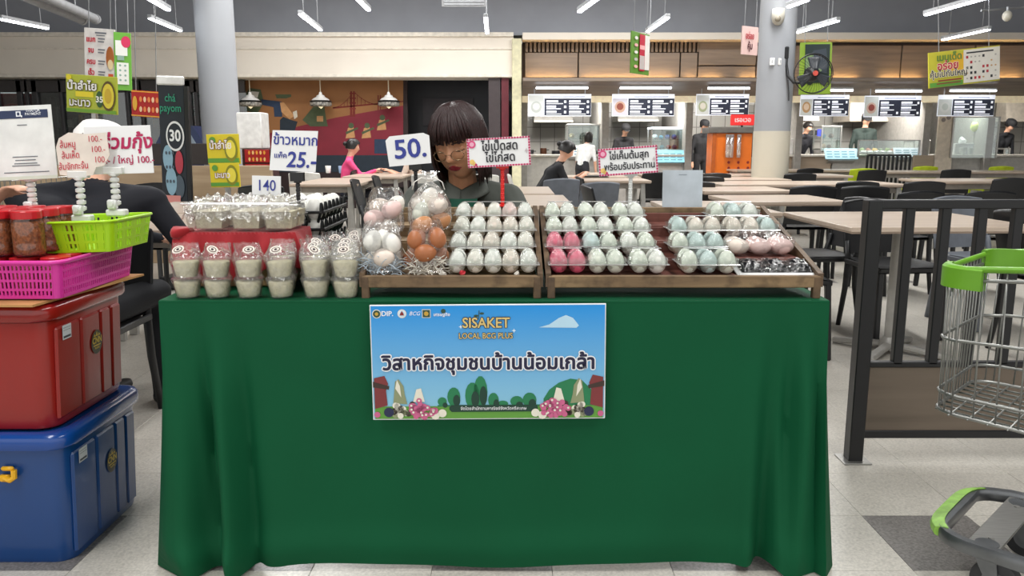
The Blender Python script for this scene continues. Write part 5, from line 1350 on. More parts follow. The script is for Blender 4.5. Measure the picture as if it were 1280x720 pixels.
# dark maroon-brown bobbed hair, built of strands over a cap
HRM = M('hair_maroon', '#2a1312', .42, noise_s=55, amt=.6, stretch=(5, 5, .35), bump=.4, bump_s=90)
hair_cap(HT, 'bob', HRM, t, 'hair', 3)
rnd = random.Random(5); mb = MB(); mb.T = HT
for i in range(420):
    az = rnd.uniform(-pi, pi); front = abs(az) < .92
    zl = (.033+rnd.uniform(-.010, .010) if front else -.118+rnd.uniform(-.02, .012)); pts = []
    jit = rnd.uniform(-.12, .12); part = Vector((.01, -.01, .130))
    for k in range(9):
        u = k/8
        if u < .5:
            a = u/.5*pi/2; r = sin(a)*.97+.03; z = lerp(.020 if not front else max(zl, .02), .131, cos(a))
        else:
            r = 1; z = lerp(.020 if not front else max(zl, .02), zl, (u-.5)/.5)
        kk = min(1, max(0, -z/.11)); th = az+jit*u*.4
        rx = .0905*(1+.09*sin(kk*pi)-.10*kk); ry = .110*(1-.10*kk); o2 = 1+.015*rnd.random()+.01*sin(az*9)
        pts.append((r*sin(th)*rx*o2, -r*cos(th)*ry*o2+.004, z+.001))
    w_ = rnd.uniform(.0018, .0034); mb.tube(pts, [w_*.7]+[w_]*6+[w_*.7, w_*.2], 5)
tag(mb.build('hair_locks', HRM, t, True), kind='stuff')
# jacket
JK = M('jacket_olive', '#4c504a', .8, noise_s=10, amt=.12, bump=.35, bump_s=22); JG2 = M('shirt_green', '#0f4f3c', .75, noise_s=12)
mb = MB()
for s in (-1, 1):
    cap(mb, hipw+Vector((s*.08, 0, .0)), chw+Vector((s*.075, 0, 0)), .125, .115); cap(mb, chw+Vector((s*.075, .0, 0)), nkw+Vector((s*.10, .02, -.075)), .115, .068)
    sh = nkw+Vector((s*.165, .02, -.075)); tg = Vector((s*.1+.02, -.33, .86)); el, wr = ik(sh, tg, .27, .24, (s, .3, -1)); cap(mb, sh, el, .066, .055); cap(mb, el, el.lerp(wr, .9), .054, .042)
    cap(mb, nkw+Vector((s*.055, .02, -.035)), sh, .045, .062)
fuse('jacket', mb, .007, [JK], None, t, 4)
# collar flaps, placket edges and the green shirt between them
for s in (-1, 1):
    def cf(u, v, s=s):
        a = lerp(-.1, 2.5, u); r = .068+.022*v
        return (nkw.x+s*r*sin(a)*(1.05), nkw.y-.012-r*cos(a)*.9-.012*v, nkw.z-.012+.032*(1-v)-.055*(1-u)**2-.02*v)
    mb = MB(); mb.grid(cf, 16, 5); oo = mb.build('collar', JK, t, True); sd = oo.modifiers.new('s', 'SOLIDIFY'); sd.thickness = .005
mb = MB(); mb.grid(lambda u, v: (nkw.x-.02+(u-.5)*.10*(1-.3*v)+.025, nkw.y-.118-.028*v+.02*(2*u-1)**2, nkw.z-.06-.16*v), 8, 8); mb.build('green_shirt', JG2, t, True)
mb = MB(); mb.tube([(nkw.x+.045*cos(a), nkw.y-.075-.035*abs(sin(a)) if 0 else nkw.y-.06-.05*sin(a), nkw.z-.02-.075*sin(a)) for a in [pi*k/12 for k in range(13)]], .0022, 6); mb.build('lanyard', M('lanyard_red', '#c22b2a', .5), t, True)
# stool under her
s0 = thing('stool', 'low stool under the seated woman seller', 'stool', (o_.x+.02, o_.y+.24, 0)); MB().box((0, 0, .37), (.34, .3, .03), .01).build('seat', M('stool_blue', '#3c4a66', .5), s0)
for sx in (-1, 1):
    for sy in (-1, 1): MB().bar((sx*.15, sy*.13, 0), (sx*.13, sy*.11, .36), .025, .025).build('leg', M('stool_blue', '#3c4a66', .5), s0)

# ---- person in black seated at the left table, seen from behind
q = P(128, 200, 3.30)
t2, HT2, nk2, ch2, hip2 = person('person in black long-sleeved top and white cap seen from behind at left table', (q.x-.09, 3.02, 0), pi-.12, '#0c0f19', '#14161c', pose='sit', lean=.42, hp=.55, hdz=-.035, scale=.98, hair='short', hatc='#e6e4e0',
    hands={1: Vector((-.05, -.60, .73)), -1: Vector((-.36, -.50, .72))}, shoulder=1.35, sleeve='long'); t2.scale = (1.2, 1.12, .985)
# white-sleeved arm reaching in at the left edge
q = P(-60, 240, 3.05)
person('person in white shirt with an arm reaching in at the left frame edge', (q.x-.30, 2.75, 0), 1.2, '#d6d6d4', '#39404c', pose='sit', lean=.1, hands={-1: Vector((.05, -.47, .98)), 1: Vector((.35, -.46, .96))}, sleeve='short', scale=1.0)
# diners and kitchen staff in the background
def at(px, py, Y, **k): q = P(px, py, Y); return (q.x, Y, 0)
person('girl in hot pink jacket sitting side-on by the mural wall', at(432, 200, 11.2), pi/2+.15, '#ee4f86', '#2a2c38', pose='sit', lean=.1, hands={1: Vector((.08, -.42, .82)), -1: Vector((-.06, -.44, .86))}, hair='bun', scale=.92, hp=.1)
person('diner with bare arms behind the 50 card at the mural table', at(524, 200, 11.3), -pi/2, '#c9b6a8', '#2c2c30', pose='sit', lean=.25, hands={1: Vector((.12, -.42, .82)), -1: Vector((-.1, -.44, .82))}, hair='short', sleeve='short', scale=.95)
person('woman in black vest over red sleeves bent over a table before the stalls', at(676, 200, 9.4), pi/2+.1, '#17181c', '#7d1a36', pose='sit', lean=.42, hp=.45, hands={1: Vector((.1, -.5, .84)), -1: Vector((-.12, -.5, .84))}, hair='bun', sleeve='short', scale=.93)
person('worker in white shirt with black hair turned away at the glass case', at(728, 200, 14.35), 2.5, '#dedfde', '#26272b', pose='stand', lean=.3, hair='bob', sleeve='short', scale=.80)
person('cook in black cap looking down behind the second stall counter', at(776, 180, 16.0), .2, '#1d1c1f', '#1d1c1f', pose='stand', lean=.35, hp=.4, hair='short', hatc='#18181b', scale=.90)
person('cook in black with white face mask beside the orange machine', at(876, 180, 16.0), .3, '#19191c', '#1d1c1f', pose='stand', lean=.1, hp=.2, hair='short', hatc='#141417', scale=.93)
person('cook in dark top behind the fourth stall counter, right of the pillar', at(998, 180, 16.0), .4, '#24242a', '#1d1c1f', pose='stand', lean=.3, hp=.4, hair='short', scale=.93)
person('cook in black cap and green apron standing under the fourth menu board', at(1079, 180, 15.9), -.1, '#1a2622', '#1d1c1f', pose='stand', lean=.05, hp=.3, hair='short', hatc='#131316', scale=1.0)
person('cook bent low behind the fifth counter, only dark hair showing', at(1138, 180, 16.0), 0, '#1d1c1f', '#1d1c1f', pose='stand', lean=.55, hp=.6, hair='short', scale=.93)
person('cook in black behind the glass screen of the last stall', at(1247, 180, 16.0), .3, '#1d1e22', '#1d1c1f', pose='stand', lean=.3, hp=.5, hair='short', hatc='#17171a', scale=.95)
# ================================================================ DINING FURNITURE
LAM = wood('laminate_top', '#b5a291', '#c6b5a4', 'X', 5, .3); EDGE = M('laminate_edge', '#9a8878', .45); GLEG = M('table_leg_grey', '#a5a39e', .35, .2); GL2 = M('leg_taupe', '#8d867d', .5)
BC = M('chair_black', '#17181b', .42, noise_s=20, bump=.05, bump_s=80); BCG = M('chair_grey', '#6b7078', .5); BCL = M('chair_lime', '#c3d52c', .45); BCW = M('chair_white', '#d8d6d0', .45)
PROTO = {}
def proto(key, make):
    if key in PROTO: return copy_tree(PROTO[key])
    PROTO[key] = make(); return PROTO[key]
def mk_table(w_, d_, kind):
    def f():
        t = thing('dining_table', '', 'table')
        MB().box((0, 0, .738), (w_, d_, .024), .003).build('table_top', LAM, t)
        MB().box((0, 0, .722), (w_-.01, d_-.01, .008)).build('edge_band', EDGE, t)
        if kind == 'pedestal':
            MB().cyl((0, 0, .06), (0, 0, .72), .035, n=18).build('pedestal', GLEG, t, 'auto')
            for a in range(4):
                MB().bar((0, 0, .05), (.32*cos(a*pi/2+pi/4), .32*sin(a*pi/2+pi/4), .02), .05, .03, .008).build('foot', GLEG, t)
            MB().lathe([(.06, .02), (.06, .05), (.04, .09)], n=16).build('hub', GLEG, t, 'auto')
            MB().box((0, 0, .705), (.3, .3, .012), .003).build('top_plate', GLEG, t)
        else:
            for sx in (-1, 1):
                for sy in (-1, 1): MB().bar((sx*(w_/2-.06), sy*(d_/2-.05), 0), (sx*(w_/2-.09), sy*(d_/2-.05), .72), .05, .04, .004).build('leg', GLEG, t)
                MB().box((sx*(w_/2-.085), 0, .69), (.03, d_-.1, .06), .004).build('apron', GL2, t)
            for sy in (-1, 1): MB().box((0, sy*(d_/2-.06), .69), (w_-.2, .03, .06), .004).build('apron', GL2, t)
        return t
    return f
def table(x, y, w_, d_, kind, label, rz=0, group='laminate dining tables'):
    t = proto(('T', w_, d_, kind), mk_table(w_, d_, kind)); t.location = (x, y, 0); t.rotation_euler = (0, 0, rz); t['label'] = label; t['group'] = group; return t
def mk_chair(m, kind):
    def f():
        t = thing('dining_chair', '', 'chair')
        def sf(u, v):
            x = (u-.5)*.43*(1-.08*v); y = -.21+.42*v; z = .445-.018*(1-(2*u-1)**2)*sin(pi*min(1, v*1.1))+(.0 if v > .1 else -.02*(1-v/.1))
            return (x, y, z)
        mb = MB(); mb.grid(sf, 12, 12); n = len(mb.v); mb.grid(lambda u, v: (sf(u, v)[0], sf(u, v)[1], sf(u, v)[2]-.022), 12, 12); mb.f[144:] = [tuple(reversed(q)) for q in mb.f[144:]]
        mb.box((0, -.205, .422), (.42, .016, .03), .005); mb.box((-.205, 0, .425), (.014, .4, .03), .005); mb.box((.205, 0, .425), (.014, .4, .03), .005); mb.build('seat', m, t, 'auto')
        def bf(u, v, o=0):
            return ((u-.5)*.40*(1-.06*v), .205+.085*v+.03*(1-(2*u-1)**2)*-1*(-1)+o, .47+.31*v+(.018*(1-(2*u-1)**2) if v > .9 else 0))
        mb = MB(); z0 = .12 if kind == 'slat' else .0
        mb.grid(lambda u, v: bf(u, z0+(1-z0)*v), 10, 8); mb.grid(lambda u, v: bf(1-u, z0+(1-z0)*v, .018), 10, 8)
        for uu in (0, 1): mb.tube([tuple(a+b for a, b in zip(bf(uu, z0+(1-z0)*k/6), (0, .009, 0))) for k in range(7)], .0105, 6)
        mb.tube([tuple(a+b for a, b in zip(bf(k/10, 1), (0, .009, 0))) for k in range(11)], .011, 6)
        mb.build('backrest', m, t, 'auto', ang=60)
        for s in (-1, 1):
            MB().bar((s*.205, -.215, 0), (s*.195, -.19, .43), .035, .03, .006).build('leg', m, t)
            mb = MB(); mb.tube([(s*.20, .24, 0), (s*.193, .20, .25), (s*.192, .19, .43), (s*.19, .215, .55)], [.015, .018, .019, .014], 8); mb.build('leg', m, t, True)
        return t
    return f
def chair(x, y, rz, m, label, kind='shell', group=None):
    nm = {id(BC): 'black', id(BCG): 'grey', id(BCL): 'lime', id(BCW): 'white'}[id(m)]
    t = proto(('C', nm, kind), mk_chair(m, kind)); t.location = (x, y, 0); t.rotation_euler = (0, 0, rz); t['label'] = label; t['group'] = group or nm+' dining chairs'; return t
# (chairs face -Y at rz = 0: their backs are toward +Y)
table(2.12, 4.36, .96, .92, 'pedestal', 'nearest laminate table with grey pedestal right behind the black railing', .03)
table(1.98, 6.05, .80, .75, 'pedestal', 'second laminate table from the railing on the right side', .05)
table(1.30, 5.25, .62, 1.0, 'frame', 'laminate table end seen just behind the right crate', .0)
table(2.05, 7.35, .80, .75, 'pedestal', 'third laminate table from the railing on the right side', .04)
table(3.05, 8.5, 1.9, .8, 'frame', 'long laminate table in the middle right between black chairs', .02)
table(3.3, 10.8, 2.2, .8, 'frame', 'long laminate table right of the pillar, before the lime chairs', .0)
table(5.6, 9.2, 2.0, .8, 'frame', 'long laminate table at the far right edge', .0)
table(6.6, 12.2, 2.4, .7, 'frame', 'far laminate table before the two lime chairs', .0)
table(4.6, 12.9, 2.2, .7, 'frame', 'far laminate table before the slatted rail', .0)
table(2.6, 9.6, 1.2, .75, 'frame', 'laminate table in front of the pillar base', .0)
table(.0, 5.85, .82, 1.15, 'frame', 'laminate table right behind the woman seller, nearest of its row', .0)
table(-.06, 7.15, .82, 1.1, 'frame', 'second laminate table behind the woman seller', .0)
table(1.6, 11.2, 1.1, .7, 'frame', 'laminate table before the orange machine', .0)
table(1.05, 9.3, 1.0, .7, 'frame', 'laminate table behind the salted egg card', .0)
table(1.15, 10.3, .9, .6, 'frame', 'pale table holding the black tray before the bent woman', .0)
table(-1.92, 8.95, .70, 1.5, 'frame', 'laminate table in the middle left, before the girl in pink', .0)
table(-1.75, 10.6, .75, 1.0, 'frame', 'second laminate table in the middle left, nearer the mural', .0)
table(-1.55, 11.35, 1.3, .6, 'frame', 'laminate table where the girl in pink eats', .0)
table(-1.95, 4.22, .86, .92, 'frame', 'nearest left laminate table where the person in black leans', .0)
table(-1.95, 5.2, .86, .92, 'frame', 'second left laminate table behind the rice tubs', .0)
# near chairs right
chair(2.33, 4.83, .1, BC, 'black chair under the nearest table, seen between railing bars')
chair(1.99, 5.25, -pi/2+.1, BC, 'black chair beyond the left corner of the nearest table')
chair(1.50, 4.40, pi/2-.05, BC, 'black chair whose seat shows right of the green table corner')
chair(3.05, 5.1, .2, BCG, 'grey-backed chair right of the railing under the far rail', 'shell')
chair(3.0, 4.3, pi/2+.2, BC, 'black chair seen through the shopping cart basket')
chair(3.0, 6.3, pi+.2, BC, 'black chair back with pale rim at the right edge, left of a pair')
chair(3.55, 6.3, pi+.1, BC, 'black chair back with pale rim at the right edge, right of a pair')
for x, y, r, lab in ((2.55, 7.1, 'a', 'black chair back, left of the pair behind the third table'), (3.0, 7.05, 'b', 'black chair back, right of the pair behind the third table'), (1.75, 7.9, 'd', 'black chair back right of the acrylic stand'),
                     (2.1, 9.0, 'e', 'black chair before the pillar, upper of two'), (3.3, 7.9, 'g', 'black chair before the long middle table, left one'), (3.9, 7.9, 'h', 'black chair before the long middle table, middle one'), 
                     (3.5, 10.1, 'j', 'black chair before the long table by the pillar, left one'), (5.2, 8.6, 'l', 'black chair at far right table, left one'), 
                     (4.9, 11.3, 'n', 'dark chair in the far right row, left one'), (6.2, 11.5, 'p', 'dark chair in the far right row, third one'), (4.3, 12.0, 'r', 'dark chair before the slatted rail'),
                     (1.8, 10.4, 's', 'dark chair before the orange machine, left one'), (2.45, 10.05, 't', 'dark chair before the orange machine, right one'), ):
    chair(x, y, pi+random.uniform(-.15, .15), BC, lab)
for x, y, lab in ((5.05, 11.9, 'lime green chair left of three, below the fourth counter'), (6.55, 13.1, 'lime green chair, middle of three, before the far counter'), (7.75, 13.1, 'lime green chair, rightmost of three, before the far counter')): chair(x, y, pi, BCL, lab)
chair(.42, 8.5, pi+.3, BCG, 'grey padded chair back, left of the pair behind the seller'); chair(.72, 7.75, pi+.35, BCG, 'grey padded chair back, right of the pair behind the seller')
chair(.93, 6.9, pi/2+.15, BC, 'dark chair seen side-on left of the salted egg card, nearer one'); chair(1.03, 8.75, pi/2+.1, BC, 'dark chair seen side-on left of the salted egg card, farther one')
chair(-.35, 9.7, pi, BCW, 'white chair back beside the seated woman in the vest'); chair(.28, 9.4, pi/2, BCW, 'white chair the woman in the black vest sits on')
chair(-1.28, 8.1, pi/2, BC, 'black chair seen side-on right of the middle left table, nearer one'); chair(-1.22, 9.0, pi/2, BC, 'black chair seen side-on right of the middle left table, farther one')
chair(-1.0, 9.9, pi, BCW, 'white chair back under the 50 card'); chair(-.55, 8.8, pi/2, BCW, 'white chair back left of the woman seller'); chair(-2.6, 10.4, pi, BCW, 'white chair back behind the 25 card'); chair(-2.45, 11.0, -pi/2, BC, 'dark chair where the girl in pink sits')
chair(-2.15, 6.6, 0, BC, 'black chair back behind the rice tubs, right one'); chair(-3.2, 6.95, 0, BC, 'black chair back behind the rice tubs, middle one'); chair(-2.62, 5.75, pi, BC, 'black chair back beside the banner stand')
chair(-1.75, 3.15, 0, BC, 'black chair under the person in black'); 
t = thing('serving_tray', 'black oval tray held by the woman in the black vest', 'tray', (1.0, 9.98, .752)); MB().lathe([(.17, 0), (.2, .012), (.21, .014), (.2, .006), (.001, .004)], n=24, sy=.6).build('tray_body', BC, t, True)
for k, (px, c, lab) in enumerate(((457, '#e7e4dc', 'white cup on the table where the girl in pink eats'), (470, '#8fa5c4', 'pale blue cup on the table where the girl eats'))):
    q = PZ(px, 209, .752); t = thing('drink_cup', lab, 'cup', (q.x, 11.25, .752)); MB().shell([(.03, 0), (.038, .1), (.04, .1), (.032, .004)], n=14).build('cup_wall', M('cup_'+c[1:], c, .5), t, True); MB().lathe([(.001, .085), (.036, .085)], n=14).build('drink', M('drink_brown', '#6a4a30', .4), t)

# ---------------- black railing with wood panel at the right
RX0 = P(1083, 400, 2.78).x; rx1 = 2.85; RY = 2.80
t = thing('railing', 'black metal railing with vertical bars and low wood panel at the right', 'railing', (RX0, RY, 0))
zt_ = P(1098, 250, 2.78).z; zp1 = P(1150, 460, 2.78).z; zp0 = P(1150, 540, 2.78).z; L_ = rx1-RX0
MB().box((0, 0, zt_/2), (.052, .052, zt_), .003).build('post', BLK, t); MB().box((L_, 0, zt_/2), (.052, .052, zt_), .003).build('post', BLK, t)
MB().box((L_/2, 0, zt_-.015), (L_, .05, .03), .003).build('top_rail', BLK, t); MB().box((L_/2, 0, zp1+.01), (L_, .03, .02), .003).build('middle_rail', BLK, t); MB().box((L_/2, 0, zp0-.012), (L_, .03, .03), .003).build('bottom_rail', BLK, t)
MB().box((L_/2, 0, (zp0+zp1)/2), (L_-.05, .018, zp1-zp0), .002).build('wood_panel', wood('rail_wood', '#5e5347', '#74675a', 'X', 3, .5), t)
for k in range(11):
    x = .128+.1265*k
    if x < L_-.05: MB().box((x, 0, (zp1+zt_)/2), (.034, .03, zt_-zp1-.02), .003).build('bar', BLK, t)
mb = MB(); mb.box((0, 0, .003), (.1, .1, .006), .001); mb.build('base_plate', STEEL, t)

# ---------------- shopping cart
CG = M('cart_green', '#68a028', .4, noise_s=10); CWI = M('cart_wire', '#8e8f8c', .3, .7); CFR = M('cart_frame', '#74777a', .3, .7, noise_s=15, amt=.2)
ct = thing('shopping_cart', 'grey wire shopping cart with lime green corner bumpers at the right edge', 'shopping cart', (1.245, 2.09, 0), 0)
ax = Vector((.70, -.72, 0)).normalized(); nx_ = Vector((.70, .714, 0)).normalized()      # toward the rear ; across the nose
def C_(a, b, z): # a = distance back from nose, b = across (-.5..+.5 side), z
    v = ax*a+nx_*b; return (v.x, v.y, z)
def wb(a, top): return (.225+.045*min(1, a/.8)) if top else (.19+.04*min(1, a/.8))
LC = .92
def CB_(a, b, z): return C_(a-.04, b, z)
def ztop(a): return .845+.10*a
def zbot(a): return .475-.02*a
def rail(zf, wf, r, name, m=CWI, a0=0.0, back=True, off=0):
    pts = []
    rc = .06
    for a in (LC, LC*.75, LC*.5, .25, rc): pts.append(CB_(a, -wf(a), zf(a)))
    for k in range(1, 6): th = k/6*pi/2; pts.append(CB_(rc*(1-sin(th))+off, -wf(0)+rc*(1-cos(th)), zf(0)))
    for k in range(5, 0, -1): th = k/6*pi/2; pts.append(CB_(rc*(1-sin(th))+off, wf(0)-rc*(1-cos(th)), zf(0)))
    for a in (rc, .25, LC*.5, LC*.75, LC): pts.append(CB_(a, wf(a), zf(a)))
    MB().tube(pts, r, 8).build(name, m, ct, True)
def wmix(f): return lambda a: lerp(wb(a, False), wb(a, True), f)
def zmix(f): return lambda a: lerp(zbot(a), ztop(a), f)
rail(zmix(1), wmix(1), .008, 'top_rail', CG)
rail(zmix(.93), wmix(.95), .0045, 'wire_hoop'); rail(zmix(.52), wmix(.5), .0042, 'wire_hoop'); rail(zmix(.13), wmix(.12), .0042, 'wire_hoop'); rail(zmix(0), wmix(0), .0048, 'wire_hoop')
mb = MB(); n = 15
for k in range(n+1):                                  # nose bars
    b = lerp(-1, 1, k/n); edge = .03*(abs(b)**8)
    mb.tube([CB_(edge, b*wb(0, False)*.97, zbot(0)), CB_(edge, b*wb(0, True)*.97, ztop(0))], .0022, 5)
for s in (-1, 1):
    for k in range(1, 19):
        a = k*.05; mb.tube([CB_(a, s*wb(a, False), zbot(a)), CB_(a, s*wb(a, True), ztop(a))], .0024, 5)
mb.build('basket_wires', CWI, ct, True, kind='stuff')
mb = MB()
for k in range(1, 21): a = k*.045; mb.tube([CB_(a, -wb(a, False)-.01, zbot(a)-.002), CB_(a, wb(a, False)+.01, zbot(a)-.002)], .0024, 5)
for k in range(9): b = lerp(-.8, .8, k/8); mb.tube([CB_(0, b*wb(0, False), zbot(0)-.006), CB_(LC, b*wb(LC, False), zbot(LC)-.006)], .0028, 5)
mb.build('basket_floor_wires', CWI, ct, True, kind='stuff')
for s in (-1, 1):                                       # lime corner bumpers
    mb = MB(); pts = []
    for a in (.10, .08, .06): pts.append(Vector(CB_(a, s*wb(a, True), 0)))
    for k in range(1, 6): th = k/6*pi/2; pts.append(Vector(CB_(.06*(1-sin(th)), s*(wb(0, True)-.06*(1-cos(th))), 0)))
    pts.append(Vector(CB_(0, s*(wb(0, True)-.072), 0)))
    n = len(pts); vs = []; z0, z1 = ztop(0)-.042, ztop(0)+.013; cen = Vector(CB_(.15, 0, 0))
    for p in pts:
        o = (p-cen).normalized()*.012
        for dz, k in ((z0, 1), (z1-.006, 1), (z1, .4), (z1, -1), (z0, -1)): q = p+o*k; vs.append((q.x, q.y, dz))
    fs = []
    for i in range(n-1):
        for j in range(5): a = i*5+j; b = i*5+(j+1) % 5; c = (i+1)*5+(j+1) % 5; d = (i+1)*5+j; fs.append((a, d, c, b) if s > 0 else (a, b, c, d))
    fs += [(0, 1, 2, 3, 4), tuple(range(5*n-1, 5*n-6, -1))]
    mb.add(vs, fs); mb.build('corner_bumper', CG, ct, 'auto', ang=35)
# lower chassis: a bent flat tube with a green bumper, wheel plates and castors
def chz(a): return .142+.02*a
def chw_(a): return .20+.05*min(1, a/.7)
pts = []; CL = 1.0
for a in (CL, .7, .4, .2, .08): pts.append(C_(a, -chw_(a), chz(a)))
for k in range(1, 7): th = k/7*pi/2; pts.append(C_(.08*(1-sin(th)), -chw_(0)+.08*(1-cos(th)), chz(0)))
for k in range(6, 0, -1): th = k/7*pi/2; pts.append(C_(.08*(1-sin(th)), chw_(0)-.08*(1-cos(th)), chz(0)))
for a in (.08, .2, .4, .7, CL): pts.append(C_(a, chw_(a), chz(a)))
mb = MB()
for h_ in (-.012, 0, .012): pass
P3 = [Vector(p) for p in pts]; vs = []; fs = []; n = len(P3)
for i, p in enumerate(P3):
    tdir = (P3[min(i+1, n-1)]-P3[max(i-1, 0)]); tdir.z = 0; tdir.normalize(); o = Vector((tdir.y, -tdir.x, 0))
    for du, dz in ((-.010, -.017), (.010, -.017), (.014, -.010), (.014, .010), (.010, .017), (-.010, .017), (-.014, .010), (-.014, -.010)): q = p+o*du; vs.append((q.x, q.y, q.z+dz))
for i in range(n-1):
    for j in range(8): fs.append((i*8+j, (i+1)*8+j, (i+1)*8+(j+1) % 8, i*8+(j+1) % 8))
mb.add(vs, fs); mb.build('chassis_tube', CFR, ct, 'auto', ang=50)
mb = MB(); z_ = chz(0); vs = []; fs = []; m_ = 14
for i in range(m_+1):
    b = lerp(-chw_(0)*.86, chw_(0)*.86, i/m_); back = .03*abs(i/m_*2-1)**5
    for dx_, dz in ((-.017, -.014), (-.036, -.010), (-.040, 0), (-.036, .012), (-.016, .019), (-.004, .020), (-.012, .0)): p = C_(back+dx_, b, z_+dz); vs.append(p)
for i in range(m_):
    for j in range(7): fs.append((i*7+j, (i+1)*7+j, (i+1)*7+(j+1) % 7, i*7+(j+1) % 7))
fs += [tuple(range(6, -1, -1)), tuple(m_*7+j for j in range(7))]
mb.add(vs, fs); mb.build('front_bumper', M('bumper_lime', '#8dc04a', .45, noise_s=30, amt=.25), ct, 'auto', ang=50)
pc = Vector(C_(.115, 0, 0)); cst = MB(); cst.box((pc.x, pc.y, chz(0)+.004), (.075, 2*chw_(.115)-.02, .006), .002, Matrix.Rotation(atan2(ax.y, ax.x), 3, 'Z')); CPL = cst.build('castor_plate', STEEL, ct)
for s in (-1, 1):                                       # castors
    A0 = .115; B0 = s*(chw_(A0)-.045)
    mb = MB(); c = Vector(C_(A0, B0, 0)); R3 = Matrix.Rotation(atan2(ax.y, ax.x), 3, 'Z')
    o = CPL
    if s > 0 or True:
        for kk in (-.035, .0, .035): b_ = MB(); cc = c+nx_*kk; b_.cyl((cc.x, cc.y, chz(0)+.003), (cc.x, cc.y, chz(0)+(.010 if kk else .0045)), .008 if kk else .006, n=6 if kk else 12); b_.build('bolt' if kk else 'slot', STEEL if kk else BLK, o)
    mb = MB(); mb.cyl((c.x, c.y, .15), (c.x, c.y, .125), .028, n=18)
    for q_ in (-1, 1): mb.add([tuple(Vector((c.x, c.y, 0))+nx_*(q_*.027)+ax*u+Vector((0, 0, z))+nx_*(w__*q_*.004)) for w__ in (0, 1) for u, z in ((-.028, .135), (.028, .135), (.04, .06), (.02, .045))], [(0, 1, 2, 3), (7, 6, 5, 4), (0, 4, 5, 1), (1, 5, 6, 2), (2, 6, 7, 3), (3, 7, 4, 0)])
    mb.build('castor_fork', CFR, ct, 'auto')
    mb = MB(); wc = c+ax*.028; mb.tube([tuple(Vector((wc.x, wc.y, .058))+nx_*k) for k in (-.02, -.016, .016, .02)], [.048, .057, .057, .048], 28); wo = mb.build('wheel', M('wheel_dark', '#2c2d30', .5), ct, 'auto')
    mb = MB(); mb.cyl(tuple(Vector((wc.x, wc.y, .058))-nx_*.023), tuple(Vector((wc.x, wc.y, .058))+nx_*.023), .03, n=22); mb.build('hub', CFR, wo, 'auto')
# uprights from chassis to basket and the cross plate
for s in (-1, 1): MB().tube([C_(.75, s*.2, chz(.75)), C_(.62, s*.215, .46), C_(.98, s*.24, .98)], .012, 8).build('frame_upright', CFR, ct, True)
MB().tube([C_(.98, -.25, .98), C_(.98, .25, .98)], .015, 10).build('push_handle', CG, ct, True)
for s in (-1, 1): mb = MB(); q = Vector(C_(.92, s*.22, 0)); mb.tube([tuple(Vector((q.x, q.y, .06))-nx_*.018), tuple(Vector((q.x, q.y, .06))+nx_*.018)], .06, 24); mb.build('wheel', M('wheel_dark', '#2c2d30', .5), ct, 'auto'); MB().bar((q.x, q.y, .06), (q.x, q.y, .17), .02, .02).build('wheel_strut', CFR, ct)
# another cart glimpsed at the far left
c2 = thing('wire_cart', 'pale wire cart glimpsed between the payment sign and the black-clad person', 'shopping cart', (-2.78, 3.9, 0))
mb = MB()
for k in range(26): mb.tube([(-.35+k*.028, 0, .6), (-.35+k*.028, -.0, .98)], .0022, 5)
for k in range(4): mb.tube([(-.36, 0, .6+k*.125), (.36, 0, .6+k*.125)], .003, 5)
for k in range(26): mb.tube([(-.35+k*.028, .5, .6), (-.35+k*.028, .5, .98)], .0022, 5)
for s in (-1, 1):
    for k in range(4): mb.tube([(s*.36, 0, .6+k*.125), (s*.36, .5, .6+k*.125)], .003, 5)
mb.build('basket_wires', CWI, c2, kind='stuff')
mb = MB(); mb.box((0, .25, .6), (.7, .5, .01)); mb.build('basket_floor', CWI, c2)
for s in (-1, 1):
    for y in (.03, .47): MB().cyl((s*.3, y, .08), (s*.3, y, .6), .012, n=8).build('leg', CWI, c2); MB().cyl((s*.3-.012, y, .05), (s*.3+.012, y, .05), .05, n=14).build('wheel', BLK, c2)
# ================================================================ LAMPS, HANGING SIGNS, STALL EQUIPMENT
TUBE = glow('tube_light', '#f6faff', 20); LH = M('lamp_housing', '#b9bcc0', .4)
WIRE = M('hanger_wire', '#9a9c9f', .4, .5)
lamps = [((0, 24), (60, 36), 10.0, 'left edge'), ((187, 23), (226, 39), 11.2, 'over the left column'), ((375, 18), (401, 38), 11.2, 'over the mural'), ((607, 22), (609, 42), 11.2, 'above the woman seller'), ((835, 22), (809, 40), 11.2, 'left of the right pillar'),
         ((1048, 26), (996, 41), 11.2, 'right of the right pillar'), ((1237, 37), (1178, 50), 11.4, 'farther one at the right edge'), ((1232, -2), (1156, 19), 9.0, 'nearer one at the right edge'), ((440, -8), (461, 13), 8.8, 'top of frame above the mural'), ((750, -4), (724, 15), 8.8, 'top of frame above the food stalls'), ((185, -2), (211, 13), 9.0, 'top of frame over the left column'), ((1010, 0), (985, 9), 9.0, 'top of frame at the right pillar')]
for (a, b, Y, lab) in lamps:
    p = P(*a, Y); zz = p.z; q = PZ(b[0], b[1], zz)
    if q.y > Y+2.0 or q.y < Y: q = Vector((p.x+(q.x-p.x)*.3, Y+1.2, zz))
    d = (q-p); L = d.length; rz = atan2(d.y, d.x)-pi/2
    t = thing('linear_lamp', 'slim white linear lamp hanging from the ceiling, '+lab, 'lamp', (p+q)/2, rz, 'hanging linear lamps')
    MB().box((0, 0, .03), (.06, L, .045), .004).build('housing', LH, t); MB().box((0, 0, .0), (.05, L-.03, .018), .004).build('diffuser', TUBE, t)
    for s in (-1, 1): MB().cyl((0, s*L*.35, .05), (0, s*L*.35, 4.7-(p.z+q.z)/2), .006, n=5).build('hanger', WIRE, t)
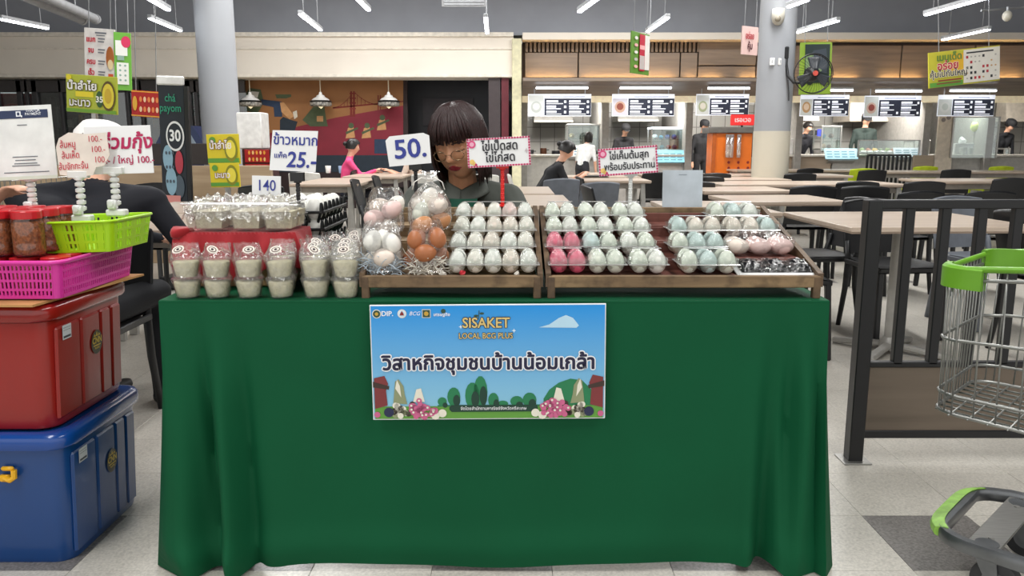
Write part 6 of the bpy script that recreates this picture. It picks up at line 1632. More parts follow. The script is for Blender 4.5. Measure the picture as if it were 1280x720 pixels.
for k, (x0, x1, y) in enumerate(((670, 735, 110), (775, 839, 110), (885, 937, 110.5), (1038, 1066, 113), (1095, 1152, 114), (1188, 1245, 113.5))):
    a = P(x0, y, YB-.2); b = P(x1, y, YB-.2); t = thing('soffit_lamp', 'bright linear lamp under the wood soffit, %s from the left' % ORD[k], 'lamp', ((a.x+b.x)/2, YB-.2, a.z), 0, 'soffit lamps above the menu boards')
    MB().box((0, 0, 0), (b.x-a.x, .05, .03), .004).build('diffuser', glow('soffit_tube', '#f6faff', 5), t); MB().box((0, .01, .03), (b.x-a.x, .07, .03), .004).build('housing', LH, t)
# menu boards
MN = M('menu_white', '#e4e6ec', .4, emit='#dfe4f2', es=.45); MD = M('menu_dark', '#23283c', .4); MT = M('menu_text', '#e8eaf2', .4, emit='#e8eaf2', es=.4)
pics = [('#b9bdb8', '#d9d9d2'), ('#c9a48e', '#8c4638'), ('#a8b08c', '#d8d2c4'), ('#c49a6a', '#e2c9b0'), ('#d8b8a8', '#9a4a40'), ('#dfe0dc', '#c9cfc8')]
for k, (x0, x1, y0, y1, lab) in enumerate(((660, 739, 118, 145, 'first menu board from the left, with a pale dish photo'), (765, 843, 118, 145, 'second menu board with a bowl photo, above the glass case'), (870, 936, 118, 144, 'third menu board, partly before the right pillar'),
                                        (1000, 1061, 119, 145, 'fourth menu board, right of the pillar under the wall fan'), (1080, 1151, 120, 146, 'fifth menu board with a pink plate photo'), (1172, 1243, 119, 145, 'sixth menu board, rightmost, above the glass screen'))):
    t, a, b = card(x0, y0, x1, y1, YB-.05, lab, name='menu_board', cat='menu board', mat=MN, tilt=0)
    mb = MB(); mb.rect(-a*.24, -b*.46, a*.5-.005, b*.30, 8); mb.build('dark_panel', MD, t)
    c1, c2_ = pics[k]; mb = MB(); mb.mi = 0; mb.rect(-a*.49, -b*.46, -a*.25, b*.30 if k % 2 else b*.46, 6); mb.mi = 1; mb.disc(-a*.37, -b*.08, a*.085, b*.26, 9); mb.mi = 2; mb.disc(-a*.37, -b*.06, a*.055, b*.16, 12); mb.build('dish_photo', [pm('#d7dad6') if k != 1 else pm('#d4d0da'), pm(c1), pm(c2_)], t, kind='stuff')
    rr = random.Random(k)
    mb = MB()
    for ci in range(2):
        for ri in range(3):
            x = -a*.21+ci*a*.36; z = b*(.16-.235*ri)
            ww = rr.uniform(.12, .2)*a; mb.rect(x, z-.012, x+ww, z+.022, 14); mb.rect(x, z-.04, x+ww*.9+.1, z-.026, 14)
            if rr.random() > .25: mb.rect(x+a*.28, z-.02, x+a*.315, z+.02, 14)
    mb.rect(-a*.1, b*.37, a*.42, b*.41, 14)
    mb.build('menu_lines', MT, t, kind='stuff'); mb = MB()
    mb.rect(-a*.15, b*.36, a*.4, b*.40, 15); mb.build('header_line', pm('#9aa0b4'), t)
    for s in (-1, 1): MB().cyl((s*a*.4, .01, b/2), (s*a*.4, .01, b/2+.2), .008, n=6).build('hanger', WIRE, t)
# hoods behind boards
HST = M('hood_steel', '#9a9893', .45, .3); HBE = M('hood_beige', '#bcb2a4', .45)
for k, (x0, x1, y0, y1, m) in enumerate(((667, 716, 142, 153, HST), (771, 822, 142, 152, HST), (985, 1022, 122, 151, HBE), (1058, 1150, 122, 152, HBE), (1252, 1300, 122, 152, HBE))):
    a = P(x0, y1, 16.3); b = P(x1, y0, 16.3); t = thing('cooker_hood', '%s cooker hood in the kitchen, %s from the left' % (('steel', 'beige')[m is HBE], ORD[k]), 'cooker hood', ((a.x+b.x)/2, 16.5, a.z), 0, 'kitchen hoods')
    w_ = b.x-a.x; h_ = b.z-a.z; mb = MB(); mb.add([(-w_/2, -.35, 0), (w_/2, -.35, 0), (w_/2, .5, 0), (-w_/2, .5, 0), (-w_/2*.96, -.25, h_), (w_/2*.96, -.25, h_), (w_/2*.96, .5, h_), (-w_/2*.96, .5, h_)], [(0, 3, 2, 1), (4, 5, 6, 7), (0, 1, 5, 4), (1, 2, 6, 5), (2, 3, 7, 6), (3, 0, 4, 7)]); mb.build('hood_body', m, t)
    MB().box((0, -.36, .02), (w_, .03, .05), .005).build('lip', m, t)
    mb = MB(); mb.box((0, .1, h_+.3), (.3, .3, .7)); mb.build('duct', m, t)
# counters
CTP = M('counter_top', '#c2bdb4', .35); CFW = wood('counter_wood', '#8f7f6d', '#a39280', 'X', 4, .5); CFG = M('counter_grey', '#a8a5a0', .45)
for k, (x0, x1, m) in enumerate(((652, 754, CFG), (757, 860, CFG), (975, 1040, CFW), (1042, 1158, CFG), (1162, 1300, CFG))):
    a = P(x0, 196, 14.8); b = P(x1, 196, 14.8); t = thing('stall_counter', 'food stall counter, %s from the left' % ORD[k], 'counter', ((a.x+b.x)/2, 15.1, 0), 0, 'food stall counters'); w_ = b.x-a.x; z_ = a.z
    MB().box((0, 0, z_/2), (w_, .55, z_), .005).build('counter_body', m, t); MB().box((0, -.02, z_+.02), (w_+.02, .64, .04), .006).build('worktop', CTP, t)
    t2 = thing('back_counter', 'steel back counter against the kitchen wall, %s from the left' % ORD[k], 'counter', ((a.x+b.x)/2, 16.95, 0), 0, 'steel back counters'); MB().box((0, 0, .42), (w_-.2, .5, .84), .005).build('counter_body', HST, t2); MB().box((0, 0, .86), (w_-.15, .54, .04), .005).build('worktop', STEEL, t2)
    rr = random.Random(40+k)
    nob = int(w_/.28)
    for i in range(nob):
        px_ = (a.x+b.x)/2-w_/2+.2+i*.28; h_ = rr.uniform(.08, .24); c = rr.choice(['#4a4a4c', '#8d8a84', '#b8b4aa', '#5d3b2a', '#c9c5bc', '#7c2b22', '#35516b', '#2c2c30'])
        tt = thing('kitchen_pot', 'small %s cooking vessel on the back counter, stall %d, item %s' % ({'#4a4a4c': 'dark grey', '#8d8a84': 'grey', '#b8b4aa': 'pale', '#5d3b2a': 'brown', '#c9c5bc': 'cream', '#7c2b22': 'red', '#35516b': 'blue', '#2c2c30': 'black'}[c], k+1, ORD[i % 10]), 'pot', (px_, 16.9, .88), 0, 'pots on the back counters')
        tt['label'] = 'small %s pot on the back counter of the %s stall, %s from left' % (({'#4a4a4c': 'dark grey', '#8d8a84': 'grey', '#b8b4aa': 'pale', '#5d3b2a': 'brown', '#c9c5bc': 'cream', '#7c2b22': 'red', '#35516b': 'blue', '#2c2c30': 'black'}[c]), ORD[k], ORD[i % 10])
        r_ = rr.uniform(.06, .12); MB().lathe([(r_*.9, 0), (r_, .02), (r_, h_), (r_*.9, h_), (.001, h_*.9)], n=12).build('pot_body', M('pot_'+c[1:], c, .35, .3), tt, 'auto'); MB().tube([(r_, 0, h_*.8), (r_+.05, 0, h_*.8)], .01, 5).build('handle', BLK, tt)
# glass display cases
def case(x0, x1, y0, y1, Y, label, items, lit=False):
    a = P(x0, y1, Y); b = P(x1, y0, Y); w_ = b.x-a.x; h_ = b.z-a.z; t = thing('glass_case', label, 'display case', ((a.x+b.x)/2, Y+.2, a.z))
    for sx in (-1, 1):
        for sy in (-1, 1): MB().box((sx*w_/2, sy*.2, h_/2), (.025, .025, h_)).build('frame_post', STEEL, t)
    MB().box((0, 0, h_), (w_+.03, .43, .03), .004).build('top', M('case_lit', '#cfe0e8', .4, emit='#dff0ff', es=2.5) if lit else STEEL, t); MB().box((0, 0, .02), (w_, .4, .03), .004).build('base', STEEL, t)
    MB().box((0, 0, h_*.5), (w_-.03, .36, .012)).build('glass_shelf', clear('case_glass', '#e8f2f0', .10, .04), t); MB().box((0, -.2, h_/2), (w_, .006, h_)).build('front_pane', clear('case_glass', '#e8f2f0', .10, .04), t)
    rr = random.Random(int(x0)); mb = MB()
    for z in (.035, h_*.5+.007):
        for i in range(int(w_/.12)): mb.mi = rr.randrange(len(items)); s = rr.uniform(.04, .055); mb.ball((-w_/2+.1+i*.12, rr.uniform(-.1, .05), z+s*.8), (s, s, s*.9), 8, 6)
    mb.build('food_items', [M('food_'+c[1:], c, .5) for c in items], t, kind='stuff')
    return t
case(709, 750, 156, 190, 15.0, 'glass display case with white bags, by the white-shirted worker', ['#e4e0d8', '#b8b2a8', '#c9b48c'])
case(814, 855, 160, 189, 15.0, 'lit glass case with teal and red packets, above the blue menu', ['#4aa0b8', '#d23a2c', '#dfe6e8', '#2c4a8c'], True)
case(1142, 1162, 176, 192, 15.0, 'small glass case of bottles beside the blue bottle', ['#b8b4a8', '#4c3a2c'])
case(1255, 1262, 186, 195, 15.2, 'tiny steel box at the end of the last counter', ['#b8b4a8'])
case(1026, 1052, 158, 188, 15.2, 'glass case with hanging meat behind the slanted blue menu', ['#c9a48e', '#3f86a8', '#6a4a3a'])
# sneeze-guard screens
for x0, x1, y0, y1, lab in ((1072, 1150, 174, 195, 'long low glass screen over the food trays of the fourth stall'), (1188, 1250, 145, 196, 'tall glass screen of the last stall')):
    a = P(x0, y1, 14.7); b = P(x1, y0, 14.7); w_ = b.x-a.x; h_ = b.z-a.z; t = thing('glass_screen', lab, 'glass screen', ((a.x+b.x)/2, 14.7, a.z-.02))
    MB().box((0, 0, h_/2), (w_, .012, h_)).build('pane', clear('case_glass', '#e8f2f0', .10, .04), t); MB().box((0, 0, h_), (w_, .03, .02)).build('top_trim', STEEL, t)
    for s in (-1, 1): MB().box((s*w_/2, 0, h_/2), (.025, .03, h_)).build('post', STEEL, t)
# trays of food behind the long screen
for i in range(9):
    q = P(1078+i*8, 190, 14.95); t = thing('food_tray', 'small steel tray of food behind the long glass screen, %s from the left' % ORD[i], 'tray', (q.x, 14.98, P(1080, 196, 14.8).z+.045), 0, 'food trays on the fourth counter')
    MB().box((0, 0, .03), (.1, .2, .06), .006).build('tray_body', STEEL, t); mb = MB(); mb.ball((0, 0, .06), (.045, .09, .05), 10, 6, rough(.02, 30, i)); mb.build('food', M('dish_%d' % (i % 4), ('#5a6b2c', '#7a3f22', '#a8863c', '#3c4a2a')[i % 4], .6), t, True)
# slanted menu stands
for x0, x1, y0, y1, c, lab in ((821, 858, 188, 203, '#8ed0e4', 'slanted pale blue menu on the second counter edge'), (1034, 1076, 186, 199, '#a9d6e4', 'slanted pale blue menu on the fourth counter edge'), (1121, 1165, 185, 196, '#d5d8e6', 'slanted pale menu before the fifth counter'), (708, 745, 182, 196, '#d8d8d6', 'slanted white menu before the worker in white')):
    a = P(x0, y1, 14.65); b = P(x1, y0, 14.65); w_ = b.x-a.x; h_ = b.z-a.z; t = thing('slanted_menu', lab, 'menu stand', ((a.x+b.x)/2, 14.78, (a.z+b.z)/2), rot=(-.5, 0, 0))
    MB().box((0, 0, 0), (w_, .02, h_*1.15), .004).build('panel', M('slant_'+c[1:], c, .4, emit=c, es=.25), t); mb = MB()
    for i in range(4):
        for j in range(3): mb.rect(-w_*.45+i*w_*.23, -h_*.4+j*h_*.28, -w_*.45+i*w_*.23+w_*.17, -h_*.4+j*h_*.28+.02, 20)
    mb.build('menu_lines', pm('#6f9fb4'), t, kind='stuff'); MB().box((0, .12, -.12), (w_*.8, .2, .02)).build('bracket', STEEL, t)
# orange drink machine with glass tubes
a = P(889, 222, 13.2); b = P(941, 166, 13.2); w_ = b.x-a.x; t = thing('orange_stall', 'bright orange kiosk cabinet with clear dispenser tubes left of the pillar', 'kiosk', ((a.x+b.x)/2, 13.4, 0))
OR = M('orange_panel', '#e8741a', .4, noise_s=3); MB().box((0, 0, b.z/2), (w_, .4, b.z), .01).build('cabinet', OR, t); MB().box((-w_*.05, 0, b.z+.04), (w_*1.15, .5, .09), .01).build('canopy', M('canopy_grey', '#6b6762', .5), t); MB().box((-w_*.47, -.21, b.z/2), (.06, .02, b.z)).build('side_trim', M('orange_dark', '#b85a1c', .5), t)
for i, px in enumerate((909, 914, 923)):
    q = P(px, 180, 13.18); MB().cyl((q.x-t.location.x, -.25, P(0, 197, 13.2).z), (q.x-t.location.x, -.25, P(0, 168, 13.2).z), .035, n=12).build('dispenser_tube', clear('tube_glass', '#f4efe6', .25, .05, haze=.2), t, True)
for i in range(3):
    for j in range(3): q = P(911+j*12, 203+i*7, 13.19); mb = MB(); mb.disc(q.x-t.location.x, q.z, .022, None, 1); o = mb.build('red_dot', pm('#8c1f1a'), t); o.location = (0, -.203, 0)
tb2 = thing('red_sign', 'small red lit sign with pale lettering above the orange kiosk', 'sign', P(928, 150, 13.2)); MB().box((0, 0, 0), (.38, .05, .17), .01).build('panel', M('red_sign', '#d02a2a', .4, emit='#d02a2a', es=.5), tb2); o = text('เรอเวอ', .1, pm('#f0e0e0'), tb2, (0, 0), 1, bold=.02); o.location = (0, -.027, 0)
MB().box((0, .02, -.16), (.03, .03, .2)).build('post', BLK, tb2)
# misc kitchen things
def blob(name, lab, cat, px, py, Y, parts, zb=None):
    q = P(px, py, Y); t = thing(name, lab, cat, (q.x, Y, q.z if zb is None else zb))
    for nm, mbx, m in parts: mbx.build(nm, m, t, 'auto')
    return t
zc4 = P(1080, 196, 14.8).z+.042
blob('water_bottle', 'blue capped clear bottle standing on the fifth counter', 'bottle', 1153, 190, 14.95, [('bottle_body', MB().lathe([(.09, 0), (.1, .03), (.1, .2), (.05, .28), (.04, .32)], n=14), M('bottle_teal', '#6fb0b0', .3)), ('cap', MB().cyl((0, 0, .32), (0, 0, .37), .045), M('cap_blue', '#3f7fc0', .4))], zc4)
blob('paper_box', 'white paper box with printed side on the last counter', 'box', 1201, 190, 14.95, [('box_body', MB().box((0, 0, .1), (.34, .2, .2), .004), M('box_white', '#dcd9dd', .6)), ('tissue', MB().ball((0, 0, .25), (.07, .05, .08), 10, 7, rough(.04, 15, 2)), WHT)], zc4)
blob('standing_panel', 'tall cream panel with small round marks between the last two stalls', 'panel', 1179, 196, 14.75, [('panel', MB().box((0, 0, P(0, 145, 14.75).z/2), (.30, .04, P(0, 145, 14.75).z)), M('panel_cream', '#cbbfae', .5)), ('marks', MB().cyl((-.07, -.022, 2.0-.42), (-.07, -.028, 2.0-.42), .04, n=12), pm('#8a7f78')), ('mark', MB().cyl((.02, -.022, 1.62), (.02, -.028, 1.62), .04, n=12), pm('#8a7f78'))], 0)
for px, py, lab in ((1219, 158, 'yellow-green round fruit on a stand behind the glass screen, left one'), (1234, 161, 'yellow-green round fruit on a stand behind the glass screen, right one')):
    blob('display_fruit', lab, 'fruit', px, py, 15.1, [('fruit_body', MB().ball((0, 0, 0), .09, 12, 8, rough(.02, 12, px)), M('fruit_lime', '#c3cf7c', .5)), ('stem_rod', MB().cyl((0, 0, -.5), (0, 0, -.05), .01, n=6), STEEL)])
for px in (1202, 1212): blob('paper_cup', 'white paper cup on the last counter front, %s one' % ('left' if px < 1205 else 'right'), 'cup', px, 196, 14.85, [('cup_body', MB().lathe([(.04, 0), (.06, .12), (.001, .11)], n=14), WHT)], zc4)
blob('white_carton_stack', 'white boxes stacked on the counter right of the pillar', 'box', 985, 190, 14.9, [('box_body', MB().box((0, 0, .14), (.16, .2, .28), .004), WHT), ('box_body', MB().box((.14, 0, .12), (.08, .2, .24), .004), M('box_white', '#dcd9dd', .6))], zc4)
blob('wall_phone', 'dark blue lit device on the kitchen wall right of the pillar', 'device', 1018, 166, 16.9, [('body', MB().box((0, 0, 0), (.3, .08, .1), .01), BLK), ('screen', MB().box((.1, -.05, 0), (.12, .02, .14), .005), M('screen_blue', '#3a46c8', .3, emit='#3a46c8', es=.6))])
blob('blue_jar', 'blue lidded jar on the left pillar shelf above the fresh egg card', 'jar', 653, 170, 15.0, [('jar_body', MB().lathe([(.07, -.1), (.08, -.02), (.07, .0)], n=14), M('jar_white', '#c9cdd4', .4)), ('lid', MB().cyl((0, 0, 0), (0, 0, .05), .08), M('lid_navy', '#27347c', .4))])
# rail with slats before the fifth stall
a = P(1083, 214, 13.6); b = P(1138, 194, 13.6); t = thing('slatted_rail', 'black slatted rail with wood end panel before the fifth stall', 'railing', (a.x, 13.6, 0))
for i in range(11): MB().box((i*(b.x-a.x)/10, 0, b.z/2), (.03, .03, b.z)).build('bar', BLK, t)
MB().box(((b.x-a.x)/2, 0, b.z), (b.x-a.x, .04, .03)).build('top_rail', BLK, t); MB().box((b.x-a.x+.22, 0, b.z/2), (.34, .05, b.z), .005).build('wood_panel', CFW, t)
# hanging posters
def hang(px0, py0, px1, py1, Y, label, yaw, roll=0, mat=None, name='hanging_sign', wires=True):
    c = P((px0+px1)/2, (py0+py1)/2, Y); Z = Y*cos(PITCH)+(CH-c.z)*sin(PITCH); w_ = (px1-px0)*Z/1000/max(.15, abs(cos(yaw))); h_ = (py1-py0)*Z/1000
    t = thing(name, label, 'sign', c, rot=(0, math.radians(roll), yaw)); MB().box((0, .006, 0), (w_, .012, h_), .002).build('board', mat or M('board_white', '#e6e2de', .5), t)
    if wires:
        for s in (-1, 1): MB().cyl((s*w_*.35, .006, h_/2-.01), (s*w_*.35, .006, 4.7-c.z), .004, n=5).build('hanger', WIRE, t)
    return t, w_, h_
t, a, b = hang(104, 37, 145, 106, 7.5, 'white hanging poster with red Thai words, above the yellow juice sign', -.15, 5)
RD = pm('#c8283c'); TXd = pm('#6b6f78')
for k, (s, z) in enumerate((('แบก', .30), ('จบ', .11), ('ครบ', -.09), ('เร็ว', -.28))):
    text(s, b*.13, RD, t, (-a*.26, b*z), 16, bold=.04, sx=.8)
    mb = MB(); mb.rect(-a*.03, b*z+.005, a*.2, b*z+.016, 16); mb.rect(-a*.03, b*z-.02, a*.17, b*z-.010, 16); mb.build('fine_print', TXd, t, kind='stuff')
mb = MB(); mb.rect(-a*.12, b*.41, a*.25, b*.435, 16); mb.rect(-a*.08, b*.37, a*.2, b*.385, 16); mb.build('fine_print', TXd, t, kind='stuff')
mb = MB(); mb.mi = 0; mb.disc(a*.36, b*.0, a*.13, b*.2, 16); mb.disc(a*.36, b*.0, a*.13, b*.2, 16); mb.mi = 1; mb.disc(a*.38, -b*.12, a*.09, b*.09, 20); mb.mi = 2; mb.rect(a*.3, -b*.46, a*.46, -b*.28, 16); mb.build('orange_shape', [pm('#e08a4a'), pm('#f0d9a8'), pm('#d4552c')], t, kind='stuff')
t, a, b = hang(144, 42, 163, 112, 7.48, 'green hanging poster strip with white panel, right of the white poster', .25, 3, pm('#6cb23a'))
mb = MB(); mb.mi = 0; mb.rect(-a*.4, b*.1, a*.3, b*.36, 16); mb.rect(-a*.35, -b*.4, a*.35, -b*.02, 16); mb.mi = 1; mb.disc(a*.22, b*.34, a*.28, b*.1, 18); mb.mi = 2; mb.rect(-a*.3, -b*.0+.01, a*.1, b*.1, 18)
for i in range(2):
    for j in range(4): mb.mi = 2; mb.disc(-a*.15+i*a*.3, -b*.07-j*b*.085, a*.07, None, 20, 8)
mb.build('panel_print', [pm('#eef0ea'), pm('#d42c5c'), pm('#8fb0a0')], t, kind='stuff')
t, a, b = hang(81, 95, 148, 141, 5.6, 'yellow-green cut-out juice sign in Thai with price 35', -.1, 4, pm('#b9c23a'), wires=False)
outlined('น้ำลำไย', b*.30, (-a*.17, b*.2), pm('#f4f4ea'), pm('#4a3a1c'), .03, .05, t, 16); outlined('มะนาว', b*.30, (-a*.22, -b*.24), pm('#f4f4ea'), pm('#4a3a1c'), .02, .05, t, 16, sx=.85)
mb = MB(); mb.mi = 0; mb.disc(a*.34, -b*.02, a*.14, b*.4, 16); mb.mi = 1; mb.disc(a*.34, -b*.02, a*.115, b*.33, 18); mb.mi = 2; mb.disc(a*.34, -b*.02, a*.07, b*.2, 20); mb.mi = 3; mb.disc(a*.17, -b*.12, a*.07, b*.22, 17); mb.mi = 4; mb.rect(-a*.3, -b*.08, a*.05, b*.06, 15); mb.mi = 5; mb.rect(-a*.49, -b*.49, a*.49, -b*.4, 15); mb.mi = 4; mb.disc(-a*.42, b*.42, a*.05, None, 18)
mb.build('fruit_print', [pm('#5f4a12'), pm('#e6d33c'), pm('#cfae2e'), pm('#2f5a26'), pm('#ecd92c'), pm('#6fa02c')], t, kind='stuff'); text('35', b*.22, pm('#f4f4ea'), t, (a*.17, -b*.13), 20, bold=.03)
MB().box((0, .03, -b/2-.55), (.03, .03, 1.1)).build('pole', STEEL, t); MB().box((0, .03, -t.location.z+.02), (.4, .3, .03)).build('pole_base', BLK, t)
# banner stand
t, a, b = hang(200, 108, 233, 268, 6.4, 'dark roll-up banner stand with a round white 30 price disc', -.12, 2, M('banner_black', '#16202a', .4), name='banner_stand', wires=False)
GN = pm('#2f9a78'); text('chá\npayom', b*.085, GN, t, (-a*.02, b*.36), 14, bold=.01, sx=.78); mb = MB(); mb.mi = 0; mb.disc(a*.12, b*.11, a*.36, b*.115, 14, 26); mb.mi = 1; mb.disc(a*.12, b*.11, a*.30, b*.098, 16, 26); mb.build('price_disc', [pm('#e8eaea'), pm('#16202a')], t, kind='stuff'); text('30', b*.12, pm('#eef0f0'), t, (a*.12, b*.11), 20, bold=.03, sx=.8)
mb = MB(); mb.mi = 0; mb.disc(-a*.2, -b*.06, a*.2, b*.1, 14); mb.mi = 1; mb.disc(a*.24, -b*.09, a*.16, b*.09, 14)
mb.mi = 0; mb.disc(-a*.1, -b*.24, a*.22, b*.11, 15); mb.mi = 2; mb.disc(a*.22, -b*.28, a*.2, b*.09, 14); mb.mi = 3; mb.flat([(-a*.3, -b*.48), (a*.2, -b*.48), (a*.26, -b*.35), (-a*.34, -b*.35)], 18)
for i in range(9): mb.mi = 2; mb.disc(-a*.25+(i % 3)*a*.13, -b*.02-(i//3)*b*.11, a*.045, b*.014, 20, 8)
mb.build('drink_pictures', [pm('#8fb4c8'), pm('#b83a4a'), pm('#4c5a66'), pm('#e0928c')], t, kind='stuff')
MB().box((0, 0, b/2+.03), (a*1.05, .04, .07), .01).build('top_bar', WHT, t); MB().box((0, 0, -t.location.z+.05), (a*1.1, .25, .1), .02).build('base', BLK, t); MB().box((a*.62, .0, -.05), (.03, .03, b*1.08)).build('side_pole', BLK, t); MB().box((0, .02, -b/2-.2), (.04, .02, .45)).build('pole', BLK, t)
# red food poster
t, a, b = hang(163, 114, 202, 146, 7.2, 'red hanging food poster with rows of small pictures left of the banner stand', -.15, 4, pm('#b8221f'))
mb = MB(); mb.mi = 0; mb.disc(-a*.36, b*.0, a*.08, b*.28, 16)
for i in range(5):
    for j in range(2): mb.mi = 1+(i+j) % 2; mb.disc(-a*.16+i*a*.14, b*.17-j*b*.38, a*.05, b*.11, 16, 10)
mb.mi = 0; mb.rect(-a*.48, b*.44, a*.48, b*.48, 16); mb.rect(-a*.48, -b*.48, a*.48, -b*.44, 16); mb.build('food_pictures', [pm('#e6b03c'), pm('#e88a4a'), pm('#f0c9a0')], t, kind='stuff')
# yellow poster on a stand in front of the column
for k, (y0, y1, lab) in enumerate(((168, 205, 'upper yellow cut-out juice poster in front of the left column'), (204, 234, 'lower yellow juice poster in front of the left column'))):
    t, a, b = hang(258+k*4, y0, 300, y1, 6.2-.03*k, lab, -.1, -1, pm('#e6d226'), wires=False)
    mb = MB(); mb.mi = 0; mb.disc(a*.25, 0, a*.2, b*.42, 16); mb.mi = 1; mb.disc(a*.25, 0, a*.15, b*.3, 18); mb.mi = 2; mb.rect(-a*.48, -b*.45, a*.48, -b*.3, 15); mb.disc(-a*.3, b*.3, a*.1, None, 16); mb.build('fruit_print', [pm('#8a8a1c'), pm('#f0e04a'), pm('#5fa03c')], t, kind='stuff')
    outlined('น้ำลำไย' if not k else 'มะนาว', b*.34, (-a*.06, b*.12 if not k else 0), pm('#f8f4ea'), pm('#7a2c2c'), .03, .05, t, 18, sx=.8)
    MB().box((0, .03, -t.location.z/2), (.03, .03, t.location.z)).build('pole', STEEL, t)
# vending cabinet with white box on it and red posters
q = P(321, 205, 8.6); t = thing('red_cabinet', 'dark red cabinet with food picture panels right of the left column', 'cabinet', (q.x, 8.75, 0)); zt2 = P(0, 186, 8.6).z
MB().box((0, 0, zt2/2), (.30, .3, zt2), .005).build('body', M('cab_dark', '#3a1214', .5), t)
for k, (y0, y1) in enumerate(((187, 203), (205, 226))):
    z1, z0 = P(0, y0, 8.58).z, P(0, y1, 8.58).z; o = MB().box((.01, -.156, (z0+z1)/2), (.26, .01, z1-z0), .002).build('picture_panel', pm('#a31d1f'), t); mb = MB()
    for i in range(5):
        for j in range(2): mb.mi = (i+j) % 2; mb.disc(-.07+i*.04, (z0+z1)/2+.035-j*.07, .012, .022, 1, 8)
    o2 = mb.build('food_pictures', [pm('#e6a03c'), pm('#e8c07a')], o, kind='stuff'); o2.location = (0, -.163, 0)
blob('white_box', 'tall white box standing on the dark red cabinet', 'box', 318, 185, 8.75, [('box_body', MB().box((0, 0, .19), (.26, .28, .375), .008), WHT)], zt2)
# pendants in front of the mural
for k, px in enumerate((313, 401, 486)):
    q = P(px, 128, 14.3); t = thing('pendant_lamp', 'black and white patterned pendant lamp before the mural, %s' % ('left one by the column', 'middle one', 'right one')[k], 'lamp', q, 0, 'patterned pendant lamps'); t.scale = (1.08,)*3
    mb = MB(); mb.lathe([(.16, -.06), (.175, -.04), (.17, .0), (.14, .02)], n=20); mb.build('patterned_band', M('pendant_pattern', '#8c8880', .5, noise_s=30, amt=.9), t, 'auto'); MB().lathe([(.17, .0), (.18, .012), (.16, .03), (.001, .035)], n=20).build('black_ring', BLK, t, 'auto'); MB().lathe([(.15, .03), (.12, .06), (.07, .085), (.06, .11), (.03, .12), (.02, .16), (.001, .17)], n=20).build('white_dome', WHT, t, 'auto')
    MB().cyl((0, 0, .16), (0, 0, (zL-q.z)/1.08), .008, n=6).build('cord', M('cord_cream', '#cfc6b0', .5), t); MB().lathe([(.04, -.07), (.001, -.10)], n=12).build('bulb', glow('bulb_dim', '#e8d8b0', .8), t)
# hanging signs over the stalls
t, a, b = hang(786, 42, 815, 92, 8.2, 'green and red hanging sign turned edgeways, left of the right pillar', .95, 0, pm('#5d8a2c'))
mb = MB(); mb.mi = 0; mb.rect(-a*.1, -b*.42, a*.2, b*.46, 16); mb.mi = 1; mb.rect(a*.2, -b*.38, a*.46, b*.46, 16); mb.mi = 2; mb.rect(-a*.08, b*.1, a*.18, b*.2, 18); mb.mi = 3; mb.rect(-a*.08, -b*.38, a*.18, -b*.05, 18)
for i in range(5): mb.mi = (1, 2, 1, 3, 2)[i]; mb.disc(-a*.28, b*.35-i*b*.17, a*.1, b*.04, 17, 8)
mb.build('sign_print', [pm('#b01c34'), pm('#d9d6d0'), pm('#e8a8a8'), pm('#b8b0ac')], t, kind='stuff')
t, a, b = hang(925, 34, 950, 68, 8.6, 'pink hanging sign peeping out left of the right pillar', .6, 0, pm('#d8b9b4'))
text('อร่อย', b*.3, pm('#b0404a'), t, (-a*.05, b*.15), 16, bold=.03, sx=.7); text('คุ้ม', b*.34, pm('#5a3038'), t, (-a*.02, -b*.2), 16, bold=.03, sx=.7)
t, a, b = hang(998, 54, 1041, 117, 10.3, 'green hanging sign with dark picture behind the wall fan', .2, -2, pm('#8cab3a'))
mb = MB(); mb.mi = 0; mb.rect(-a*.36, -b*.28, a*.42, b*.46, 16); mb.mi = 1; mb.flat([(-a*.3, b*.1), (-a*.1, b*.34), (a*.3, b*.38), (a*.36, b*.1), (a*.34, -b*.1), (a*.0, -b*.06)], 18); mb.mi = 2; mb.rect(-a*.34, b*.0, -a*.1, b*.26, 19); mb.mi = 3
for u in (-.18, .22): mb.disc(a*u, -b*.22, a*.12, b*.1, 20)
mb.mi = 2; mb.disc(a*.08, -b*.04, a*.1, b*.035, 21); mb.build('sign_print', [pm('#223030'), pm('#39424c'), pm('#7d9a68'), pm('#1a2420')], t, kind='stuff')
t, a, b = hang(1158, 62, 1253, 105, 9.0, 'wide yellow and white hanging sign with rows of small shop marks', .12, -6.5, pm('#c9c23a'))
mb = MB(); mb.mi = 0; mb.rect(-a*.02, -b*.46, a*.49, b*.47, 16); mb.mi = 1; mb.rect(-a*.2, -b*.1, a*.01, b*.4, 15); mb.mi = 2; mb.rect(-a*.49, -b*.49, -a*.03, -b*.36, 15); mb.mi = 3; mb.rect(a*.02, b*.36, a*.4, b*.40, 18)
rr = random.Random(4)
for i in range(8):
    for j in range(5):
        mb.mi = rr.choice([3, 4, 0, 6, 6, 5]); x = a*(.03+i*.057); z = b*(.26-j*.15)
        if mb.mi in (3, 4): mb.rect(x-.013, z-.014, x+.013, z+.014, 18)
        elif mb.mi != 0: mb.disc(x, z, .012, .009, 18, 8)
mb.build('shop_marks', [pm('#e6e2d8'), pm('#e8b72c'), pm('#5fa03c'), pm('#2a2a2c'), pm('#b8323a'), pm('#c9a06a'), pm('#b4b0a8')], t, kind='stuff')
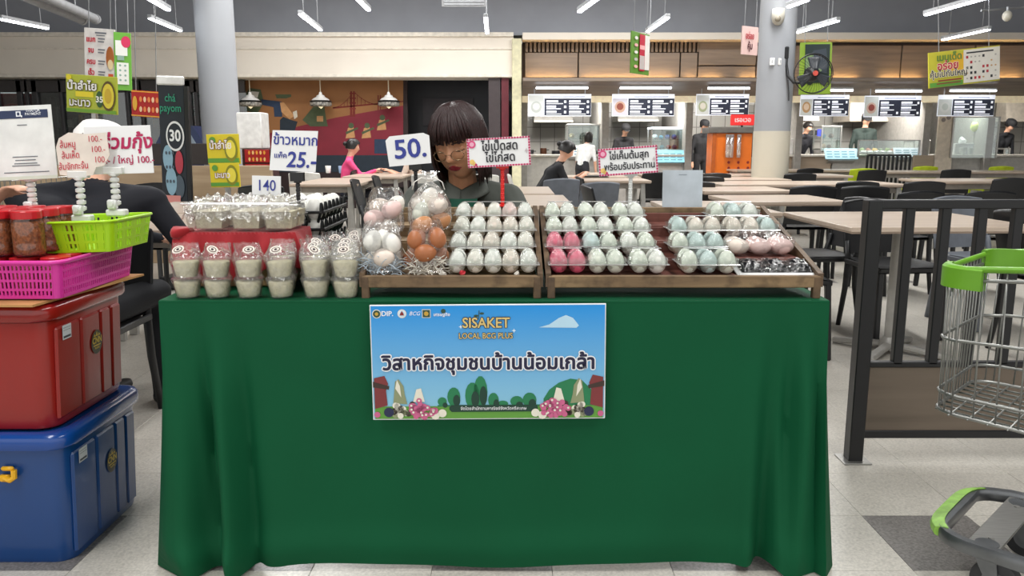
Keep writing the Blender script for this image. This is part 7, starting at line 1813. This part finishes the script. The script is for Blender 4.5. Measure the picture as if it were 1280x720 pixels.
outlined('อร่อย', b*.30, (-a*.24, b*.08), pm('#c8303c'), pm('#f0e0c8'), .03, .04, t, 20); outlined('คุ้มไปกันใหญ่', b*.24, (-a*.23, -b*.14), pm('#2a2418'), pm('#f4f0e0'), .02, .05, t, 20, sx=.95); text('เมนูเด็ด', b*.26, pm('#6a8a3c'), t, (-a*.22, b*.32), 20, bold=.04)
mb = MB(); mb.rect(-a*.38, -b*.34, -a*.05, -b*.30, 20); mb.rect(-a*.4, -b*.42, -a*.06, -b*.39, 20); mb.build('fine_print', pm('#8c3a2c'), t, kind='stuff')
# wall fan on the pillar
q = P(1017, 92, 9.6); t = thing('wall_fan', 'black caged fan on a bracket fixed to the right pillar', 'fan', q)
br0 = P(984, 64, 9.8); br1 = P(986, 100, 9.7)
def Lq(v): return (v.x-q.x, v.y-q.y, v.z-q.z)
MB().tube([Lq(P(984, 62, 9.8)), Lq(P(983, 80, 9.8)), Lq(P(985, 95, 9.75)), Lq(P(992, 103, 9.7)), Lq(P(1004, 104, 9.65)), (-.03, .06, -.02)], .018, 8).build('bracket_arm', BLK, t, True); MB().box(Lq(P(983, 66, 9.8)), (.05, .05, .14), .01).build('wall_plate', BLK, t)
MB().tube([Lq(P(985, 100, 9.75)), Lq(P(986, 116, 9.76)), Lq(P(986, 126, 9.77))], .006, 6).build('cord', BLK, t, True)
mb = MB(); R0 = .225
for rr_ in (R0, R0*.97): mb.tube([(rr_*cos(k*pi/24), (R0-rr_)*4, rr_*sin(k*pi/24)) for k in range(48)], .006, 6, closed=True)
mb.build('cage_ring', BLK, t, True); mb = MB()
for k in range(36): a_ = k*pi/18; mb.tube([(.05*cos(a_), -.06, .05*sin(a_)), (.16*cos(a_), -.055, .16*sin(a_)), (R0*cos(a_), 0, R0*sin(a_))], .0018, 4)
mb.build('cage_wires', BLK, t, kind='stuff')
MB().cyl((0, -.065, 0), (0, -.05, 0), .03, n=20).build('hub_badge', M('fan_badge', '#b8483c', .4), t, 'auto'); MB().ball((0, .06, 0), (.09, .1, .09), 16, 10).build('motor', BLK, t, True)
for k in range(3):
    a_ = k*2*pi/3+.5; mb = MB(); mb.T = Matrix.Rotation(a_, 4, 'Y'); mb.grid(lambda u, v: ((.04+.15*u), -.02+.03*(v-.5)+.02*sin(u*2), (v-.5)*(.06+.09*u)), 6, 5); o = mb.build('blade', M('fan_blade', '#3c4046', .3), t, True); sd = o.modifiers.new('s', 'SOLIDIFY'); sd.thickness = .003
# fittings on the pillar
cx_ = P(963, 50, 10).x
for px, py, w_, h_, nm, lab in ((965, 77, .055, .085, 'wall_switch', 'white switch plate on the right pillar, left one'), (975, 77, .05, .08, 'wall_socket', 'white socket on the right pillar, right one')):
    q = P(px, py, 9.79); dx = q.x-cx_; yy = 10-sqrt(max(0, .215**2-dx*dx)); t = thing(nm, lab, 'switch', (q.x, yy-.006, q.z), atan2(dx, 10-yy)); MB().box((0, 0, 0), (w_, .014, h_), .004).build('plate', WHT, t); MB().box((0, -.009, 0), (w_*.3, .006, h_*.4), .002).build('rocker', M('rocker_grey', '#b0b2b4', .4), t)
q = P(973, 22, 9.75); t = thing('security_light', 'pale domed emergency lamp on the right pillar near the ceiling', 'lamp', (q.x, 9.76, q.z)); MB().lathe([(.07, .1), (.075, .0), (.06, -.05), (.03, -.08), (.001, -.085)], n=18).build('dome', M('pale_plastic', '#bcb8ac', .4), t, True); MB().ball((-.02, -.06, -.02), .035, 12, 8).build('lens', M('lens_amber', '#8c8474', .2), t, True)
q = P(1259, 20, 9.4); t = thing('ceiling_camera', 'small pale camera hanging from a slanted bar at the top right', 'camera', q); MB().ball((0, 0, 0), (.05, .05, .06), 12, 8).build('body', M('pale_plastic', '#bcb8ac', .4), t, True); MB().cyl((0, 0, .05), (0, 0, .1), .015, n=8).build('mount', WIRE, t); MB().tube([(-.3, 0, .06), (.5, .2, .14)], .012, 6).build('bar', WIRE, t); MB().cyl((.3, .1, .1), (.3, .1, 4.7-q.z), .008, n=5).build('hanger', WIRE, t)
# ceiling pipes top left, ventilation grille top centre
for k, (p0, p1, lab) in enumerate((((28, -6), (103, 25), 'pale ceiling pipe at the top left, left one'), ((48, -8), (120, 24), 'pale ceiling pipe at the top left, right one'))):
    a = P(p0[0], p0[1], 8.0); b = PZ(p1[0], p1[1], a.z); L = (b-a).length
    if b.y > 12.5 or b.y < 8: b = P(p1[0], p1[1], 10.8)
    t = thing('ceiling_pipe', lab, 'pipe', a); d = b-a; MB().tube([(0, 0, 0), tuple(d)], .05, 12).build('pipe_run', M('pipe_grey', '#9c9da0', .4), t, 'auto'); MB().tube([tuple(d*.97), tuple(d*1.0)], .058, 12).build('collar', M('pipe_grey', '#9c9da0', .4), t, 'auto'); MB().cyl(tuple(d*.6), (d.x*.6, d.y*.6, 4.7-a.z), .01, n=5).build('hanger', WIRE, t)
t, a, b = hang(552, -6, 608, 8, 13.0, 'pale ventilation grille hung at the top centre of the frame', 0, 0, M('grille_grey', '#8f9092', .5), name='vent_grille')
for k in range(3): MB().box((0, -.01, -b*.3+k*b*.25), (a*.9, .012, .02)).build('slat', WIRE, t)
# plain stuff on the left partition and bread rack style display under shop glass
